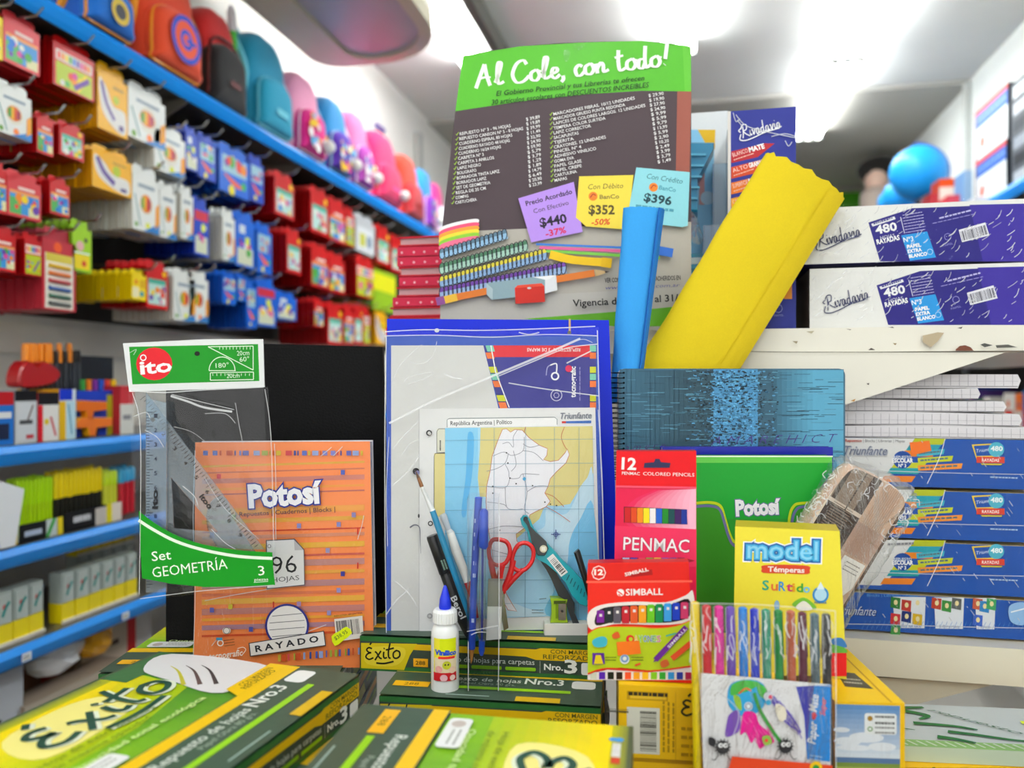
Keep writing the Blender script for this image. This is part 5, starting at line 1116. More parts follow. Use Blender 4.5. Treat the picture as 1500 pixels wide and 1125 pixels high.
ybox(.335, .60, .715, .115, .349, .3955, 'yellow box under the white pack with green brush lettering', lambda p, w_, h_: (p.lines(w_ * .4, h_ * .75, w_ * .7, h_ * .75, 1, .01, .003, '#5a7aa0'), p.rect(w_ * .18, h_ * .2, w_ * .19, h_, '#5a6a20')), '#e8b00c', '#f2bc10')
# white pack with green brush lettering
t = thing('paper_pack', 'silvery white paper pack with green brush lettering under the lower rack shelf', 'pack', Matrix.Translation(cam2w(.34, .728, H - .3485)) @ Matrix.Rotation(TH - math.radians(6), 4, 'Z'))
MB().box(0, 0, 0, .26, .10, .014, '#c8ccc8', '#b8c8b0', '#c2c8c8').obj('pack_body', M_WRAP, t)
p = Pr(lambda a, c_: (a, c_ * .66)); p.rect(0, 0, .26, .022, '#8cb86c')
for k in range(30): p.stroke([(.004 + k * .0085, .018), (.010 + k * .0085, .004)], .002, '#d4dccc', sm=False)
for st, w_ in [([(.02, .14), (.05, .132), (.075, .136)], .014), ([(.05, .12), (.07, .105), (.06, .09)], .010), ([(.05, .075), (.085, .07), (.105, .06)], .009), ([(.075, .05), (.10, .042), (.13, .03), (.16, .025)], .008), ([(.03, .055), (.045, .05)], .004), ([(.06, .03), (.075, .025), (.09, .015)], .010)]:
    p.stroke(st, w_, '#1f6a2c', wf=lambda t_, x, y: 1.2 - t_ * .8)
p.text('repuesto', .075, .125, .14, .05, .010, '#3f6a4c', 0, .4); p.poly([(.155, .088), (.185, .083), (.186, .093), (.156, .098)], '#dff01c'); p.text('1250', .16, .09, .182, .086, .005, '#5a6a20'); p.smooth([(.19, .12), (.21, .135), (.225, .11), (.21, .09)], '#5a9a54')
to_top(p.b, .014).obj('top_print', M_WRAP, t)

# ================================================================ the display items
def panel(name, label, cat, d, quad, thick, col, front, mat=M_GLOSS, prn=None, base=None, part='cover', round_=0, lean=0, pages=None, roll=0, yaw=0):
    """a flat upright thing whose front is seen at the given photo corners (tl, tr, br, bl), d metres away"""
    bl = quad[3]
    M = DM(bl[0], bl[1], d, lean=lean, yaw=yaw)
    if base is not None: M.translation.z = H - base
    pts = [ray(M, *q) for q in quad]
    if base is not None: pts[3] = (pts[3][0], 0); pts[2] = (pts[2][0], 0)
    t = thing(name, label, cat, M)
    o = pts[::-1]
    if round_:
        us = [q[0] for q in pts]; vs = [q[1] for q in pts]; o = rrect(min(us), min(vs), max(us), max(vs), round_, 4)
    if pages:
        MB().prism(o, 0, .0012, col, front).obj(part, mat, t); k = .006
        cxm = sum(q[0] for q in o) / len(o); czm = sum(q[1] for q in o) / len(o)
        o2 = [(cxm + (a - cxm) * .985, czm + (c - czm) * .99) for a, c in o]
        MB().prism(o2, .0013, thick - .0013, pages).obj('pages', M_PAPER, t); MB().prism(o, thick - .0012, thick, col).obj('back_cover', mat, t)
    else: MB().prism(o, 0, thick, col, front).obj(part, mat, t)
    if prn:
        p = pxp(M, 0, 1); prn(p); p.b.obj('front_print', mat, t)
    return t, M

# -- poster
def poster_print(p):
    p.poly([(678, 82), (760, 68), (860, 62), (940, 60), (1012, 68), (1013, 134), (940, 133), (860, 138), (760, 149), (667, 163)], '#56b52c')
    p.poly([(1000, 68), (1012, 68), (1013, 134), (1003, 134)], '#63bf38')
    p.poly([(667, 163), (760, 149), (860, 138), (940, 133), (1013, 134), (1013, 345), (648, 345)], '#4a3c42')
    p.poly([(648, 340), (1013, 325), (1013, 540), (645, 540)], '#b4aea4'); p.poly([(645, 440), (1013, 420), (1013, 540), (645, 540)], '#b9b5ae')
    p.poly([(992, 134), (1013, 134), (1010, 250), (1006, 330), (1000, 330), (990, 250)], '#9a5548')
    p.poly([(768, 467), (960, 452), (1010, 447), (1010, 540), (900, 540)], '#5ea51f'); p.text('LIBRERIA', 945, 496, 1006, 486, 10, '#1c3a10', .03)
    p.script(COLE, 697, 128, 980, 96, 32, 4.7, '#f4f8ee', COLEW, brush)
    p.text('El Gobierno Provincial y tus Librerías te ofrecen', 727, 141, 944, 118, 7.2, '#20401c', .008, .25)
    p.text('30 artículos escolares con DESCUENTOS INCREIBLES', 720, 154, 951, 128, 7.2, '#20401c', .008, .25)
    L = ['REPUESTO Nº 3 - 96 HOJAS', 'REPUESTO CANSON Nº 5 - 8 HOJAS', 'CUADERNO ESPIRAL 80 HOJAS', 'CUADERNO RAYADO 48 HOJAS', 'CUADERNO 16/24 HOJAS', 'CARPETA Nº 3', 'CARPETA 3 ANILLOS', 'LAPIZ NEGRO', 'BOLIGRAFO', 'BORRADOR TINTA LAPIZ', 'BORRADOR LAPIZ', 'SET DE GEOMETRIA', 'REGLA DE 20 CM', 'COMPAS', 'CARTUCHERA']
    Lp = ['39,89', '19,89', '39,99', '11,49', '32,90', '24,90', '59,90', '5,79', '3,79', '1,29', '1,89', '14,79', '6,49', '20,90', '23,99']
    R = ['MARCADORES FIBRAS. 10/12 UNIDADES', 'MARCADOR GRUESO PUNTA REDONDA', 'LAPICES DE COLORES LARGOS. 12 UNIDADES', 'TEMPERA COLOR SURTIDA', 'LAPIZ CORRECTOR', 'SACAPUNTAS', 'TIJERITA', 'CRAYONES. 12 UNIDADES', 'PINCEL Nº 4', 'ADHESIVO VINILICO', 'GOMA EVA', 'PAPEL GLASE', 'PAPEL CREPE', 'CARTULINA', 'MAPAS']
    Rp = ['29,90', '19,90', '27,90', '24,90', '9,99', '5,99', '9,79', '13,99', '5,99', '2,90', '10,20', '2,49', '3,99', '3,79', '1,49']
    for k in range(15):
        y = 199 + k * 7.25; x = 674 - k * .45; w_ = len(L[k]) * 3.1
        p.text(L[k], x, y, x + w_, y - w_ * .165, 4.5, '#f0eeee', .008); p.stroke([(x - 6, y - 2), (x - 5, y), (x - 2, y - 5)], .9, '#a8d23c', sm=False)
        yp = 177.5 + k * 7.0; p.text('$ ' + Lp[k], 771 + k * .3, yp, 791 + k * .2, yp - 4, 4.6, '#f0eeee', .008)
        y = 170 + k * 7.0 if k else 170; x = 811 + k * .1; w_ = min(len(R[k]) * 3.6, 134)
        p.text(R[k], x, y, x + w_, y - w_ * .2, 4.5, '#f0eeee', .008); p.stroke([(x - 6, y - 2), (x - 5, y), (x - 2, y - 5)], .9, '#a8d23c', sm=False)
        yp = 143 + k * 7.0; p.text('$ ' + Rp[k], 950 + k * .9, yp, 972 + k * .7, yp - 3.5, 4.6, '#f0eeee', .008)
    p.poly([(759, 292), (840, 268), (853, 341), (778, 356)], '#b78fe8'); p.text('Precio Acordado', 771, 303, 838, 285, 7, '#2c2438', .02); p.text('Con Efectivo', 782, 314, 833, 301, 6.5, '#3c3448'); p.text('$440', 792, 334, 830, 327, 13, '#241c30', .03); p.text('-37%', 800, 348, 829, 342, 9, '#d8204c', .02)
    p.poly([(848, 260), (927, 258), (921, 310), (912, 337), (858, 333), (843, 320)], '#f2d84c'); p.text('Con Débito', 861, 279, 912, 277, 7.5, '#6a5c30', 0, .2); p.circ(868, 289, 6.5, '#e8842c'); p.stroke([(864, 291), (868, 286), (872, 288)], 1.4, '#b83c2c'); p.text('BanCo', 878, 293, 906, 292, 6, '#8a7438', .02)
    p.text('$352', 862, 315, 899, 315, 13, '#5a4c28', .03); p.text('-50%', 866, 331, 893, 330, 8.5, '#e0402c', .02, .2)
    p.poly([(931, 247), (1009, 254), (1006, 332), (998, 334), (917, 325)], '#8fd4e0'); p.text('Con Crédito', 946, 263, 998, 271, 7.5, '#2c6a78', 0, .2); p.circ(956, 276, 6.5, '#e8842c'); p.stroke([(952, 278), (956, 273), (960, 275)], 1.4, '#b83c2c'); p.text('BanCo', 964, 279, 988, 283, 6, '#4f9ab0', .02); p.text('$396', 942, 296, 981, 302, 12, '#1f4450', .03); p.lines(930, 305, 985, 312, 1, 3, 4, '#4f9ab0')
    # printed picture: sticky notes, spiral notebooks, pencils, eraser, sharpener
    for k, c in enumerate(['#f4f0f0', '#f0547a', '#f2a03c', '#e8d83c', '#8cc83c', '#e87090']): p.smooth([(647, 334 + k * 5), (672, 326 + k * 5), (699, 322 + k * 5), (699, 329 + k * 5), (672, 334 + k * 5), (646, 342 + k * 5)], c)
    def nb(x0, y0, x1, y1, h_, cov, edge):
        p.poly([(x0, y0), (x1, y1), (x1 + 2, y1 + h_), (x0, y0 + h_)], edge); p.poly([(x0, y0 - 1), (x1, y1 - 1), (x1, y1 + h_ * .35), (x0, y0 + h_ * .35)], cov); n = int((x1 - x0) / 6.2)
        for i in range(n):
            x = x0 + (x1 - x0) * (i + .5) / n; y = y0 + (y1 - y0) * (i + .5) / n; p.ring(x, y + h_ * .45, 4, 1.2, '#20202a', 12, h_ * .62); p.k -= 1
        p.k += 1
    nb(645, 368, 742, 338, 13, '#5a7a90', '#8fb8d8'); nb(645, 389, 772, 354, 14, '#4a7a5c', '#9fc4b4'); nb(645, 408, 800, 366, 15, '#d8c83c', '#86a8d0'); nb(645, 424, 828, 386, 15, '#6a3c98', '#8faad0')
    for x0, y0, x1, y1, c, w_ in ((785, 359, 960, 366, '#3a7ad0', 3), (790, 364, 960, 371, '#e0609c', 4), (800, 369, 965, 379, '#7cc44c', 4), (950, 366, 984, 372, '#2f6ac8', 13)): p.stroke([(x0, y0), (x1, y1)], w_, c, sm=False)
    p.stroke([(805, 374), (840, 382), (893, 386)], 12, '#f0c41c'); p.stroke([(880, 385), (895, 387)], 14, '#e8b818', sm=False)
    p.stroke([(660, 438), (720, 426), (870, 401)], 10, '#d8762c', sm=False); p.poly([(870, 396), (872, 406), (892, 399)], '#c8a878'); p.poly([(885, 398), (886, 401), (892, 399)], '#3a3430'); p.stroke([(645, 442), (670, 436)], 11, '#e8b83c', sm=False); p.stroke([(640, 443), (652, 440)], 12, '#8a4a8a', sm=False)
    p.poly([(713, 416), (780, 407), (814, 404), (816, 426), (790, 433), (720, 440), (713, 432)], '#e4e6e8'); p.poly([(713, 416), (780, 407), (798, 410), (798, 432), (720, 440), (713, 432)], '#8aa4ac'); p.poly([(713, 416), (722, 424), (722, 441), (713, 432)], '#a8bcc0'); p.poly([(780, 407), (814, 404), (804, 410), (798, 411)], '#f2f2f2')
    p.poly([(754, 423), (797, 420), (798, 443), (755, 446)], '#c8281c'); p.poly([(754, 423), (797, 420), (793, 416), (758, 419)], '#e04a34'); p.circ(775, 423, 3, '#c8c8c8', 1.5)
    p.text('VER CONDICIONES Y LOCALES ADHERIDOS EN', 885, 415, 995, 411, 6.5, '#2c2c30', .02); p.text('www.librerias.com.ar', 886, 425, 994, 421, 5, '#5a5a9a', 0, .2); p.text('Vigencia del 12/02 al 31/03', 839, 450, 1006, 441, 10, '#18181c', .02)
MP = DM(829, 478, .955)
t = thing('poster', 'curved price poster with a green headline leaning behind the folders', 'poster', MP)
oL = [(648, 478), (645, 465), (648, 330), (667, 163), (678, 82)]; oT = [(720, 74), (760, 68), (820, 63), (880, 61), (940, 60), (980, 63)]; oR = [(1012, 68), (1013, 134), (1011, 300), (1008, 478)]
o = [ray(MP, *q) for q in (oL + oT + oR)]
b = MB().prism(o[::-1], 0, .0008, '#c8c8c8', '#4a3c42'); b.obj('sheet', M_PRINT, t)
p = pxp(MP, 0, 1); poster_print(p)
# keep every printed point on the sheet
u0p, v0p = ray(MP, 645, 478); u1p, _ = ray(MP, 1012.5, 478)
p.b.V = [(min(u1p, a), y, max(v0p, c)) for a, y, c in p.b.V]
p.b.obj('poster_print', M_GLOSS, t)
MT = MP
q = pxp(MT, -.002, 1); q.smooth([(826, 76), (832, 72), (836, 78), (832, 90), (827, 88)], '#ffffff'); q.stroke([(840, 66), (848, 70), (856, 64)], 4, '#ffffff'); q.b.obj('adhesive_tape', M_FILM2, t)

# -- black textured board
panel('portfolio_board', 'black textured board standing behind the orange pad', 'board', .88, [(243, 500), (560, 508), (569, 960), (243, 960)], .012, '#050506', '#070708', M_LEATHER, base=.289, part='board')
MBk = DM(240, 960, .892)
# -- orange pad
def orange_print(p):
    p.poly([(288, 650), (541, 648), (546, 955), (286, 973)], '#f0864a')
    rr = random.Random(11); stripes = [(678, 3, '#d8a03c'), (688, 2, '#c86a50'), (698, 7, '#c8786a'), (712, 3, '#e8953c'), (720, 2, '#b8605c'), (742, 9, '#e89a44'), (758, 6, '#dc9c38'), (775, 2, '#c8402c'), (782, 5, '#d08468'), (795, 8, '#e2a83c'), (812, 3, '#c8584c'), (820, 9, '#b8807c'), (836, 5, '#e09c40'), (850, 9, '#b07c80'), (866, 4, '#d8704c'), (874, 8, '#e4a840'), (888, 9, '#c07c74'), (902, 4, '#e8a03c'), (912, 7, '#a87c8c'), (926, 3, '#d0502c')]
    for y, h_, c in stripes: p.poly([(296, y + 4), (534, y - 3), (534, y + h_ - 3), (296, y + h_ + 4)], c)
    x = 298
    cs = ['#9aa03c', '#7a7ab8', '#4a5a9c', '#c84a50', '#8f9cc8', '#c8a83c', '#5a5aa0', '#3a4a90', '#5a6ab0', '#c8582c', '#8a9ac8', '#4a5ab0', '#c8502c']
    while x < 530:
        w_ = rr.choice([2, 3, 3, 7, 9]); p.rect(x, 660, x + w_, 667, rr.choice(cs)); x += w_ + rr.choice([2, 3, 5, 7])
    x = 408
    while x < 526:
        w_ = rr.choice([2, 3, 4, 6]); s_ = (x - 408) * .09; p.poly([(x, 966 - s_), (x + w_, 966 - s_), (x + w_, 973 - s_ - 14), (x, 973 - s_ - 14)] if False else [(x, 958 - s_), (x + w_, 958 - s_), (x + w_, 968 - s_), (x, 968 - s_)], rr.choice(cs)); x += w_ + rr.choice([2, 4, 6])
    for x, y, c in ((319, 694, '#d0404c'), (500, 688, '#4a5aa8'), (309, 780, '#5a5aa8'), (436, 766, '#8080b8'), (494, 764, '#8080b8'), (516, 750, '#8a80b0'), (478, 802, '#8f88b0'), (500, 836, '#3a3a90'), (494, 860, '#8f88c0'), (309, 889, '#5a5aa8'), (336, 884, '#c8b83c'), (436, 880, '#a080a8'), (366, 917, '#4a52a0'), (480, 893, '#8f88b8'), (341, 753, '#a8b03c')): p.rect(x, y, x + 6, y + 7, c)
    for x, y in ((401, 773), (401, 880), (524, 773), (524, 823)): p.rect(x, y, x + 2, y + 9, '#c83028')
    p.otext('Potosí', 368, 742, 470, 735, 32, '#eeecf2', '#2f3a90', .09, .045)
    p.text('| Repuestos | Cuadernos | Blocks |', 347, 756, 492, 748, 6.5, '#5a3a4c', .01)
    p.poly([(391, 790), (433, 788), (447, 804), (448, 856), (392, 862)], '#55505a'); p.poly([(392.5, 791.5), (432, 789.5), (446, 804.5), (447, 855), (393, 860.5)], '#dcdadc'); p.poly([(432, 789.5), (433, 805), (446, 804.5)], '#b8b4b8'); p.ring(396, 799, 2.4, .8, '#6a6670')
    p.text('96', 400, 840, 437, 837, 26, '#2a2a2e', -.005); p.text('HOJAS', 400, 852, 440, 848, 7, '#5a5a60')
    p.circ(422, 915, 32, '#2f3280', 32, n=40); p.circ(422, 915, 29, '#e8e4e2', 29, n=40)
    for k in range(4): y = 900 + k * 10; hw = math.sqrt(max(0, 29 ** 2 - (y - 915) ** 2)) - 3; p.stroke([(422 - hw, y + 1), (422 + hw, y - 3)], .9, '#6a6a6e', sm=False)
    p.poly([(366, 940), (476, 922), (479, 944), (368, 960)], '#3a3a40'); p.poly([(367.5, 941), (475, 923.5), (477.5, 943), (369.5, 958.5)], '#e4e0de')
    p.text('R A Y A D O', 377, 953, 468, 938, 9, '#303036', .03)
    p.circ(334, 922, 6, '#e4dcd4', 5); p.ring(334, 922, 4.5, 1, '#7a7064'); p.ring(325, 940, 4, 1.6, '#f4ece4'); p.rect(319, 932, 328, 936, '#3f8fb8'); p.lines(330, 937, 345, 935, 3, 4, 1.2, '#8a5030')
    p.text('tecnografic', 309, 964, 358, 958, 9, '#f8e8dc', .02, .2); p.stroke([(356, 958), (362, 950), (358, 946), (350, 948)], 1, '#f8e8dc')
    p.poly([(491, 905), (532, 900), (534, 932), (494, 938)], '#dcd4cc'); p.bars(496, 930, 530, 926, 22, 18, '#3a3a3a', 5); p.text('INDUSTRIA ARGENTINA', 491, 902, 532, 897, 2.6, '#3a2a24', .01)
    p.smooth([(487, 930), (499, 922), (509, 916), (517, 925), (503, 937), (492, 944)], '#e0ee1c', 2); p.text('$38,95', 493, 936, 511, 925, 5.5, '#5a7a2c', .01)
t, M = panel('writing_pad', 'orange striped pad with a round white window standing on the boxes', 'pad', .80, [(286, 648), (542, 646.5), (548, 957), (284, 975)], .018, '#d4d0d4', '#f0864a', M_GLOSS, orange_print, base=.289, pages='#dcd8dc')
cr = pxp(M, -.002, 1)
for s_ in ([(402, 650), (404, 700), (404, 780), (408, 860)], [(470, 668), (486, 655)], [(488, 668), (502, 654)], [(524, 790), (530, 770), (533, 755)], [(286, 660), (283, 760), (286, 860), (283, 970)], [(300, 880), (340, 872), (400, 862)], [(410, 948), (440, 930), (478, 915)], [(310, 946), (318, 936)]): cr.stroke(s_, 1.0, '#ffffff')
cr.b.obj('painted_crease_glint', M_CREASE_GLINT, t)  # pad wrapper's highlights laid on as white strokes
q = pxp(M, -.0012, 1); q.poly([(284, 646), (543, 645), (550, 955), (283, 974)], '#ffffff'); q.b.obj('cellophane_front', M_FILM, t)

# -- geometry set in its bag
MG = DM(290, 700, .745); t = thing('geometry_set', 'bagged geometry set with a green header hanging beside the orange pad', 'stationery set', MG)
U = lambda *a: [ray(MG, *q_) for q_ in a]
MB().prism(U((190, 574), (388, 567), (386, 497), (300, 497), (181, 503))[::1], -.0012, 0, '#d4d6d8', '#dcdee0').obj('header_card', M_GLOSS, t)
p = pxp(MG, -.0012, 1)
p.poly([(189, 508), (378, 504), (380, 558), (194, 563)], '#128a1c'); p.circ(226, 533, 26.5, '#d81c28', 24); p.otext('ito', 207, 548, 251, 544, 19, '#f0f0f2', '#f0f0f2', .03, .02); p.circ(243.5, 537.8, 2.6, '#d81c28'); p.ring(210, 524, 4, 1.6, '#f0f0f2')
p.circ(289, 518, 4, '#0c140c', 3.4)
g = '#d8ecd4'
p.stroke([(305, 508), (371, 507)], 1.2, g, sm=False); p.stroke([(371, 507), (371, 542)], 1.2, g, sm=False); p.stroke([(305, 508), (371, 542)], 1.2, g, sm=False)
for k in range(10): p.stroke([(322 + k * 5, 508), (322 + k * 5, 512)], .8, g, sm=False); p.stroke([(312 + k * 6, 547), (312 + k * 6, 550.5)], .8, g, sm=False)
p.stroke([(308 + 18 - 19 * math.cos(PI * k / 12), 543 - 20 * math.sin(PI * k / 12)) for k in range(13)], 1.2, g); p.stroke([(307, 543), (346, 543)], 1.2, g, sm=False)
p.stroke([(309, 546), (372, 545)], 1.2, g, sm=False); p.stroke([(309, 557), (372, 556)], 1.2, g, sm=False); p.stroke([(309, 546), (309, 557)], 1.2, g, sm=False); p.stroke([(372, 545), (372, 556)], 1.2, g, sm=False)
p.text('20cm', 348, 521, 366, 520, 7, g); p.text('60°', 352, 530, 366, 529, 7, g); p.text('180°', 317, 539, 336, 538, 7, g); p.text('20cm', 333, 554, 352, 553, 6.5, g)
p.b.obj('header_print', M_GLOSS, t)
# ruler, set square, protractor
def clear_part(name, pts, y0, th, mat=M_BLUECLEAR): return MB().prism(U(*pts), y0, y0 + th, '#bcd4e4').obj(name, mat, t)
rl = clear_part('ruler', [(213, 868), (243, 868), (243, 590), (213, 584)], .001, .0018)
p = pxp(MG, .0008, 1)
for k in range(62): y = 604 + k * 4.2; p.stroke([(214.5, y), (219 if k % 5 else 224, y)], .8, '#20283a', sm=False); p.k -= 1
for k in range(12): p.text(str(k + 1), 226, 612 + k * 21, 226 + (4 if k < 9 else 7), 612 + k * 21, 6, '#20283a', .01)
p.text('ito', 231, 745, 231, 718, 8, '#10141c', .04); p.b.obj('ruler_print', M_PRINT, t)
# open triangular set square
a, c, e = (211, 575), (211, 800), (385, 806); ai, ci, ei = (248, 700), (252, 775), (318, 781)
pts = U(a, c, e, ai, ci, ei); b = MB()
for y0 in (.0035, .0050): b.V.extend([(u_, y0, v_) for u_, v_ in pts])
for i0, i1 in ((0, 1), (1, 2), (2, 0)):
    b.Fs += [(i0, i1, i1 + 3, i0 + 3), (i0 + 6, i0 + 9, i1 + 9, i1 + 6), (i0, i0 + 6, i1 + 6, i1), (i0 + 3, i1 + 3, i1 + 9, i0 + 9)]; b.C += [(1, 1, 1)] * 4
b.obj('set_square', M_BLUECLEAR, t)
p = pxp(MG, .0033, 1)
for k in range(52):
    f = k / 52; x, y = 213 + 168 * f, 580 + 222 * f; L_ = 6 if k % 5 else 10; p.stroke([(x, y), (x - L_ * .79, y + L_ * .6)], .8, '#2a2420', sm=False); p.k -= 1
for k in range(9): f = (k + 1.2) / 10.5; x, y = 213 + 168 * f - 12, 580 + 222 * f + 9; p.text(str(k + 1), x, y, x + 3.2, y + 4, 5.5, '#2a2420', .01)
p.text('itoo', 292, 728, 306, 746, 8, '#241c18', .04); p.b.obj('set_square_print', M_PRINT, t)
pr_o = [(330 - 44 * math.cos(PI * k / 16) * .2 - 30 * math.sin(PI * k / 16), 772 - 44 * math.cos(PI * k / 16)) for k in range(17)]
pts = pr_o + [(372, 812), (366, 804), (336, 760), (330, 735)]
clear_part('protractor', pts[::-1], .0062, .0014)
p = pxp(MG, .006, 1)
for k in range(30): an = PI * k / 30; x, y = 330 - 27 * math.sin(an) - 8 * math.cos(an), 772 - 41 * math.cos(an); p.stroke([(x, y), (x + 4 * math.sin(an), y + 4 * math.cos(an))], .8, '#3a2418', sm=False)
for k in range(7): an = PI * (k + .5) / 7; x, y = 326 - 19 * math.sin(an), 772 - 33 * math.cos(an); p.text(str(20 * k + 10), x - 3, y + 2, x + 4, y + 2, 4.5, '#4a2a1c')
p.b.obj('protractor_print', M_PRINT, t)
# the printed green band of the bag
p = pxp(MG, -.0062, 1)
band = crom([(203, 748), (225, 765), (258, 784), (300, 798), (350, 806), (399, 809)], 6)
p.poly(band + [(400, 830), (403, 857), (360, 859), (300, 860), (250, 855), (208, 847)], '#0f8a1c')
p.stroke([(203, 762), (225, 776), (258, 793), (300, 806), (350, 815), (399, 818)], 4.4, '#e6f0e4')
p.text('Set', 223, 822, 251, 819, 14, '#eef4ec', .005); p.text('GEOMETRÍA', 224, 846, 334, 833, 15, '#eef4ec', -.004); p.text('3', 379, 843, 388, 842, 14, '#eef4ec'); p.text('piezas', 373, 851, 393, 850, 4, '#dceadc', .01); p.stroke([(372, 853), (393, 851.5)], .8, '#dceadc', sm=False)
p.b.obj('bag_print', M_PRINT, t)
# the bag itself, front sheet wavy
def sheet(M_, quad, y0, amp, mat, name, par, nu=26, nv=34, seed=2, bul=0):
    rr = random.Random(seed); b = MB(); tl, tr, br, bl = quad; ph = [rr.uniform(0, 6) for _ in range(8)]
    for j in range(nv + 1):
        for i in range(nu + 1):
            f, g_ = i / nu, j / nv; x = (tl[0] * (1 - f) + tr[0] * f) * (1 - g_) + (bl[0] * (1 - f) + br[0] * f) * g_; y = (tl[1] * (1 - f) + tr[1] * f) * (1 - g_) + (bl[1] * (1 - f) + br[1] * f) * g_
            u_, v_ = ray(M_, x, y); wv = math.sin(f * 9 + g_ * 5 + ph[0]) + math.sin(g_ * 14 - f * 6 + ph[1]) + .6 * math.sin(f * 23 + g_ * 17 + ph[2]) + .5 * math.sin(-f * 31 + g_ * 27 + ph[3])
            b.V.append((u_, y0 + amp * wv * .4 - bul * math.sin(PI * f) * math.sin(PI * g_), v_))
    b.Fs = [(j * (nu + 1) + i, j * (nu + 1) + i + 1, (j + 1) * (nu + 1) + i + 1, (j + 1) * (nu + 1) + i) for j in range(nv) for i in range(nu)]; b.C = [(1, 1, 1)] * len(b.Fs)
    return b.obj(name, mat, par, smooth=2)
sheet(MG, [(190, 573), (387, 567), (401, 857), (205, 878)], -.003, .0009, M_BAG, 'bag_front', t)
sheet(MG, [(190, 573), (387, 567), (401, 857), (205, 878)], .012, .0011, M_CLEAR, 'bag_back', t, seed=5)
cr = pxp(MG, -.0068, 1)
for s_, w_ in [([(250, 580), (275, 588), (300, 597), (340, 603)], 3), ([(252, 578), (300, 590), (343, 600)], 1), ([(204, 870), (206, 640), (194, 575)], 1), ([(205, 877), (250, 871), (300, 865), (401, 857)], 1), ([(388, 570), (397, 640), (401, 800)], 1), ([(300, 606), (330, 606), (345, 620)], .8), ([(192, 572), (240, 575), (300, 571), (386, 567)], 1.6),
              ([(196, 610), (214, 604), (220, 612)], 1), ([(212, 630), (230, 640), (240, 655)], .7), ([(268, 712), (285, 727), (290, 740)], 1), ([(300, 700), (330, 745), (380, 790)], .6), ([(310, 775), (330, 795), (345, 804)], .8), ([(345, 590), (350, 620), (356, 650)], .7), ([(190, 517), (200, 512), (196, 520)], .8), ([(255, 625), (280, 632), (300, 646)], .6)]: cr.stroke(s_, w_, '#ffffff')
cr.b.obj('painted_crease_glint', M_CREASE_GLINT, t)  # bag highlights drawn as white strokes along its folds

# -- blue ring folder
t, M = panel('ring_folder', 'royal blue folder standing behind the map bag', 'folder', .845, [(567, 467), (892, 469), (908, 940), (567, 940)], .03, '#0820b0', '#0a28cc', M_GLOSS, base=.2530)
q = pxp(M, -.0005, 1); q.rect(833, 467, 836, 486, '#c8a070'); q.circ(834, 487, 3, '#5a5a50', 2.4); q.circ(640, 484, 3.5, '#c8ccd0', 3); q.b.obj('elastic_print', M_PLAST, t)
# -- map pack in cellophane
def map_back(p):
    p.poly([(566, 492), (876, 492), (884, 932), (566, 934)], '#3f5cb8'); p.poly([(573, 506), (708, 506), (730, 597), (730, 925), (573, 929)], '#d2d2d2')
    p.poly([(708, 506), (873, 506), (873, 597), (732, 597)], '#3c3c8c'); p.poly([(716, 506), (866, 506), (866, 523), (720, 523)], '#d8303c')
    p.text('REPUESTOS N° 3 DE MAPAS', 850, 510, 772, 510, 5, '#f0d8d8', .02)
    x0, x1 = 708, 716
    for k in range(9):
        y = 506 + k * 10.4; s_ = max(0, (y - 520) * .27); c = ['#7cc8b0', '#e8763c', '#3c3c8c', '#c8cc30', '#7cc8b0', '#e8763c', '#3c3c8c', '#c8cc30', '#e8763c'][k]
        p.poly([(x0 + s_ + 3, y), (x1 + s_ + 6, y), (x1 + s_ + 9, y + 9), (x0 + s_ + 6, y + 9)], c); p.rect(864, y, 873, y + 9, c)
    p.stroke([(719, 506), (726, 545), (746, 597)], 1.6, '#f0f0f4', sm=False)
    p.text('tecnografic', 843, 582, 843, 537, 8, '#eeeef6', .03); p.circ(833, 540, 5, '#d8305c'); p.ring(815, 579, 8, 1.2, '#c8c8e0'); p.ring(815, 579, 4, 1, '#c8c8e0', 6); p.ring(813, 551, 5, 2.4, '#e8e8f4'); p.stroke([(800, 550), (802, 538), (810, 533)], 1.5, '#9c9cd0'); p.lines(850, 587, 850, 535, 1, 2, 1.4, '#8f8fc8'); p.stroke([(815, 546), (815, 533), (806, 535)], 2, '#e8e8f4')
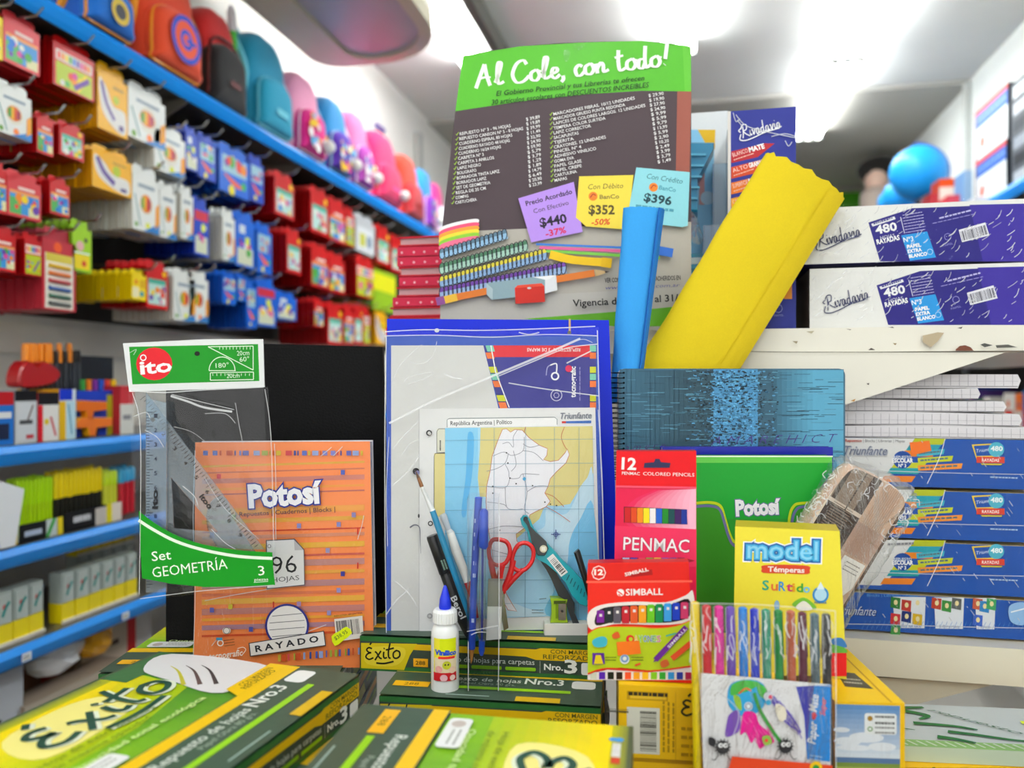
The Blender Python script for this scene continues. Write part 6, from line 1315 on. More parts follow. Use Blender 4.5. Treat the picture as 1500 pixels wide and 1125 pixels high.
def map_sheet(p):
    p.poly([(614, 599), (872, 597), (880, 921), (614, 925)], '#e2e2e4'); p.stroke([(614, 599), (614, 925)], .8, '#b8b8bc', sm=False)
    p.poly([(655, 614), (816, 612), (816, 624), (655, 626)], '#f2f2f4'); p.stroke([(655, 626), (655, 615), (658, 613), (812, 611), (816, 614), (816, 622)], .8, '#5a6a70', sm=False); p.text('República Argentina | Político', 660, 623, 750, 621, 6.2, '#3a3e44', .01)
    p.text('Triunfante', 822, 614, 867, 613, 9, '#a8acb4', .03, .3); p.text('Triunfante', 821, 613.5, 866, 612.5, 9, '#5c6270', 0, .3); p.rect(823, 617, 829, 620, '#c83028'); p.poly([(829, 617), (866, 616), (866, 620), (829, 620)], '#3c6ab8')
    p.poly([(640, 628), (652, 628), (652, 662), (640, 663)], '#dcdccc'); p.stroke([(652, 628), (643, 628), (640, 632), (640, 663), (652, 663)], .8, '#4a4a4a', sm=False); p.lines(646, 660, 646, 645, 1, 2, 2, '#4a4a4a'); p.poly([(636, 664), (652, 664), (652, 756), (636, 757)], '#dccf8f'); p.stroke([(652, 664), (638, 664), (636, 668), (636, 757)], .8, '#4a4a4a', sm=False)
    p.poly([(652, 627), (868, 624), (873, 900), (652, 908)], '#a6d6f2')
    p.poly([(652, 627), (700, 626.5), (700, 720), (690, 760), (688, 820), (686, 907), (652, 908)], '#8accf0'); p.smooth([(686, 634), (694, 640), (692, 690), (686, 730), (682, 756), (676, 750), (682, 700), (684, 660)], '#5fb4ea')
    p.poly([(704, 626.5), (868, 624), (869, 693), (856, 705), (845, 722), (835, 738), (818, 741), (798, 740), (790, 760), (755, 790), (720, 800), (714, 728), (703, 727), (700, 700), (703, 660)], '#dcd08c')
    p.smooth([(868, 694), (860, 700), (848, 716), (842, 732), (830, 752), (812, 752), (800, 745), (798, 770), (785, 780), (790, 800), (830, 830), (869, 860)], '#c4e2f4', 4); p.smooth([(869, 740), (850, 760), (835, 790), (830, 830), (815, 860), (800, 900), (872, 900)], '#7cc4ee', 4); p.smooth([(869, 820), (856, 840), (860, 880), (872, 890)], '#58b0e8', 4)
    p.smooth([(742, 880), (720, 888), (700, 900), (760, 903), (800, 900), (770, 890)], '#c4e2f4')
    AR = [(736, 629), (742, 628), (748, 633), (754, 629), (765, 630), (775, 641), (790, 652), (802, 657), (801, 667), (796, 673), (806, 676), (818, 674), (827, 664), (831, 658), (834, 666), (829, 678), (815, 691), (806, 701), (803, 712), (798, 722), (806, 734), (800, 742), (785, 749), (776, 754), (774, 764), (770, 772), (756, 782), (757, 792), (764, 800), (755, 806), (746, 812), (752, 824), (752, 836), (742, 848), (738, 858), (742, 870), (750, 884), (757, 895), (744, 893), (737, 880), (732, 866), (726, 850), (723, 832), (721, 806), (717, 784), (713, 760), (712, 735), (713, 712), (718, 690), (721, 668), (729, 646)]
    p.poly(AR, '#eeeef6'); p.stroke(AR, .9, '#c87860', closed=True, sm=False)
    for ln in ([(736, 650), (745, 648), (752, 655), (752, 640), (758, 630)], [(722, 668), (738, 662), (750, 667), (766, 660), (768, 640)], [(713, 690), (728, 686), (740, 678), (745, 664)], [(766, 660), (782, 663), (796, 675)], [(740, 680), (745, 690), (747, 700), (760, 700), (766, 694), (790, 695)], [(790, 652), (776, 655), (766, 650)], [(714, 712), (740, 714), (747, 700)], [(740, 714), (742, 742), (755, 746), (766, 745)], [(766, 694), (772, 720), (768, 745), (775, 752)], [(714, 735), (736, 738), (742, 742)], [(716, 775), (740, 770), (770, 772)], [(752, 660), (756, 680), (749, 690)], [(772, 720), (786, 712), (803, 712)], [(720, 805), (746, 812)], [(722, 832), (752, 830)], [(726, 850), (742, 848)]):
        p.stroke(ln, .8, '#9a9aa8')
    for ln in ([(798, 722), (812, 728), (826, 742)], [(827, 625), (822, 640), (828, 655), (831, 658)], [(770, 625), (768, 632)], [(800, 742), (818, 752), (835, 764)]): p.stroke(ln, .8, '#c86848')
    for x in (724, 770, 812, 848): p.stroke([(x, 626), (x - 1, 904)], .5, '#6a9ab8', sm=False)
    for y in (645, 680, 713, 747, 781, 815, 850, 884): p.stroke([(652, y), (871, y - 2)], .5, '#6a9ab8', sm=False)
    for x, y in ((742, 663), (744, 678), (747, 700), (780, 711), (722, 712), (722, 722), (756, 708), (798, 735), (806, 738), (732, 776), (815, 740)): p.circ(x, y, 1.1, '#26262c', n=8)
    p.circ(768, 701, 2.5, '#4fa8d8'); 
    for a in range(4): p.stroke([(814, 782), (814 + 7 * math.cos(a * PI / 2), 782 + 7 * math.sin(a * PI / 2))], 1.2, '#3a4a90', sm=False)
    p.ring(814, 782, 3, .9, '#3a4a90'); p.lines(779, 893, 796, 893, 2, 4, 1.2, '#7a8a94'); p.lines(790, 877, 800, 876, 1, 3, 1.2, '#7a8a94')
    p.ring(629, 634, 3.4, 2, '#2c2c30'); p.circ(630, 635, 2, '#d0d0d2')
    p.circ(610, 690, 5, '#26262c', 5); p.circ(612, 692, 3.4, '#8a8ab8'); p.ring(631, 766, 3, 1.6, '#3a3a40'); p.circ(614, 755, 1.4, '#3a3a40', 3)
    p.stroke([(601, 772), (608, 768), (615, 772), (616, 790), (617, 810)], 2.0, '#6a6a7c', wf=lambda t_, x, y: 1.2 - t_); p.ring(630, 901, 3, 2, '#a8a8ac')
t, MM = panel('map_pack', 'cellophane pack with a printed political map before the blue folder', 'map', .80, [(566, 492), (876, 492), (884, 932), (566, 934)], .006, '#2f52b4', '#3f5cb8', M_PRINT, map_back, base=.2524, part='backing_board')
o = [ray(MM, *q_, -.001) for q_ in ((614, 599), (872, 597), (880, 921), (614, 925))]
MB().prism(o[::-1], -.0012, -.0004, '#e2e2e4').obj('map_sheet', M_PRINT, t)
p = pxp(MM, -.0012, 1); map_sheet(p); p.b.obj('map_print', M_PRINT, t)
sheet(MM, [(564, 484), (876, 480), (888, 930), (563, 936)], -.005, .0012, M_FILM, 'cellophane_front', t, 34, 40, 7)
cr = pxp(MM, -.0075, 1)
for s_, w_ in [([(570, 620), (640, 585), (700, 560), (740, 543), (800, 518), (850, 496)], 3.2), ([(730, 551), (780, 530), (830, 510), (876, 504)], 1.6), ([(745, 561), (800, 570), (878, 580)], 1.6), ([(564, 486), (620, 483), (700, 484), (780, 482), (872, 478)], 1.6), ([(563, 492), (640, 491), (720, 494), (800, 490), (876, 492)], 1.4), ([(566, 492), (564, 600), (564, 760), (566, 930)], 1.4), ([(875, 484), (879, 640), (884, 780), (887, 925)], 1.6),
              ([(574, 560), (590, 530), (618, 505)], .9), ([(592, 560), (600, 552), (632, 545), (628, 552), (596, 563)], .9), ([(652, 548), (664, 553), (677, 555)], 1.8), ([(600, 530), (618, 533), (634, 522), (640, 500)], .8), ([(574, 660), (590, 640), (612, 618)], .9), ([(590, 665), (600, 650), (612, 645)], .9), ([(576, 710), (600, 688), (614, 668)], 1.2), ([(578, 850), (600, 870), (612, 890)], 1.5), ([(566, 900), (580, 880), (600, 862)], 1.5),
              ([(840, 500), (855, 497), (868, 502)], .8), ([(760, 487), (775, 490), (790, 487)], 1.6), ([(830, 532), (850, 522), (866, 514)], 2), ([(570, 640), (566, 720), (568, 800)], 1), ([(876, 600), (882, 700), (884, 800)], 1)]: cr.stroke(s_, w_, '#ffffff')
cr.b.obj('painted_crease_glint', M_CREASE_GLINT, t)  # the map wrapper's highlight streaks, drawn in white

# -- pens, scissors, compass, sharpener, eraser in front of the map
def upright(name, label, cat, pts, d, mat=M_PLAST, n=14):
    """a round stick seen along photo points (x, y, width, colour)"""
    M = DM(pts[-1][0], pts[-1][1], d); b = MB(); P = []; R = []; C = []
    for i, (x, y, w_, c) in enumerate(pts):
        u_, v_ = ray(M, x, y); P.append((u_, 0, v_)); R.append(w_ / 2 * d / F); C.append(c)
    b.tube(P, R, C[0], n, cols=C)
    return tag(b.obj(name, mat, None, M, True), label, cat), M
upright('paint_brush', 'thin paint brush with a metallic blue handle leaning left', 'brush', [(609, 690, 1, '#5a3a24'), (613, 700, 5, '#8a5a34'), (618, 713, 6, '#e8e8e8'), (619, 716, 5, '#d8dadc'), (633, 747, 8, '#e8eaec'), (633.5, 748, 9, '#1c7ea8'), (657, 815, 10, '#1880b0'), (685, 895, 8, '#166e98'), (699, 938, 6, '#166e98')], .768)
o, M = upright('marker_pen', 'thick black permanent marker leaning beside the paint brush', 'marker', [(633, 784, 17, '#141518'), (634, 787, 18.5, '#1a1b1f'), (652, 838, 18.5, '#1a1b1f'), (652.5, 839, 17, '#0c0d10'), (653.5, 841, 18, '#232428'), (677, 906, 17, '#1c1d20'), (688, 932, 12, '#141518')], .782)
p = pxp(M, -.0066, 1); p.text('Berol', 660, 876, 675, 907, 9, '#d8dade', .02); p.lines(649, 820, 654, 834, 2, 4, 2.4, '#7a9a8c'); p.b.obj('lettering_print', M_PLAST, o)
o, M = upright('correction_pen', 'white correction pen with a red band', 'pen', [(648, 753, 9, '#b8c0c8'), (650, 757, 11, '#b4bcc8'), (657, 776, 8, '#d8dce0'), (660, 780, 11, '#f0f0ee'), (668, 806, 14, '#f4f4f2'), (678, 832, 13, '#f2f2f0'), (684, 851, 10, '#f0f0ee'), (684.5, 852, 11, '#c82434'), (693, 876, 9, '#b81c2c'), (698, 905, 7, '#a81c2c')], .797 - .008)
o, M = upright('ballpoint_pen', 'plain blue pen standing with its orange tip down', 'pen', [(701, 728, 8, '#1c48c8'), (701, 729, 11, '#2450c0'), (697, 800, 11, '#1f48c0'), (694, 860, 10.5, '#2a50c8'), (691, 950, 10.5, '#1c3cc0'), (691, 951, 8.5, '#d8904c'), (690.5, 968, 3, '#c87c3c'), (690, 972, 1, '#3a2a20')], .748)
p = pxp(M, -.0032, 1)
for y in (760, 780, 800, 822, 840, 906): p.rect(697 - (y - 760) * .03 - 2, y, 699 - (y - 760) * .03, y + 6, '#c8d4f8')
p.b.obj('lettering_print', M_PLAST, o)
Mv = DM(709, 958, .742)
t = thing('ballpoint_pen', 'clear-barrelled ballpoint pen with a bright blue cap', 'pen', Mv)
def seg(b, Mx, d, pts, n=12):
    P = []; R = []; C = []
    for x, y, w_, c in pts: u_, v_ = ray(Mx, x, y); P.append((u_, 0, v_)); R.append(w_ / 2 * d / F); C.append(c)
    return b.tube(P, R, C[0], n, cols=C)
seg(MB(), Mv, .742, [(709, 745, 6, '#1244c8'), (709, 749, 13, '#1450d8'), (708, 800, 15, '#1450d8'), (707, 803, 11, '#1244c8')]).obj('cap', M_PLAST, t, smooth=True); cp = t.children[-1]
seg(MB(), Mv, .742, [(703, 757, 3, '#1244c8'), (697, 795, 3, '#1244c8')]).obj('cap_clip', M_PLAST, cp, smooth=True)
seg(MB(), Mv, .742, [(707, 803, 10, '#c8c4d4'), (706, 938, 10, '#c8c4d4')]).obj('clear_barrel', M_CLEAR, t, smooth=True)
seg(MB(), Mv, .742, [(707, 803, 3.5, '#2a3aa0'), (706, 938, 3.5, '#2a3aa0')]).obj('ink_tube', M_PLAST, t, smooth=True)
seg(MB(), Mv, .742, [(706, 938, 9.5, '#1f50c8'), (705.6, 953, 9, '#1f50c8'), (705.4, 960, 5, '#4a6ac8')]).obj('end_plug', M_PLAST, t, smooth=True)
# clear sleeve holding the pens
Ms = DM(684, 1014, .733); t = thing('pen_sleeve', 'clear plastic sleeve holding the pens in front of the map', 'sleeve', Ms)
u0, v0 = ray(Ms, 684, 1014); u1, v1 = ray(Ms, 731, 730)
MB().box(0, 0, 0, u1 - u0, .0006, v1, '#ffffff').obj('sleeve_front', M_CLEAR, t)
MB().box(0, .036, 0, u1 - u0, .0366, v1, '#ffffff').box(0, 0, 0, .0005, .036, v1, '#ffffff').box(u1 - u0 - .0005, 0, 0, u1 - u0, .036, v1, '#ffffff').obj('sleeve_back', M_CLEAR, t)
cr = pxp(Ms, -.0008, 1)
for s_ in ([(684, 925), (705, 921), (731, 916)], [(731, 732), (731, 900), (730, 1012)], [(690, 930), (700, 926), (712, 926)], [(686, 940), (686, 1012)]): cr.stroke(s_, 1.2, '#ffffff')
cr.b.obj('painted_crease_glint', M_CREASE_GLINT, t)  # sleeve edges and folds picked out with painted glints
# two-tone eraser in the sleeve
Me = DM(712, 1000, .752); t = thing('eraser', 'grey and white block eraser upright in the clear sleeve', 'eraser', Me)
U = lambda Mx, *a: [ray(Mx, *q_) for q_ in a]
MB().prism(U(Me, (714, 888), (735, 888), (736, 851), (715, 851)), 0, .009, '#8a8780', '#96928a').obj('grey_half', M_MATTE, t)
MB().prism(U(Me, (712, 938), (734, 936), (735, 888.5), (714, 888.5)), 0, .009, '#dcdcd8', '#e8e8e4').obj('white_half', M_MATTE, t)
# scissors
Msc = DM(738, 925, .772); t = thing('scissors', 'small school scissors with red ring handles, points down', 'scissors', Msc)
def ringpx(Mx, pts, wpx, d, col, y=0, closed=True):
    P = crom(pts, 6, closed); return MB().tube([(*(lambda q_: (q_[0], y, q_[1]))(ray(Mx, *q_)),) for q_ in P], wpx / 2 * d / F, col, 10, closed=closed)
b = ringpx(Msc, [(727, 790), (742, 794), (747, 808), (741, 824), (729, 828), (719, 822), (716, 806), (720, 793)], 6.5, .772, '#e0282c')
b.join(ringpx(Msc, [(719, 822), (722, 838), (726, 852), (730, 866)], 9, .772, '#e0282c', closed=False)); b.join(ringpx(Msc, [(736, 828), (733, 840), (731, 860)], 9, .772, '#d8242a', closed=False)); b.obj('handle', M_PLAST, t, smooth=True)
b = ringpx(Msc, [(772, 797), (781, 806), (780, 822), (770, 835), (758, 837), (750, 828), (752, 812), (760, 799)], 6.5, .772, '#e0282c', .004)
b.join(ringpx(Msc, [(752, 822), (748, 840), (741, 858), (736, 870)], 9, .772, '#e0282c', .004, False)); b.join(ringpx(Msc, [(766, 836), (752, 850), (740, 864)], 8, .772, '#d8242a', .004, False)); b.obj('handle', M_PLAST, t, smooth=True)
MB().prism(U(Msc, (728, 862), (737, 866), (745, 920), (738, 924)), .0, .0015, '#c8ccd0').obj('blade', M_METAL, t); MB().prism(U(Msc, (731, 866), (741, 862), (734, 922), (727, 920)), .003, .0045, '#c0c4c8').obj('blade', M_METAL, t)
# compass
Mc = DM(850, 915, .784); t = thing('drawing_compass', 'turquoise and dark grey drawing compass leaning behind the sharpener', 'compass', Mc)
o = U(Mc, (762, 760), (766, 755), (772, 755), (777, 761), (781, 772), (790, 783), (803, 797), (812, 806), (822, 818), (838, 833), (852, 848), (866, 866), (866, 880), (860, 888), (850, 885), (838, 872), (828, 852), (815, 838), (800, 825), (786, 818), (778, 806), (775, 795), (772, 778), (764, 768))
MB().prism(o[::-1], -.003, .003, '#1496a8', '#1ca8b8', .0012).obj('teal_leg', M_PLAST, t)
o = U(Mc, (766, 760), (770, 758), (774, 761), (777, 770), (785, 778), (800, 792), (803, 802), (798, 812), (788, 812), (780, 800), (776, 780), (772, 768))
MB().prism(o[::-1], -.0055, -.003, '#2e3438', '#363c40', .0008).obj('hinge_plate', M_PLAST, t)
o = U(Mc, (785, 813), (797, 816), (812, 832), (820, 850), (832, 868), (842, 885), (842, 900), (850, 917), (840, 917), (834, 900), (828, 880), (818, 874), (808, 850), (800, 835))
MB().prism(o[::-1], .003, .007, '#2c3236', '#343a3e', .001).obj('grey_leg', M_PLAST, t)
q = pxp(Mc, -.0056, 1); q.circ(796, 804, 5.5, '#d8d4b8'); q.rect(793, 801, 799, 807, '#f4f2e4'); q.circ(770, 760, 3.4, '#22282c'); q.b.obj('screw_print', M_PLAST, t)
q = pxp(Mc, -.0032, 1); q.poly([(801, 818), (810, 811), (832, 838), (822, 845)], '#eef0f0'); q.bars(806, 822, 823, 842, 8, 12, '#3a3a3a', 2); 
for k in range(7): q.stroke([(834 + k * 4.5, 842 + k * 5), (830 + k * 5, 850 + k * 4.8)], 1.6, '#0c6a78', sm=False)
q.b.obj('barcode_print', M_PLAST, t)
upright('lead_holder', 'short black pencil stub leaning right of the compass', 'pencil', [(844, 807, 9, '#0e0f11'), (845, 808, 10, '#1a1b1e'), (860, 856, 9, '#141517'), (866, 880, 8, '#141517')], .775)
# white eraser + lime sharpener
zA = H - .2532
def placed(cx_px, d, yaw=0): M_ = DM(cx_px, 900, d, yaw); M_.translation.z = zA + .0008; return M_
Mw = placed(797, .785); b = MB().box(0, 0, 0, .044, .018, .0125, '#dcdcd6', '#e6e6e0', '#f0f0ea', bev=.0015); tag(b.obj('eraser', M_MATTE, None, Mw), 'flat white eraser lying under the lime sharpener', 'eraser')
Mh = DM(806, 920, .787); Mh.translation.z = zA + .0008 + .0127
u0, _ = ray(Mh, 806, 900); u1, _ = ray(Mh, 832, 900); vt = ray(Mh, 806, 877)[1]
t = thing('pencil_sharpener', 'lime green wedge sharpener standing on the white eraser', 'sharpener', Mh); w_ = u1 - u0
MB().prism([(0, 0), (w_, 0), (w_ * .93, vt * .3), (w_ * .93, vt * .75), (w_, vt), (0, vt), (w_ * .07, vt * .75), (w_ * .07, vt * .3)], 0, .011, '#94b81c', '#a4c82c', .0008).obj('body', M_PLAST, t)
MB().prism([(w_ * .46, vt * .14), (w_ * .88, vt * .14), (w_ * .88, vt * .82), (w_ * .46, vt * .82)], -.0012, 0, '#c8ccd0', '#e2e4e6').obj('blade', M_METAL, t)
q = Pr(lambda a, c: (a, c)); q.circ(w_ * .67, vt * .5, .0013, '#303234'); q.rect(w_ * .2, vt * .8, w_ * .86, vt * .93, '#46581c'); q.rect(w_ * .3, vt * .2, w_ * .42, vt * .8, '#7c9c18'); q.b.V = [(a, y - .0012, c) for a, y, c in q.b.V]; q.b.obj('screw_print', M_PLAST, t)
# -- glue bottle
dG = .742; Mg_ = DM(652, 1012, dG); Mg_.translation.z = H - .289 + .0008
t = thing('glue_bottle', 'white glue bottle with a pointed blue nozzle on the second green box', 'bottle', Mg_); k_ = dG / F
def lathe(prof, col, n=28, cols=None): b = MB(); b.tube([(0, 0, z * k_) for r, z in prof], [r * k_ for r, z in prof], col, n, cols=cols); return b
lathe([(18, 0), (20.5, 2), (20.5, 78), (20, 86), (17, 93), (14, 97), (14, 99)], '#eef0f0').obj('bottle_body', M_PLAST, t, smooth=True)
b = MB(); n = 48; prof = [(99, 17.5), (114, 17), (118, 14)]
for z, r_ in prof: b.V += [((r_ + (.7 if i % 2 else 0)) * k_ * math.cos(2 * PI * i / n), (r_ + (.7 if i % 2 else 0)) * k_ * math.sin(2 * PI * i / n), z * k_) for i in range(n)]
for j in range(2):
    for i in range(n): b.Fs.append((j * n + i, j * n + (i + 1) % n, (j + 1) * n + (i + 1) % n, (j + 1) * n + i)); b.C.append(hx('#f2f4f4'))
b.Fs.append(tuple(2 * n + i for i in range(n))); b.C.append(hx('#f2f4f4')); b.Fs.append(tuple(reversed(range(n)))); b.C.append(hx('#f2f4f4')); sc_ = b.obj('screw_cap', M_PLAST, t)
lathe([(8.5, 118), (9, 121), (8, 132), (5, 142), (2.5, 150), (1, 152)], '#1030d8').obj('nozzle', M_PLAST, sc_, smooth=True)
RB = 20.9 * k_
def cyl(a, c): an = (a / 20.5); return (a, c)
p = Pr(lambda a, c: (a, c)); L_ = lambda *a: [(x, z) for x, z in a]
def strip(x0, z0, x1, z1, c, nn=14):
    for i in range(nn): a0 = x0 + (x1 - x0) * i / nn; a1 = x0 + (x1 - x0) * (i + 1) / nn; p.rect(a0, z0, a1, z1, c); p.k -= 1
    p.k += 1
strip(-16, 20, 19, 80, '#f0e23c'); strip(-6, 62, 18, 80, '#dce818'); strip(-14, 30, 19, 52, '#e8d8b4'); strip(-16, 19, 19, 31, '#c82028'); p.text('Vinílico', -13, 57, 18, 56, 7, '#1c50c8', .05); strip(-8, 51, 16, 54.5, '#e8382c'); p.circ(4, 42, 6, '#c8cc30'); p.circ(-7, 36, 5, '#e8a8a0'); p.circ(12, 35, 5, '#e8c8b0'); p.circ(2, 43, 1.2, '#2c2c2c'); p.circ(6, 43, 1.2, '#2c2c2c'); p.circ(0, 24, 5, '#e8b8c0'); p.circ(12, 24, 4, '#f0d0c8')
b = p.b; b.V = [((RB + -y * 2) * math.sin(a / 20.5), -(RB + -y * 2) * math.cos(a / 20.5), c * k_) for a, y, c in b.V]; b.obj('label_print', M_PRINT, t)

# -- spiral notebook, navy book, green pad on the right
def sn(p):
    rr = random.Random(8)
    p.poly([(908, 541), (1236, 541), (1237, 700), (908, 700)], '#41667c'); 
    for k in range(14): p.rect(910 + k * 7, 542, 918 + k * 7, 700, mixc('#3f6c84', '#34505e', k / 13)); p.k -= 1
    for k in range(14): p.rect(1130 + k * 7.5, 542, 1138 + k * 7.5, 700, mixc('#3a6278', '#5ea4c4', min(1, k / 8))); p.k -= 1
    p.k += 1; p.rect(1008, 541, 1045, 700, '#34505e'); p.rect(1045, 541, 1110, 700, '#4c8cba'); p.rect(1110, 541, 1132, 700, '#3a5c70')
    for k in range(2600):
        x = rr.gauss(1070, 34); y = rr.uniform(542, 698)
        if 1003 < x < 1138: p.rect(x, y, x + rr.uniform(1, 5), y + rr.uniform(.8, 2.6), rr.choice(['#27363e', '#2a3e4a', '#5fa8d8', '#6cb8e4', '#3a6078', '#4c8cba', '#5494c0'] if 1040 < x < 1110 else ['#27363e', '#24343c', '#2f4654', '#3a6078', '#5494c0'])); p.k -= 1
    for k in range(340):
        x = rr.uniform(912, 1225); y = rr.uniform(543, 699); p.rect(x, y, min(1235, x + rr.uniform(8, 34)), y + .7, rr.choice(['#5688a0', '#2f4c5c', '#6aa8c4', '#3a5c70'])); p.k -= 1
    p.k += 2
    p.text('AUTORIDAD DE PICASSO', 1040, 652, 1230, 650, 13, '#5a3a8c', -.01, .3) if False else p.text('A M A R E H I C T', 1040, 652, 1228, 648, 13, '#4c3a86', -.018, .4)
    p.text('a m e r e', 915, 660, 975, 656, 9, '#4a3070', -.012, .4)
t, M = panel('spiral_notebook', 'teal blue spiral notebook with a woven pattern behind the green pad', 'notebook', .860, [(906, 540), (1237, 540), (1238, 700), (906, 700)], .010, '#c8ccd0', '#41667c', M_GLOSS, sn, base=.2530, round_=.007, pages='#e4e4e4')
b = MB()
for k in range(22):
    y = 546 + k * 7.4; u_, v_ = ray(M, 909, y); P = [(u_ - .0035 + .0065 * math.cos(a), -.001 + .0065 * math.sin(a) * 1.0 + .004, v_ + .0004 * math.sin(a)) for a in [2 * PI * i / 12 for i in range(12)]]
    b.tube(P, .0005, '#202428', 5, closed=True)
    q_ = Pr(lambda a, c: (a, c)); q_.circ(u_ + .0035, v_, .0012, '#14181c', n=8); b.join(q_.b, -.0002)
b.obj('wire_ring', M_METAL, t, smooth=True)
t, M = panel('notebook', 'plain navy blue hardcover rising behind the green pad', 'notebook', .828, [(970, 655), (1220, 655), (1222, 900), (970, 900)], .012, '#0a1488', '#0c1a9c', M_PLAST, base=.2530, pages='#e8e8e8')
def gp(p):
    p.poly([(975, 669), (1219, 669), (1221, 930), (975, 930)], '#2a9030'); p.poly([(975, 669), (1219, 669), (1219, 678), (975, 678)], '#63c04c'); p.poly([(975, 678), (1219, 678), (1220, 760), (975, 760)], '#1f9c34'); p.rect(975, 667.5, 1220, 669.5, '#e8f0e4')
    w1 = [(1020, 737), (1040, 736), (1055, 741), (1062, 760), (1068, 780), (1078, 795), (1110, 800)]; p.poly([(1021, 740), (1040, 740), (1052, 745), (1058, 762), (1064, 784), (1076, 800), (1076, 930), (975, 930), (975, 740)], '#3a8c28'); p.stroke(w1, 4, '#bccc20'); p.stroke([(a - 1, c + 5) for a, c in w1], 4, '#6a6a9c')
    w2 = [(1219, 736), (1175, 737), (1162, 742), (1156, 760), (1154, 800)]; p.poly([(1219, 741), (1178, 742), (1166, 750), (1160, 800), (1220, 800)], '#3a8c28'); p.stroke(w2, 4, '#bccc20'); p.stroke([(a + 4, c + 5) for a, c in w2], 4, '#6a6a9c')
    p.otext('Potosí', 1079, 755, 1141, 752, 22, '#f0eef4', '#6a6a9c', .09, .05)
t, M = panel('writing_pad', 'green pad with a yellow-edged curved tab before the navy hardcover', 'pad', .80, [(975, 668), (1219, 668), (1221, 930), (975, 930)], .014, '#2c7a2c', '#2a9030', M_GLOSS, gp, base=.2530, pages='#e4e6e0')
# -- red coloured pencil carton
def pm(p):
    p.poly([(903, 661), (1020, 661), (1020, 712), (902, 711)], '#e20c18'); p.poly([(902, 711), (1020, 713), (1020, 880), (900, 880)], '#e01c4c')
    for k in range(10): r_ = 1 - k / 10; p.poly([(1019.5, 716)] + crom([(1019.5 - 60 * r_, 718), (1019.5 - 95 * r_, 735), (1019.5 - 105 * r_, 765), (1019.5 - 60 * r_, 788)], 4) + [(1019.5, 796)], mixc('#e2285c', '#f4b4cc', k / 9))
    p.poly([(902, 711), (1020, 713), (1020, 716), (902, 714)], '#f0506c'); p.poly([(901, 770), (1020, 775), (1020, 830), (900, 830)], '#e8305c')
    p.text('12', 911, 687, 931, 688, 17, '#f6f0f0', .03); p.text('PENMAC', 911, 695, 937, 696, 4.4, '#f6f0f0', .01); p.text('COLORED PENCILS', 942, 696, 1017, 698, 5, '#f6ecec', .0)
    p.poly([(944, 678), (958, 677), (960, 672), (966, 672), (968, 677), (982, 678), (981, 685), (943, 685)], '#2c2c50')
    p.poly([(914, 742), (1006, 746), (1007, 768), (914, 765)], '#30101c')
    for k, c in enumerate(['#c41c20', '#d8481c', '#f08c1c', '#f0dc20', '#f0ecec', '#2060c8', '#1c8428', '#10484c', '#3c1458', '#183090']): x = 915 + k * 9.2; p.poly([(x, 743 + k * .35), (x + 8.6, 743 + k * .35), (x + 8.6, 765 + k * .3), (x, 765 + k * .3)], c); p.k -= 1
    p.k += 1
    p.otext('PENMAC', 913, 805, 1009, 809, 19, '#f4f0f2', '#a81838', .03, .008)
    p.poly([(911, 816), (1006, 818), (1018, 821), (1006, 824), (911, 823)], '#9c2030')
    for k, c in enumerate(['#b8c8f0', '#3a4ab8', '#e8486c', '#6ab04c', '#e8d840', '#7a5ac0', '#3050a8', '#402850']): p.rect(912 + k * 11.5, 816.5, 922 + k * 11.5, 823, c)
t, M = panel('pencil_carton', 'tall red carton of coloured pencils with a window strip', 'box', .715, [(903, 661), (1020, 661), (1020, 960), (900, 960)], .016, '#b80c18', '#e20c18', M_GLOSS, pm, base=.2530, yaw=-9)
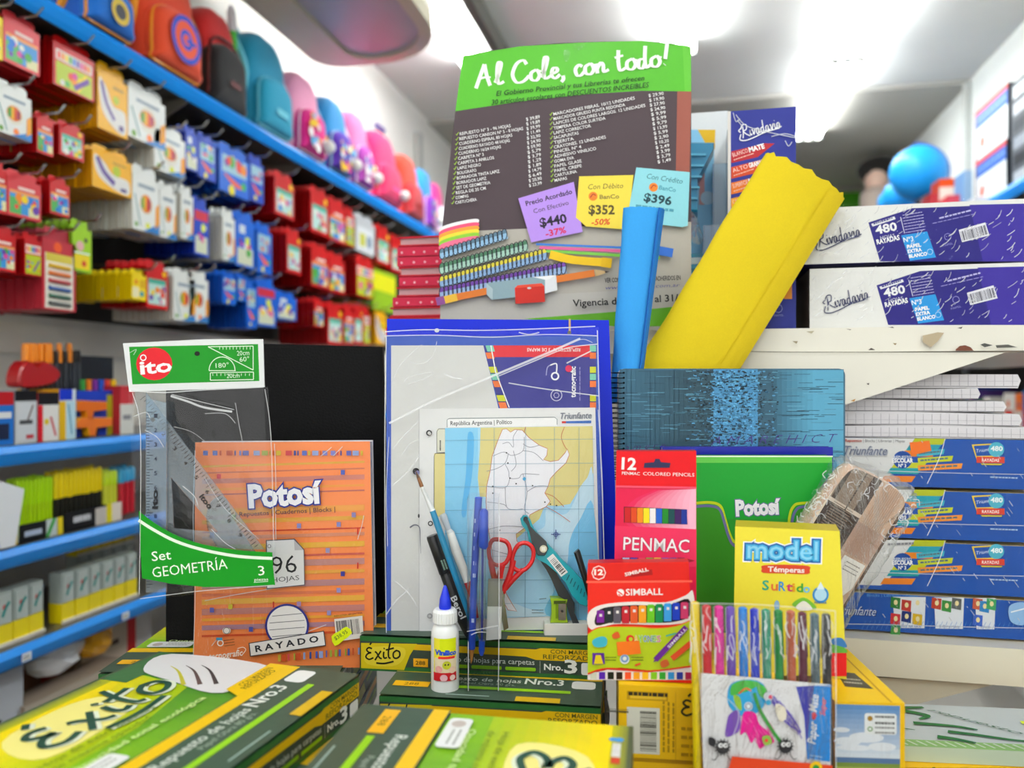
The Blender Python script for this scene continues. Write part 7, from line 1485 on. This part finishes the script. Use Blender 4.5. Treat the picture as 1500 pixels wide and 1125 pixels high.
# -- crayon carton
def sb(p):
    p.poly([(861, 826), (1008, 824), (1017, 996), (861, 996)], '#e8281c'); p.poly([(859, 851), (1014, 850), (1014, 853), (859, 854)], '#f8604c'); p.poly([(861, 826), (1008, 824), (1010, 850), (860, 851)], '#dc2018')
    p.ring(877, 839, 10, 1.4, '#f8e8e4', 8); p.text('12', 871, 842, 883, 842, 8, '#fff4f0', .04); p.poly([(915, 842), (935, 836), (955, 834), (956, 842), (925, 845)], '#a81818'); p.text('SIMBALL', 916, 844, 950, 836, 5, '#f4e4e0', .03)
    p.circ(909, 868, 5.4, '#f8f0f0'); p.stroke([(905, 866), (912, 871)], 1.8, '#e8281c'); p.stroke([(906, 870), (909, 873)], 1.5, '#e8281c'); p.text('SIMBALL', 917, 872, 971, 871, 9.5, '#fbf4f2', .015)
    p.smooth([(861, 900), (880, 886), (930, 881), (975, 882), (1004, 872), (1015, 866), (1016, 905), (990, 914), (950, 915), (900, 914), (866, 922)], '#efe6e2', 4)
    p.smooth([(873, 901), (885, 890), (930, 886), (975, 887), (1008, 877), (1010, 902), (985, 911), (950, 912), (905, 910), (874, 916)], '#241418', 4)
    for k, c in enumerate(['#7a1f98', '#202830', '#5a5460', '#c02030', '#e05a28', '#f0a020', '#6ac020', '#10884c', '#3c9ce0', '#1c3cb8', '#c83a68']):
        x = 874 + k * 12.3; yt = 891 - k * .9 + (3 if k == 0 else 0); yb = 913 - abs(k - 3) * .4 - (k > 7) * (k - 7) * 1.5; p.poly([(x, yt + 1), (x + 2, yt - .5), (x + 9, yt - .5), (x + 11, yt + 1), (x + 11, yb), (x, yb)], c); p.rect(x + 4, yt + 5, x + 8, yt + 9, '#e8e0e0')
    p.poly(crom([(861, 928), (880, 918), (930, 917), (960, 919), (990, 916), (1016, 906)], 4) + [(1016, 975), (990, 979), (950, 981), (910, 977), (880, 979), (861, 985)], '#b8cc20'); p.stroke([(861, 928), (880, 918), (930, 917), (960, 919), (990, 916), (1016, 906)], 1.6, '#e85c20')
    p.poly([(861, 987), (890, 980), (950, 984), (1016, 976), (1017, 995), (861, 995)], '#f0e4e0'); 
    for k, c in enumerate(['#d8d8c0', '#5a28a8', '#202418', '#2c2018', '#e8542c', '#e8a020', '#f0b81c', '#80c020', '#30a030', '#3090d8', '#2838a0', '#a82048']): p.rect(865 + k * 12.6, 983.5, 874 + k * 12.6, 994, c)
    p.stroke([(861, 986), (890, 978), (950, 982), (1016, 974)], 2.4, '#e03c20')
    p.circ(923, 935, 6, '#e0282c'); p.circ(924, 935, 3, '#b8cc20')
    for k, (ch, c) in enumerate(zip('AYONES', ['#f2b020', '#4ab840', '#2070c8', '#1c4cc0', '#2c9c3c', '#d83c90'])): p.otext(ch, 929 + k * 6.6, 939, 934.5 + k * 6.6, 939, 9.5, c, '#f0f4e8', .03, .0)
    p.poly([(903, 939), (936, 937), (939, 956), (905, 959)], '#f47820'); p.smooth([(868, 937), (880, 931), (889, 934), (887, 945), (872, 946)], '#40b0c8'); p.smooth([(897, 928), (905, 924), (908, 932), (899, 934)], '#d85c28')
    p.poly([(868, 955), (885, 955), (886, 971), (868, 972)], '#5a2890'); p.poly([(873, 958), (880, 958), (884, 971), (870, 971)], '#e8cc20'); p.circ(915, 964, 7, '#e8ece4'); p.ring(915, 963, 4.4, 3, '#7a9ac8'); p.lines(887, 962, 903, 962, 2, 4, 1.4, '#5a6a20'); p.lines(925, 962, 942, 962, 2, 4, 1.4, '#5a6a20')
    p.stroke([(960, 965), (975, 949), (1005, 917)], 8, '#6a2890', sm=False); p.poly([(957, 968), (963, 957), (967, 964)], '#6a2890'); p.text('SIMBALL', 980, 948, 1006, 920, 4, '#f0e8f4', .02); p.stroke([(984, 963), (1012, 940)], 8, '#e8542c', sm=False); p.smooth([(967, 968), (976, 964), (980, 972), (970, 976)], '#c8602c')
    p.stroke([(975, 930), (990, 926)], 2, '#40b0a0'); p.stroke([(930, 973), (938, 970)], 3, '#d8502c')
t, M = panel('crayon_carton', 'red and lime crayon carton with an orange sticker before the pencil carton', 'box', .676, [(861, 825), (1009, 823), (1017, 998), (861, 998)], .014, '#b81810', '#e8281c', M_GLOSS, sb, base=.2530, yaw=-8)
# -- tempera carton
def md(p):
    p.poly([(1077, 772), (1230, 779), (1240, 990), (1074, 990)], '#f0e040')
    p.text('model', 1095, 817, 1197, 820, 27, '#fafcfc', .17); p.text('model', 1095, 817, 1197, 820, 27, '#2c6ab0', .125); p.text('model', 1095, 817, 1197, 820, 27, '#4cb4e4', .06)
    p.text('model', 1095, 817, 1197, 820, 27, '#8cd4f4', .005)
    p.poly(crom([(1118, 828), (1150, 827), (1184, 829), (1186, 835), (1183, 841), (1150, 840), (1118, 839), (1116, 833)], 3, True), '#d8482c'); p.text('Témperas', 1125, 837, 1178, 839, 7.5, '#f8ece4', .03)
    for k, (ch, x0, c) in enumerate(zip('SuRtido', [1117, 1130, 1141, 1152, 1161, 1167, 1177], ['#38a888', '#e87840', '#3c90d0', '#d84070', '#e8a020', '#48a840', '#6ac0e8'])): p.text(ch, x0, 864 + k * .6, x0 + (3 if ch == 'i' else 9), 864 + k * .6, 14 - k * .3, c, .02)
    p.circ(1202, 871, 12, '#3c8cc8'); p.circ(1202, 871, 9, '#b8e0f4'); p.poly([(1196, 863), (1202, 852), (1208, 863)], '#e0f0f8'); p.text('PINTAR', 1193, 884, 1211, 884, 3, '#3c6a9c', .02)
    p.smooth([(1160, 885), (1178, 875), (1196, 890), (1176, 892)], '#7cc040'); p.smooth([(1166, 888), (1178, 880), (1190, 892), (1172, 894)], '#f4f0e4'); p.circ(1138, 887, 4, '#8ab0d0', 8)
    p.smooth([(1218, 936), (1232, 934), (1239, 942), (1239, 948), (1222, 946)], '#3a78b8'); p.smooth([(1216, 944), (1236, 948), (1240, 956), (1218, 956)], '#60a840'); p.poly([(1216, 956), (1240, 956), (1240, 990), (1214, 990)], '#dc1c24'); p.lines(1224, 985, 1224, 960, 1, 2, 2, '#f0a0a0')
t, M = panel('tempera_carton', 'yellow carton of tempera paints with blue bubble lettering', 'box', .70, [(1077, 771), (1230, 778), (1240, 990), (1074, 990)], .034, '#c8b020', '#f0e040', M_GLOSS, md, base=.2530, yaw=-17)
q = Pr(lambda a, c: (a, c)); 

# -- wallet of twelve felt pens
MK = DM(1120, 1225, .612, lean=0); MK.translation.z = H - .3955 + .001
t = thing('marker_wallet', 'clear wallet of twelve coloured felt pens with a printed card, front right', 'marker set', MK)
cols = [('#e8cc10', 1018, 880), ('#c82434', 1035, 885), ('#e0309c', 1053, 886), ('#6a48b8', 1070, 887), ('#1c84e0', 1088, 888), ('#1830c0', 1105, 890), ('#189070', 1122, 891), ('#14803c', 1140, 892), ('#b4583c', 1158, 893), ('#5a2038', 1175, 895), ('#4c6a78', 1193, 897), ('#20242c', 1210, 898)]
nmc = ['yellow', 'red', 'magenta', 'violet', 'sky blue', 'dark blue', 'teal', 'green', 'brown', 'maroon', 'slate', 'black']
for (c, x, y), nm in zip(cols, nmc):
    P = []; dk = mixc(c, '#000000', .25); b = MB(); pts = [(x, y + 1, 6), (x, y + 3, 12.5), (x + .5, y + 50, 14.5), (x + 1, y + 66, 15), (x + 1, y + 66.5, 13), (x + 4, 1125, 13), (x + 5, 1210, 11), (x + 5, 1222, 7)]
    b.tube([(*(lambda q_: (q_[0], .006, q_[1]))(ray(MK, a, c_, .006)),) for a, c_, _ in pts], [w_ / 2 * .618 / F for _, _, w_ in pts], c, 14)
    o = b.obj('felt_pen', M_PLAST, t, smooth=True); o['label'] = '%s felt pen' % nm
def cd(p):
    p.poly([(1027, 986), (1217, 1003), (1216, 1230), (1033, 1230)], '#e8e8ea'); p.poly([(1166, 1006), (1217, 1003), (1216, 1116), (1182, 1112), (1178, 1050)], '#1f88dc'); p.poly([(1166, 1006), (1192, 1004), (1186, 1050), (1182, 1100), (1178, 1050)], '#3a3ea8')
    p.text('Paper', 1194, 1090, 1197, 1057, 12, '#f4f6fa', .02, .3); p.circ(1192, 1051, 3, '#e02838'); p.circ(1192, 1046, 3, '#e02838'); p.poly([(1189, 1050), (1198, 1048), (1189, 1044)], '#e02838'); p.text('Mate', 1196, 1043, 1199, 1018, 12, '#f4f6fa', .02, .3); p.text('Super', 1208, 1048, 1210, 1022, 8, '#f0604c', .02, .3); p.lines(1186, 1107, 1204, 1110, 2, 5, 2, '#a8d0f4')
    rr = random.Random(2)
    p.smooth([(1068, 1005), (1085, 996), (1110, 997), (1122, 1010), (1118, 1035), (1100, 1048), (1080, 1046), (1066, 1030)], '#2ca8e0', 4); p.smooth([(1072, 1003), (1090, 996), (1112, 1000), (1100, 1010), (1082, 1016), (1070, 1018)], '#4cb848', 4); p.smooth([(1074, 1018), (1084, 1022), (1086, 1040), (1078, 1034)], '#9cc83c'); p.stroke([(1082, 1016), (1092, 1008), (1100, 1012)], 2.4, '#e86040'); p.smooth([(1108, 1000), (1122, 1008), (1124, 1024), (1112, 1018)], '#4cb848')
    p.circ(1096, 1034, 6, '#e8f0f4'); p.ring(1096, 1034, 4, 1.2, '#2c3a70')
    p.smooth([(1068, 1046), (1082, 1040), (1084, 1066), (1074, 1076), (1062, 1078), (1064, 1060)], '#7a50b8', 3)
    mg = [(1090, 1042), (1106, 1044), (1112, 1060), (1126, 1072), (1134, 1086), (1122, 1090), (1112, 1096), (1106, 1080), (1100, 1088), (1092, 1072), (1084, 1076), (1086, 1058)]; p.smooth(mg, '#f01898', 3)
    for k in range(16): x = rr.uniform(1086, 1126); y = rr.uniform(1050, 1080); p.stroke([(x, y), (x + rr.uniform(4, 10), y + rr.uniform(6, 16))], 1, '#f86cb8', sm=False)
    p.stroke([(1104, 1014), (1112, 1038), (1126, 1062), (1140, 1082), (1150, 1092)], 5, '#3a9c40'); 
    p.stroke([(1126, 1012), (1136, 1036), (1150, 1056), (1172, 1072)], 2.4, '#5a48b8')
    for k in range(26): x = rr.uniform(1126, 1160); y = 1014 + (x - 1126) * 1.2 + rr.uniform(-6, 10); p.stroke([(x, y), (x + 8, y + 8), (x + 15, y + 22)], 1.1, '#6a58c4', sm=False)
    p.smooth([(1134, 1030), (1148, 1034), (1150, 1050), (1140, 1054)], '#ece4d0'); p.circ(1124, 1018, 7, '#d8dce8'); p.circ(1127, 1019, 3, '#e83c6c'); p.circ(1124, 1027, 4, '#38b0e0')
    def bug(x, y, s_):
        for k in range(14): a = 2 * PI * k / 14; p.stroke([(x, y), (x + s_ * 1.25 * math.cos(a), y + s_ * 1.25 * math.sin(a))], 1.6, '#26262a', sm=False)
        p.circ(x, y, s_, '#303034'); p.circ(x - s_ * .3, y - s_ * .3, s_ * .35, '#f0f0f0'); p.circ(x + s_ * .4, y - s_ * .3, s_ * .35, '#f0f0f0'); p.circ(x - s_ * .25, y - s_ * .3, s_ * .14, '#101010'); p.circ(x + s_ * .45, y - s_ * .3, s_ * .14, '#101010')
        for d_ in (-1, 1): p.stroke([(x + d_ * s_ * .6, y + s_), (x + d_ * s_ * 1.1, y + s_ * 1.8), (x + d_ * s_ * 1.6, y + s_ * 1.7)], 1.2, '#26262a')
    bug(1057, 1092, 10); bug(1148, 1090, 10); p.smooth([(1037, 1076), (1046, 1080), (1044, 1090), (1036, 1086)], '#303034'); p.smooth([(1114, 1076), (1124, 1074), (1128, 1084), (1118, 1088)], '#8cb84c'); p.circ(1120, 1081, 2.6, '#e83c3c')
    p.poly([(1070, 1104), (1216, 1117), (1216, 1150), (1060, 1140)], '#e04824'); p.circ(1192, 1120, 9, '#f0c020'); p.circ(1192, 1121, 5, '#2c8a3c')
p = pxp(MK, -.001, 1); o = [ray(MK, *q_, -.001) for q_ in ((1027, 986), (1217, 1003), (1217, 1222), (1033, 1222))]
MB().prism(o[::-1], -.001, -.0004, '#e8e8ea').obj('insert_card', M_GLOSS, t)
cd(p); p.b.V = [(a, y, max(c, 0)) for a, y, c in p.b.V]; p.b.obj('card_print', M_GLOSS, t)
sheet(MK, [(1010, 880), (1221, 892), (1224, 1220), (1022, 1222)], -.0045, .0012, M_FILM2, 'wallet_front', t, 30, 36, 9)
cr = pxp(MK, -.0062, 1); rr = random.Random(12)
for (c, x, y) in cols:
    for k in range(6): xx = x + rr.uniform(-6, 6); yy = y + rr.uniform(0, 66); cr.stroke([(xx, yy), (xx + rr.uniform(-4, 4), yy + 8), (xx + rr.uniform(-3, 6), yy + rr.uniform(14, 30))], rr.uniform(.8, 2.2), '#ffffff')
    cr.stroke([(x - 8, y + 2), (x - 7, y + 40), (x - 6, 985)], .7, '#ffffff')
for s_ in ([(1012, 882), (1110, 884), (1221, 893)], [(1012, 882), (1024, 1000), (1030, 1130)], [(1221, 893), (1222, 1000), (1222, 1130)], [(1028, 987), (1120, 994), (1217, 1003)], [(1050, 1010), (1080, 1040), (1070, 1080)]): cr.stroke(s_, 1.2, '#ffffff')
cr.b.obj('painted_crease_glint', M_CREASE_GLINT, t)  # white strokes painted as highlights on the wallet film

# -- chequered fabric case in cellophane
MC = DM(1230, 938, .765); MC.translation.z = H - .2530
t = thing('fabric_case', 'chequered brown and pink fabric pencil case in cellophane, leaning diagonally', 'pencil case', MC)
out = [(1248, 684), (1262, 684), (1300, 703), (1322, 718), (1330, 732), (1328, 752), (1318, 775), (1290, 818), (1262, 860), (1240, 892), (1228, 930), (1200, 938), (1160, 900), (1150, 850), (1172, 786), (1200, 742), (1232, 700)]
o = [ray(MC, *q_, .0) for q_ in crom(out, 3, True)]
MB().pillow(o[::-1], .012, .010, .026, '#cfae98').obj('case_body', M_CLOTH, t, smooth=2)
p = pxp(MC, 0, 1)
# woven bands run along and across the case, cut to the flat middle of its face
cen = (sum(a for a, _ in out) / len(out), sum(c for _, c in out) / len(out)); k8 = .955
inn = [(cen[0] + (a - cen[0]) * k8, cen[1] + (c - cen[1]) * k8) for a, c in crom(out, 3, True)]
def clip(poly, a, b_, c_):
    res = []; m = len(poly)
    for i in range(m):
        P, Q = poly[i], poly[(i + 1) % m]; dp = a * P[0] + b_ * P[1] - c_; dq = a * Q[0] + b_ * Q[1] - c_
        if dp >= 0: res.append(P)
        if (dp >= 0) != (dq >= 0): t_ = dp / (dp - dq); res.append((P[0] + (Q[0] - P[0]) * t_, P[1] + (Q[1] - P[1]) * t_))
    return res
ax = (-.52, .855); nx_ = (.855, .52)
def band_(n, lo, hi, c, lim=None):
    q_ = clip(clip(inn, n[0], n[1], lo), -n[0], -n[1], -hi)
    if lim: q_ = clip(clip(q_, lim[0][0], lim[0][1], lim[1]), -lim[0][0], -lim[0][1], -lim[2])
    if len(q_) > 2: p.poly(q_, c)
n0 = nx_[0] * 1262 + nx_[1] * 684; a0 = ax[0] * 1262 + ax[1] * 684
band_(nx_, n0 - 26, n0 - 16, '#e0d0bc'); band_(nx_, n0 - 16, n0 + 34, '#948070'); band_(nx_, n0 - 14, n0 - 8, '#4c3e36'); band_(nx_, n0 + 24, n0 + 38, '#4a3a34'); band_(nx_, n0 + 38, n0 + 84, '#c8a890'); band_(nx_, n0 + 84, n0 + 88, '#5a4438')
band_(ax, a0 + 66, a0 + 130, '#3c2c26', (nx_, n0 - 16, n0 + 38)); band_(ax, a0 + 60, a0 + 66, '#d8c8b8', (nx_, n0 - 16, n0 + 38)); band_(ax, a0 + 70, a0 + 118, '#b09080', (nx_, n0 + 38, n0 + 84)); band_(nx_, n0 + 12, n0 + 14, '#3c302c'); band_(ax, a0 + 92, a0 + 96, '#2c2420', (nx_, n0 - 16, n0 + 38)); band_(ax, a0 + 118, a0 + 160, '#8c7434', (nx_, n0 - 16, n0 + 24))
for k in range(60): band_(ax, a0 + 3 + k * 4, a0 + 4.2 + k * 4, '#8c7868', (nx_, n0 - 8, n0 + 24))
for k in range(10): band_(nx_, n0 + 44 + k * 3, n0 + 45 + k * 3, '#b8957f')
p.b.V = [(a, .0, c) for a, y, c in p.b.V]
# lay the print on the puffed face
cu = sum(a for a, _ in o) / len(o); cv = sum(c for _, c in o) / len(o)
def depth_at(u_, v_):
    an = math.atan2(v_ - cv, u_ - cu); best = 1e9
    for i in range(len(o)):
        x1, y1 = o[i][0] - cu, o[i][1] - cv; x2, y2 = o[(i + 1) % len(o)][0] - cu, o[(i + 1) % len(o)][1] - cv
        dx, dy = math.cos(an), math.sin(an); den = dx * (y2 - y1) - dy * (x2 - x1)
        if abs(den) < 1e-12: continue
        r_ = (x1 * (y2 - y1) - y1 * (x2 - x1)) / den; s_ = (x1 * dy - y1 * dx) / den
        if r_ > 0 and -1e-6 <= s_ <= 1.000001: best = min(best, r_)
    f = math.hypot(u_ - cu, v_ - cv) / best
    return .012 - .010 * (1 if f <= .45 else (1 - (f - .45) / .27 * .08 if f <= .72 else (.92 - (f - .72) / .16 * .17 if f <= .88 else .75 - (f - .88) / .08 * .3)))
bb = MB(); off = 0; k = 0
bb.V = [(a, .0012, c) for a, y, c in p.b.V]; bb.Fs = p.b.Fs; bb.C = p.b.C
lay = {}
for fi, f in enumerate(p.b.Fs):
    for vi in f: a, y, c = p.b.V[vi]; bb.V[vi] = (a, .0018 - .00003 * fi, c)
bb.obj('woven_check_print', M_CLOTH, t)
q = pxp(MC, 0, 1); q.poly([(1236, 812), (1266, 828), (1246, 862), (1222, 880), (1210, 850)], '#e4e0da'); q.lines(1238, 822, 1258, 833, 3, 6, 1.6, '#8a8680'); q.b.V = [(a, -.0025 + y * 0, c) for a, y, c in q.b.V]
for i in range(len(q.b.V)): a, y, c = q.b.V[i]; q.b.V[i] = (a, -.0025 if i < 5 else -.0027, c)
q.b.obj('paper_label_print', M_PAPER, t)
big = crom([(1243, 668), (1262, 676), (1300, 690), (1330, 706), (1344, 716), (1350, 730), (1340, 762), (1318, 800), (1290, 846), (1262, 884), (1244, 915), (1232, 936), (1190, 936), (1150, 880), (1160, 800), (1186, 740), (1206, 712), (1222, 676)], 4, True)
rr = random.Random(6); oo = [ray(MC, a + rr.uniform(-2.5, 2.5), c + rr.uniform(-2.5, 2.5)) for a, c in big]; n = len(oo); bu = sum(a for a, _ in oo) / n; bv = sum(c for _, c in oo) / n
b = MB(); rings = [1, .93, .85, .74, .6, .4, .2]
for j, kk in enumerate(rings): b.V += [(bu + (a - bu) * kk, (.010 if j == 0 else (.002 if j == 1 else -.004)) + rr.uniform(-.0016, .0016), bv + (c - bv) * kk) for a, c in oo]
for j in range(len(rings) - 1):
    for i in range(n): b.Fs.append((j * n + i, j * n + (i + 1) % n, (j + 1) * n + (i + 1) % n, (j + 1) * n + i)); b.C.append((1, 1, 1))
b.Fs.append(tuple((len(rings) - 1) * n + i for i in range(n))); b.C.append((1, 1, 1))
b.obj('cellophane', M_FILM2, t, smooth=2)
cr = pxp(MC, -.007, 1)
for k in range(90):
    if k < 44: f = rr.random(); x = 1222 - f * 50 + rr.uniform(-6, 8); y = 690 + f * 90 + rr.uniform(-8, 8)
    elif k < 68: x = rr.uniform(1240, 1300); y = 680 + (x - 1240) * .5 + rr.uniform(-6, 40)
    else: f = rr.random(); x = 1340 - f * 40 + rr.uniform(-8, 4); y = 720 + f * 80 + rr.uniform(-10, 10)
    a = rr.uniform(0, 6.3); l_ = rr.uniform(3, 9); cr.stroke([(x, y), (x + l_ * math.cos(a), y + l_ * math.sin(a)), (x + l_ * 1.6 * math.cos(a + .7), y + l_ * 1.6 * math.sin(a + .7))], rr.uniform(.5, 1.6), '#ffffff')
cr.b.obj('painted_crease_glint', M_CREASE_GLINT, t)  # scattered white strokes painted as the crumpled film's glints

# -- crepe paper rolls
def roll(name, label, bot_l, bot_r, top_l, top_r, d, col, col2, flat, ragged, mat, seed=1, lift=None):
    M = DM((bot_l[0] + bot_r[0]) / 2, (bot_l[1] + bot_r[1]) / 2, d); t = thing(name, label, 'paper roll', M)
    bl, br, tl, tr = [Vector((q_[0], 0, q_[1])) for q_ in [ray(M, *z_) for z_ in (bot_l, bot_r, top_l, top_r)]]
    rr = random.Random(seed); na, nl = 40, 44; b = MB(); ph = [rr.uniform(0, 6) for _ in range(6)]
    ax = ((tl + tr) / 2 - (bl + br) / 2).normalized()
    for j in range(nl + 1):
        f = j / nl; L_ = bl.lerp(tl, f); R_ = br.lerp(tr, f); c = (L_ + R_) / 2; hw = (R_ - L_) / 2
        for i in range(na):
            a = 2 * PI * i / na; wob = 1 + .012 * math.sin(a * 3 + f * 9 + ph[0]) + .01 * math.sin(f * 24 + a * 5 + ph[1])
            pnt = c - hw * math.cos(a) * wob + Vector((0, -1, 0)) * math.sin(a) * flat * (1 + .03 * math.sin(f * 17 + ph[2]))
            if j == nl: pnt = pnt + ax * (ragged * (.5 * math.sin(a * 11 + ph[3]) + .5 * math.sin(a * 23 + ph[4])) )
            b.V.append(tuple(pnt))
    for j in range(nl):
        for i in range(na): b.Fs.append((j * na + i, j * na + (i + 1) % na, (j + 1) * na + (i + 1) % na, (j + 1) * na + i)); b.C.append(hx(col))
    # inner windings seen at the open top end
    c = (tl + tr) / 2; hw = (tr - tl) / 2; base = len(b.V); n2 = 90
    for i in range(n2 + 1):
        a = 2 * PI * 2.6 * i / n2; s_ = .93 - .28 * i / n2
        for dz in (0, -.05): b.V.append(tuple(c - hw * math.cos(a) * s_ + Vector((0, -1, 0)) * math.sin(a) * flat * s_ + ax * (dz - .001 + ragged * .4 * math.sin(a * 9))))
    for i in range(n2): b.Fs.append((base + 2 * i, base + 2 * i + 1, base + 2 * i + 3, base + 2 * i + 2)); b.C.append(hx(col2))
    b.obj('rolled_sheet', mat, t, smooth=2)
    return t, M, (bl, br, tl, tr), ax
t, M, (bl, br, tl, tr), ax = roll('crepe_paper_roll', 'thick yellow crepe paper roll leaning diagonally over the notebook', (900, 586), (1052, 590), (1122, 224), (1236, 290), .918, '#e8cc08', '#d8b808', .018, .0028, M_CREPE, 3)
# loose outer edge of the yellow roll
b = MB(); n = 40; rr = random.Random(9)
for j in range(n + 1):
    f = j / n; L_ = bl.lerp(tl, f); R_ = br.lerp(tr, f); c = (L_ + R_) / 2; hw = (R_ - L_) / 2
    e_ = rr.uniform(-.0006, .0006)
    for s_, yy in ((.55, -.0168), (.80 , -.0146), (.985, -.0085 + e_)): b.V.append(tuple(c + hw * (s_ + e_ * 6) + Vector((0, yy, 0)) + (ax * -.004 if j == n else Vector((0, 0, 0)))))
for j in range(n):
    for i in range(2): b.Fs.append((j * 3 + i, j * 3 + i + 1, (j + 1) * 3 + i + 1, (j + 1) * 3 + i)); b.C.append(hx('#e6c808'))
b.obj('outer_flap', M_CREPE, t, smooth=2)
t, M, (bl, br, tl, tr), ax = roll('crepe_paper_roll', 'slim sky blue paper roll standing left of the yellow one', (893, 590), (936, 590), (913, 305), (973, 308), .884, '#3a9ee8', '#2a86d4', .012, .0004, M_PAPER, 5)
b = MB(); n = 30
for j in range(n + 1):
    f = j / n; L_ = bl.lerp(tl, f); R_ = br.lerp(tr, f); c = (L_ + R_) / 2; hw = (R_ - L_) / 2
    for s_, yy in ((.62, -.0118), (.66, -.0130), (.8, -.0105), (1.0, -.003)): b.V.append(tuple(c + hw * s_ + Vector((0, yy, 0))))
for j in range(n):
    for i in range(3): b.Fs.append((j * 4 + i, j * 4 + i + 1, (j + 1) * 4 + i + 1, (j + 1) * 4 + i)); b.C.append(hx('#2478cc' if i else '#1c5cae'))
b.obj('outer_flap', M_PAPER, t)
# -- crumpled clear wrapper at the poster edge
b = MB(); rr = random.Random(3)
MX = DM(1020, 352, .99); oo = [ray(MX, a + rr.uniform(-1, 1), c) for a, c in crom([(1008, 305), (1020, 318), (1030, 345), (1026, 358), (1012, 352), (1006, 330)], 3, True)]
n = len(oo); bu = sum(a for a, _ in oo) / n; bv = sum(c for _, c in oo) / n
for j, kk in enumerate((1, .7, .4, .1)): b.V += [(bu + (a - bu) * kk, -.006 * j + rr.uniform(-.003, .003), bv + (c - bv) * kk) for a, c in oo]
for j in range(3):
    for i in range(n): b.Fs.append((j * n + i, j * n + (i + 1) % n, (j + 1) * n + (i + 1) % n, (j + 1) * n + i)); b.C.append((1, 1, 1))
tag(b.obj('clear_wrapper', M_FILM2, None, MX), 'small crumpled clear wrapper at the right edge of the poster', 'wrapper')
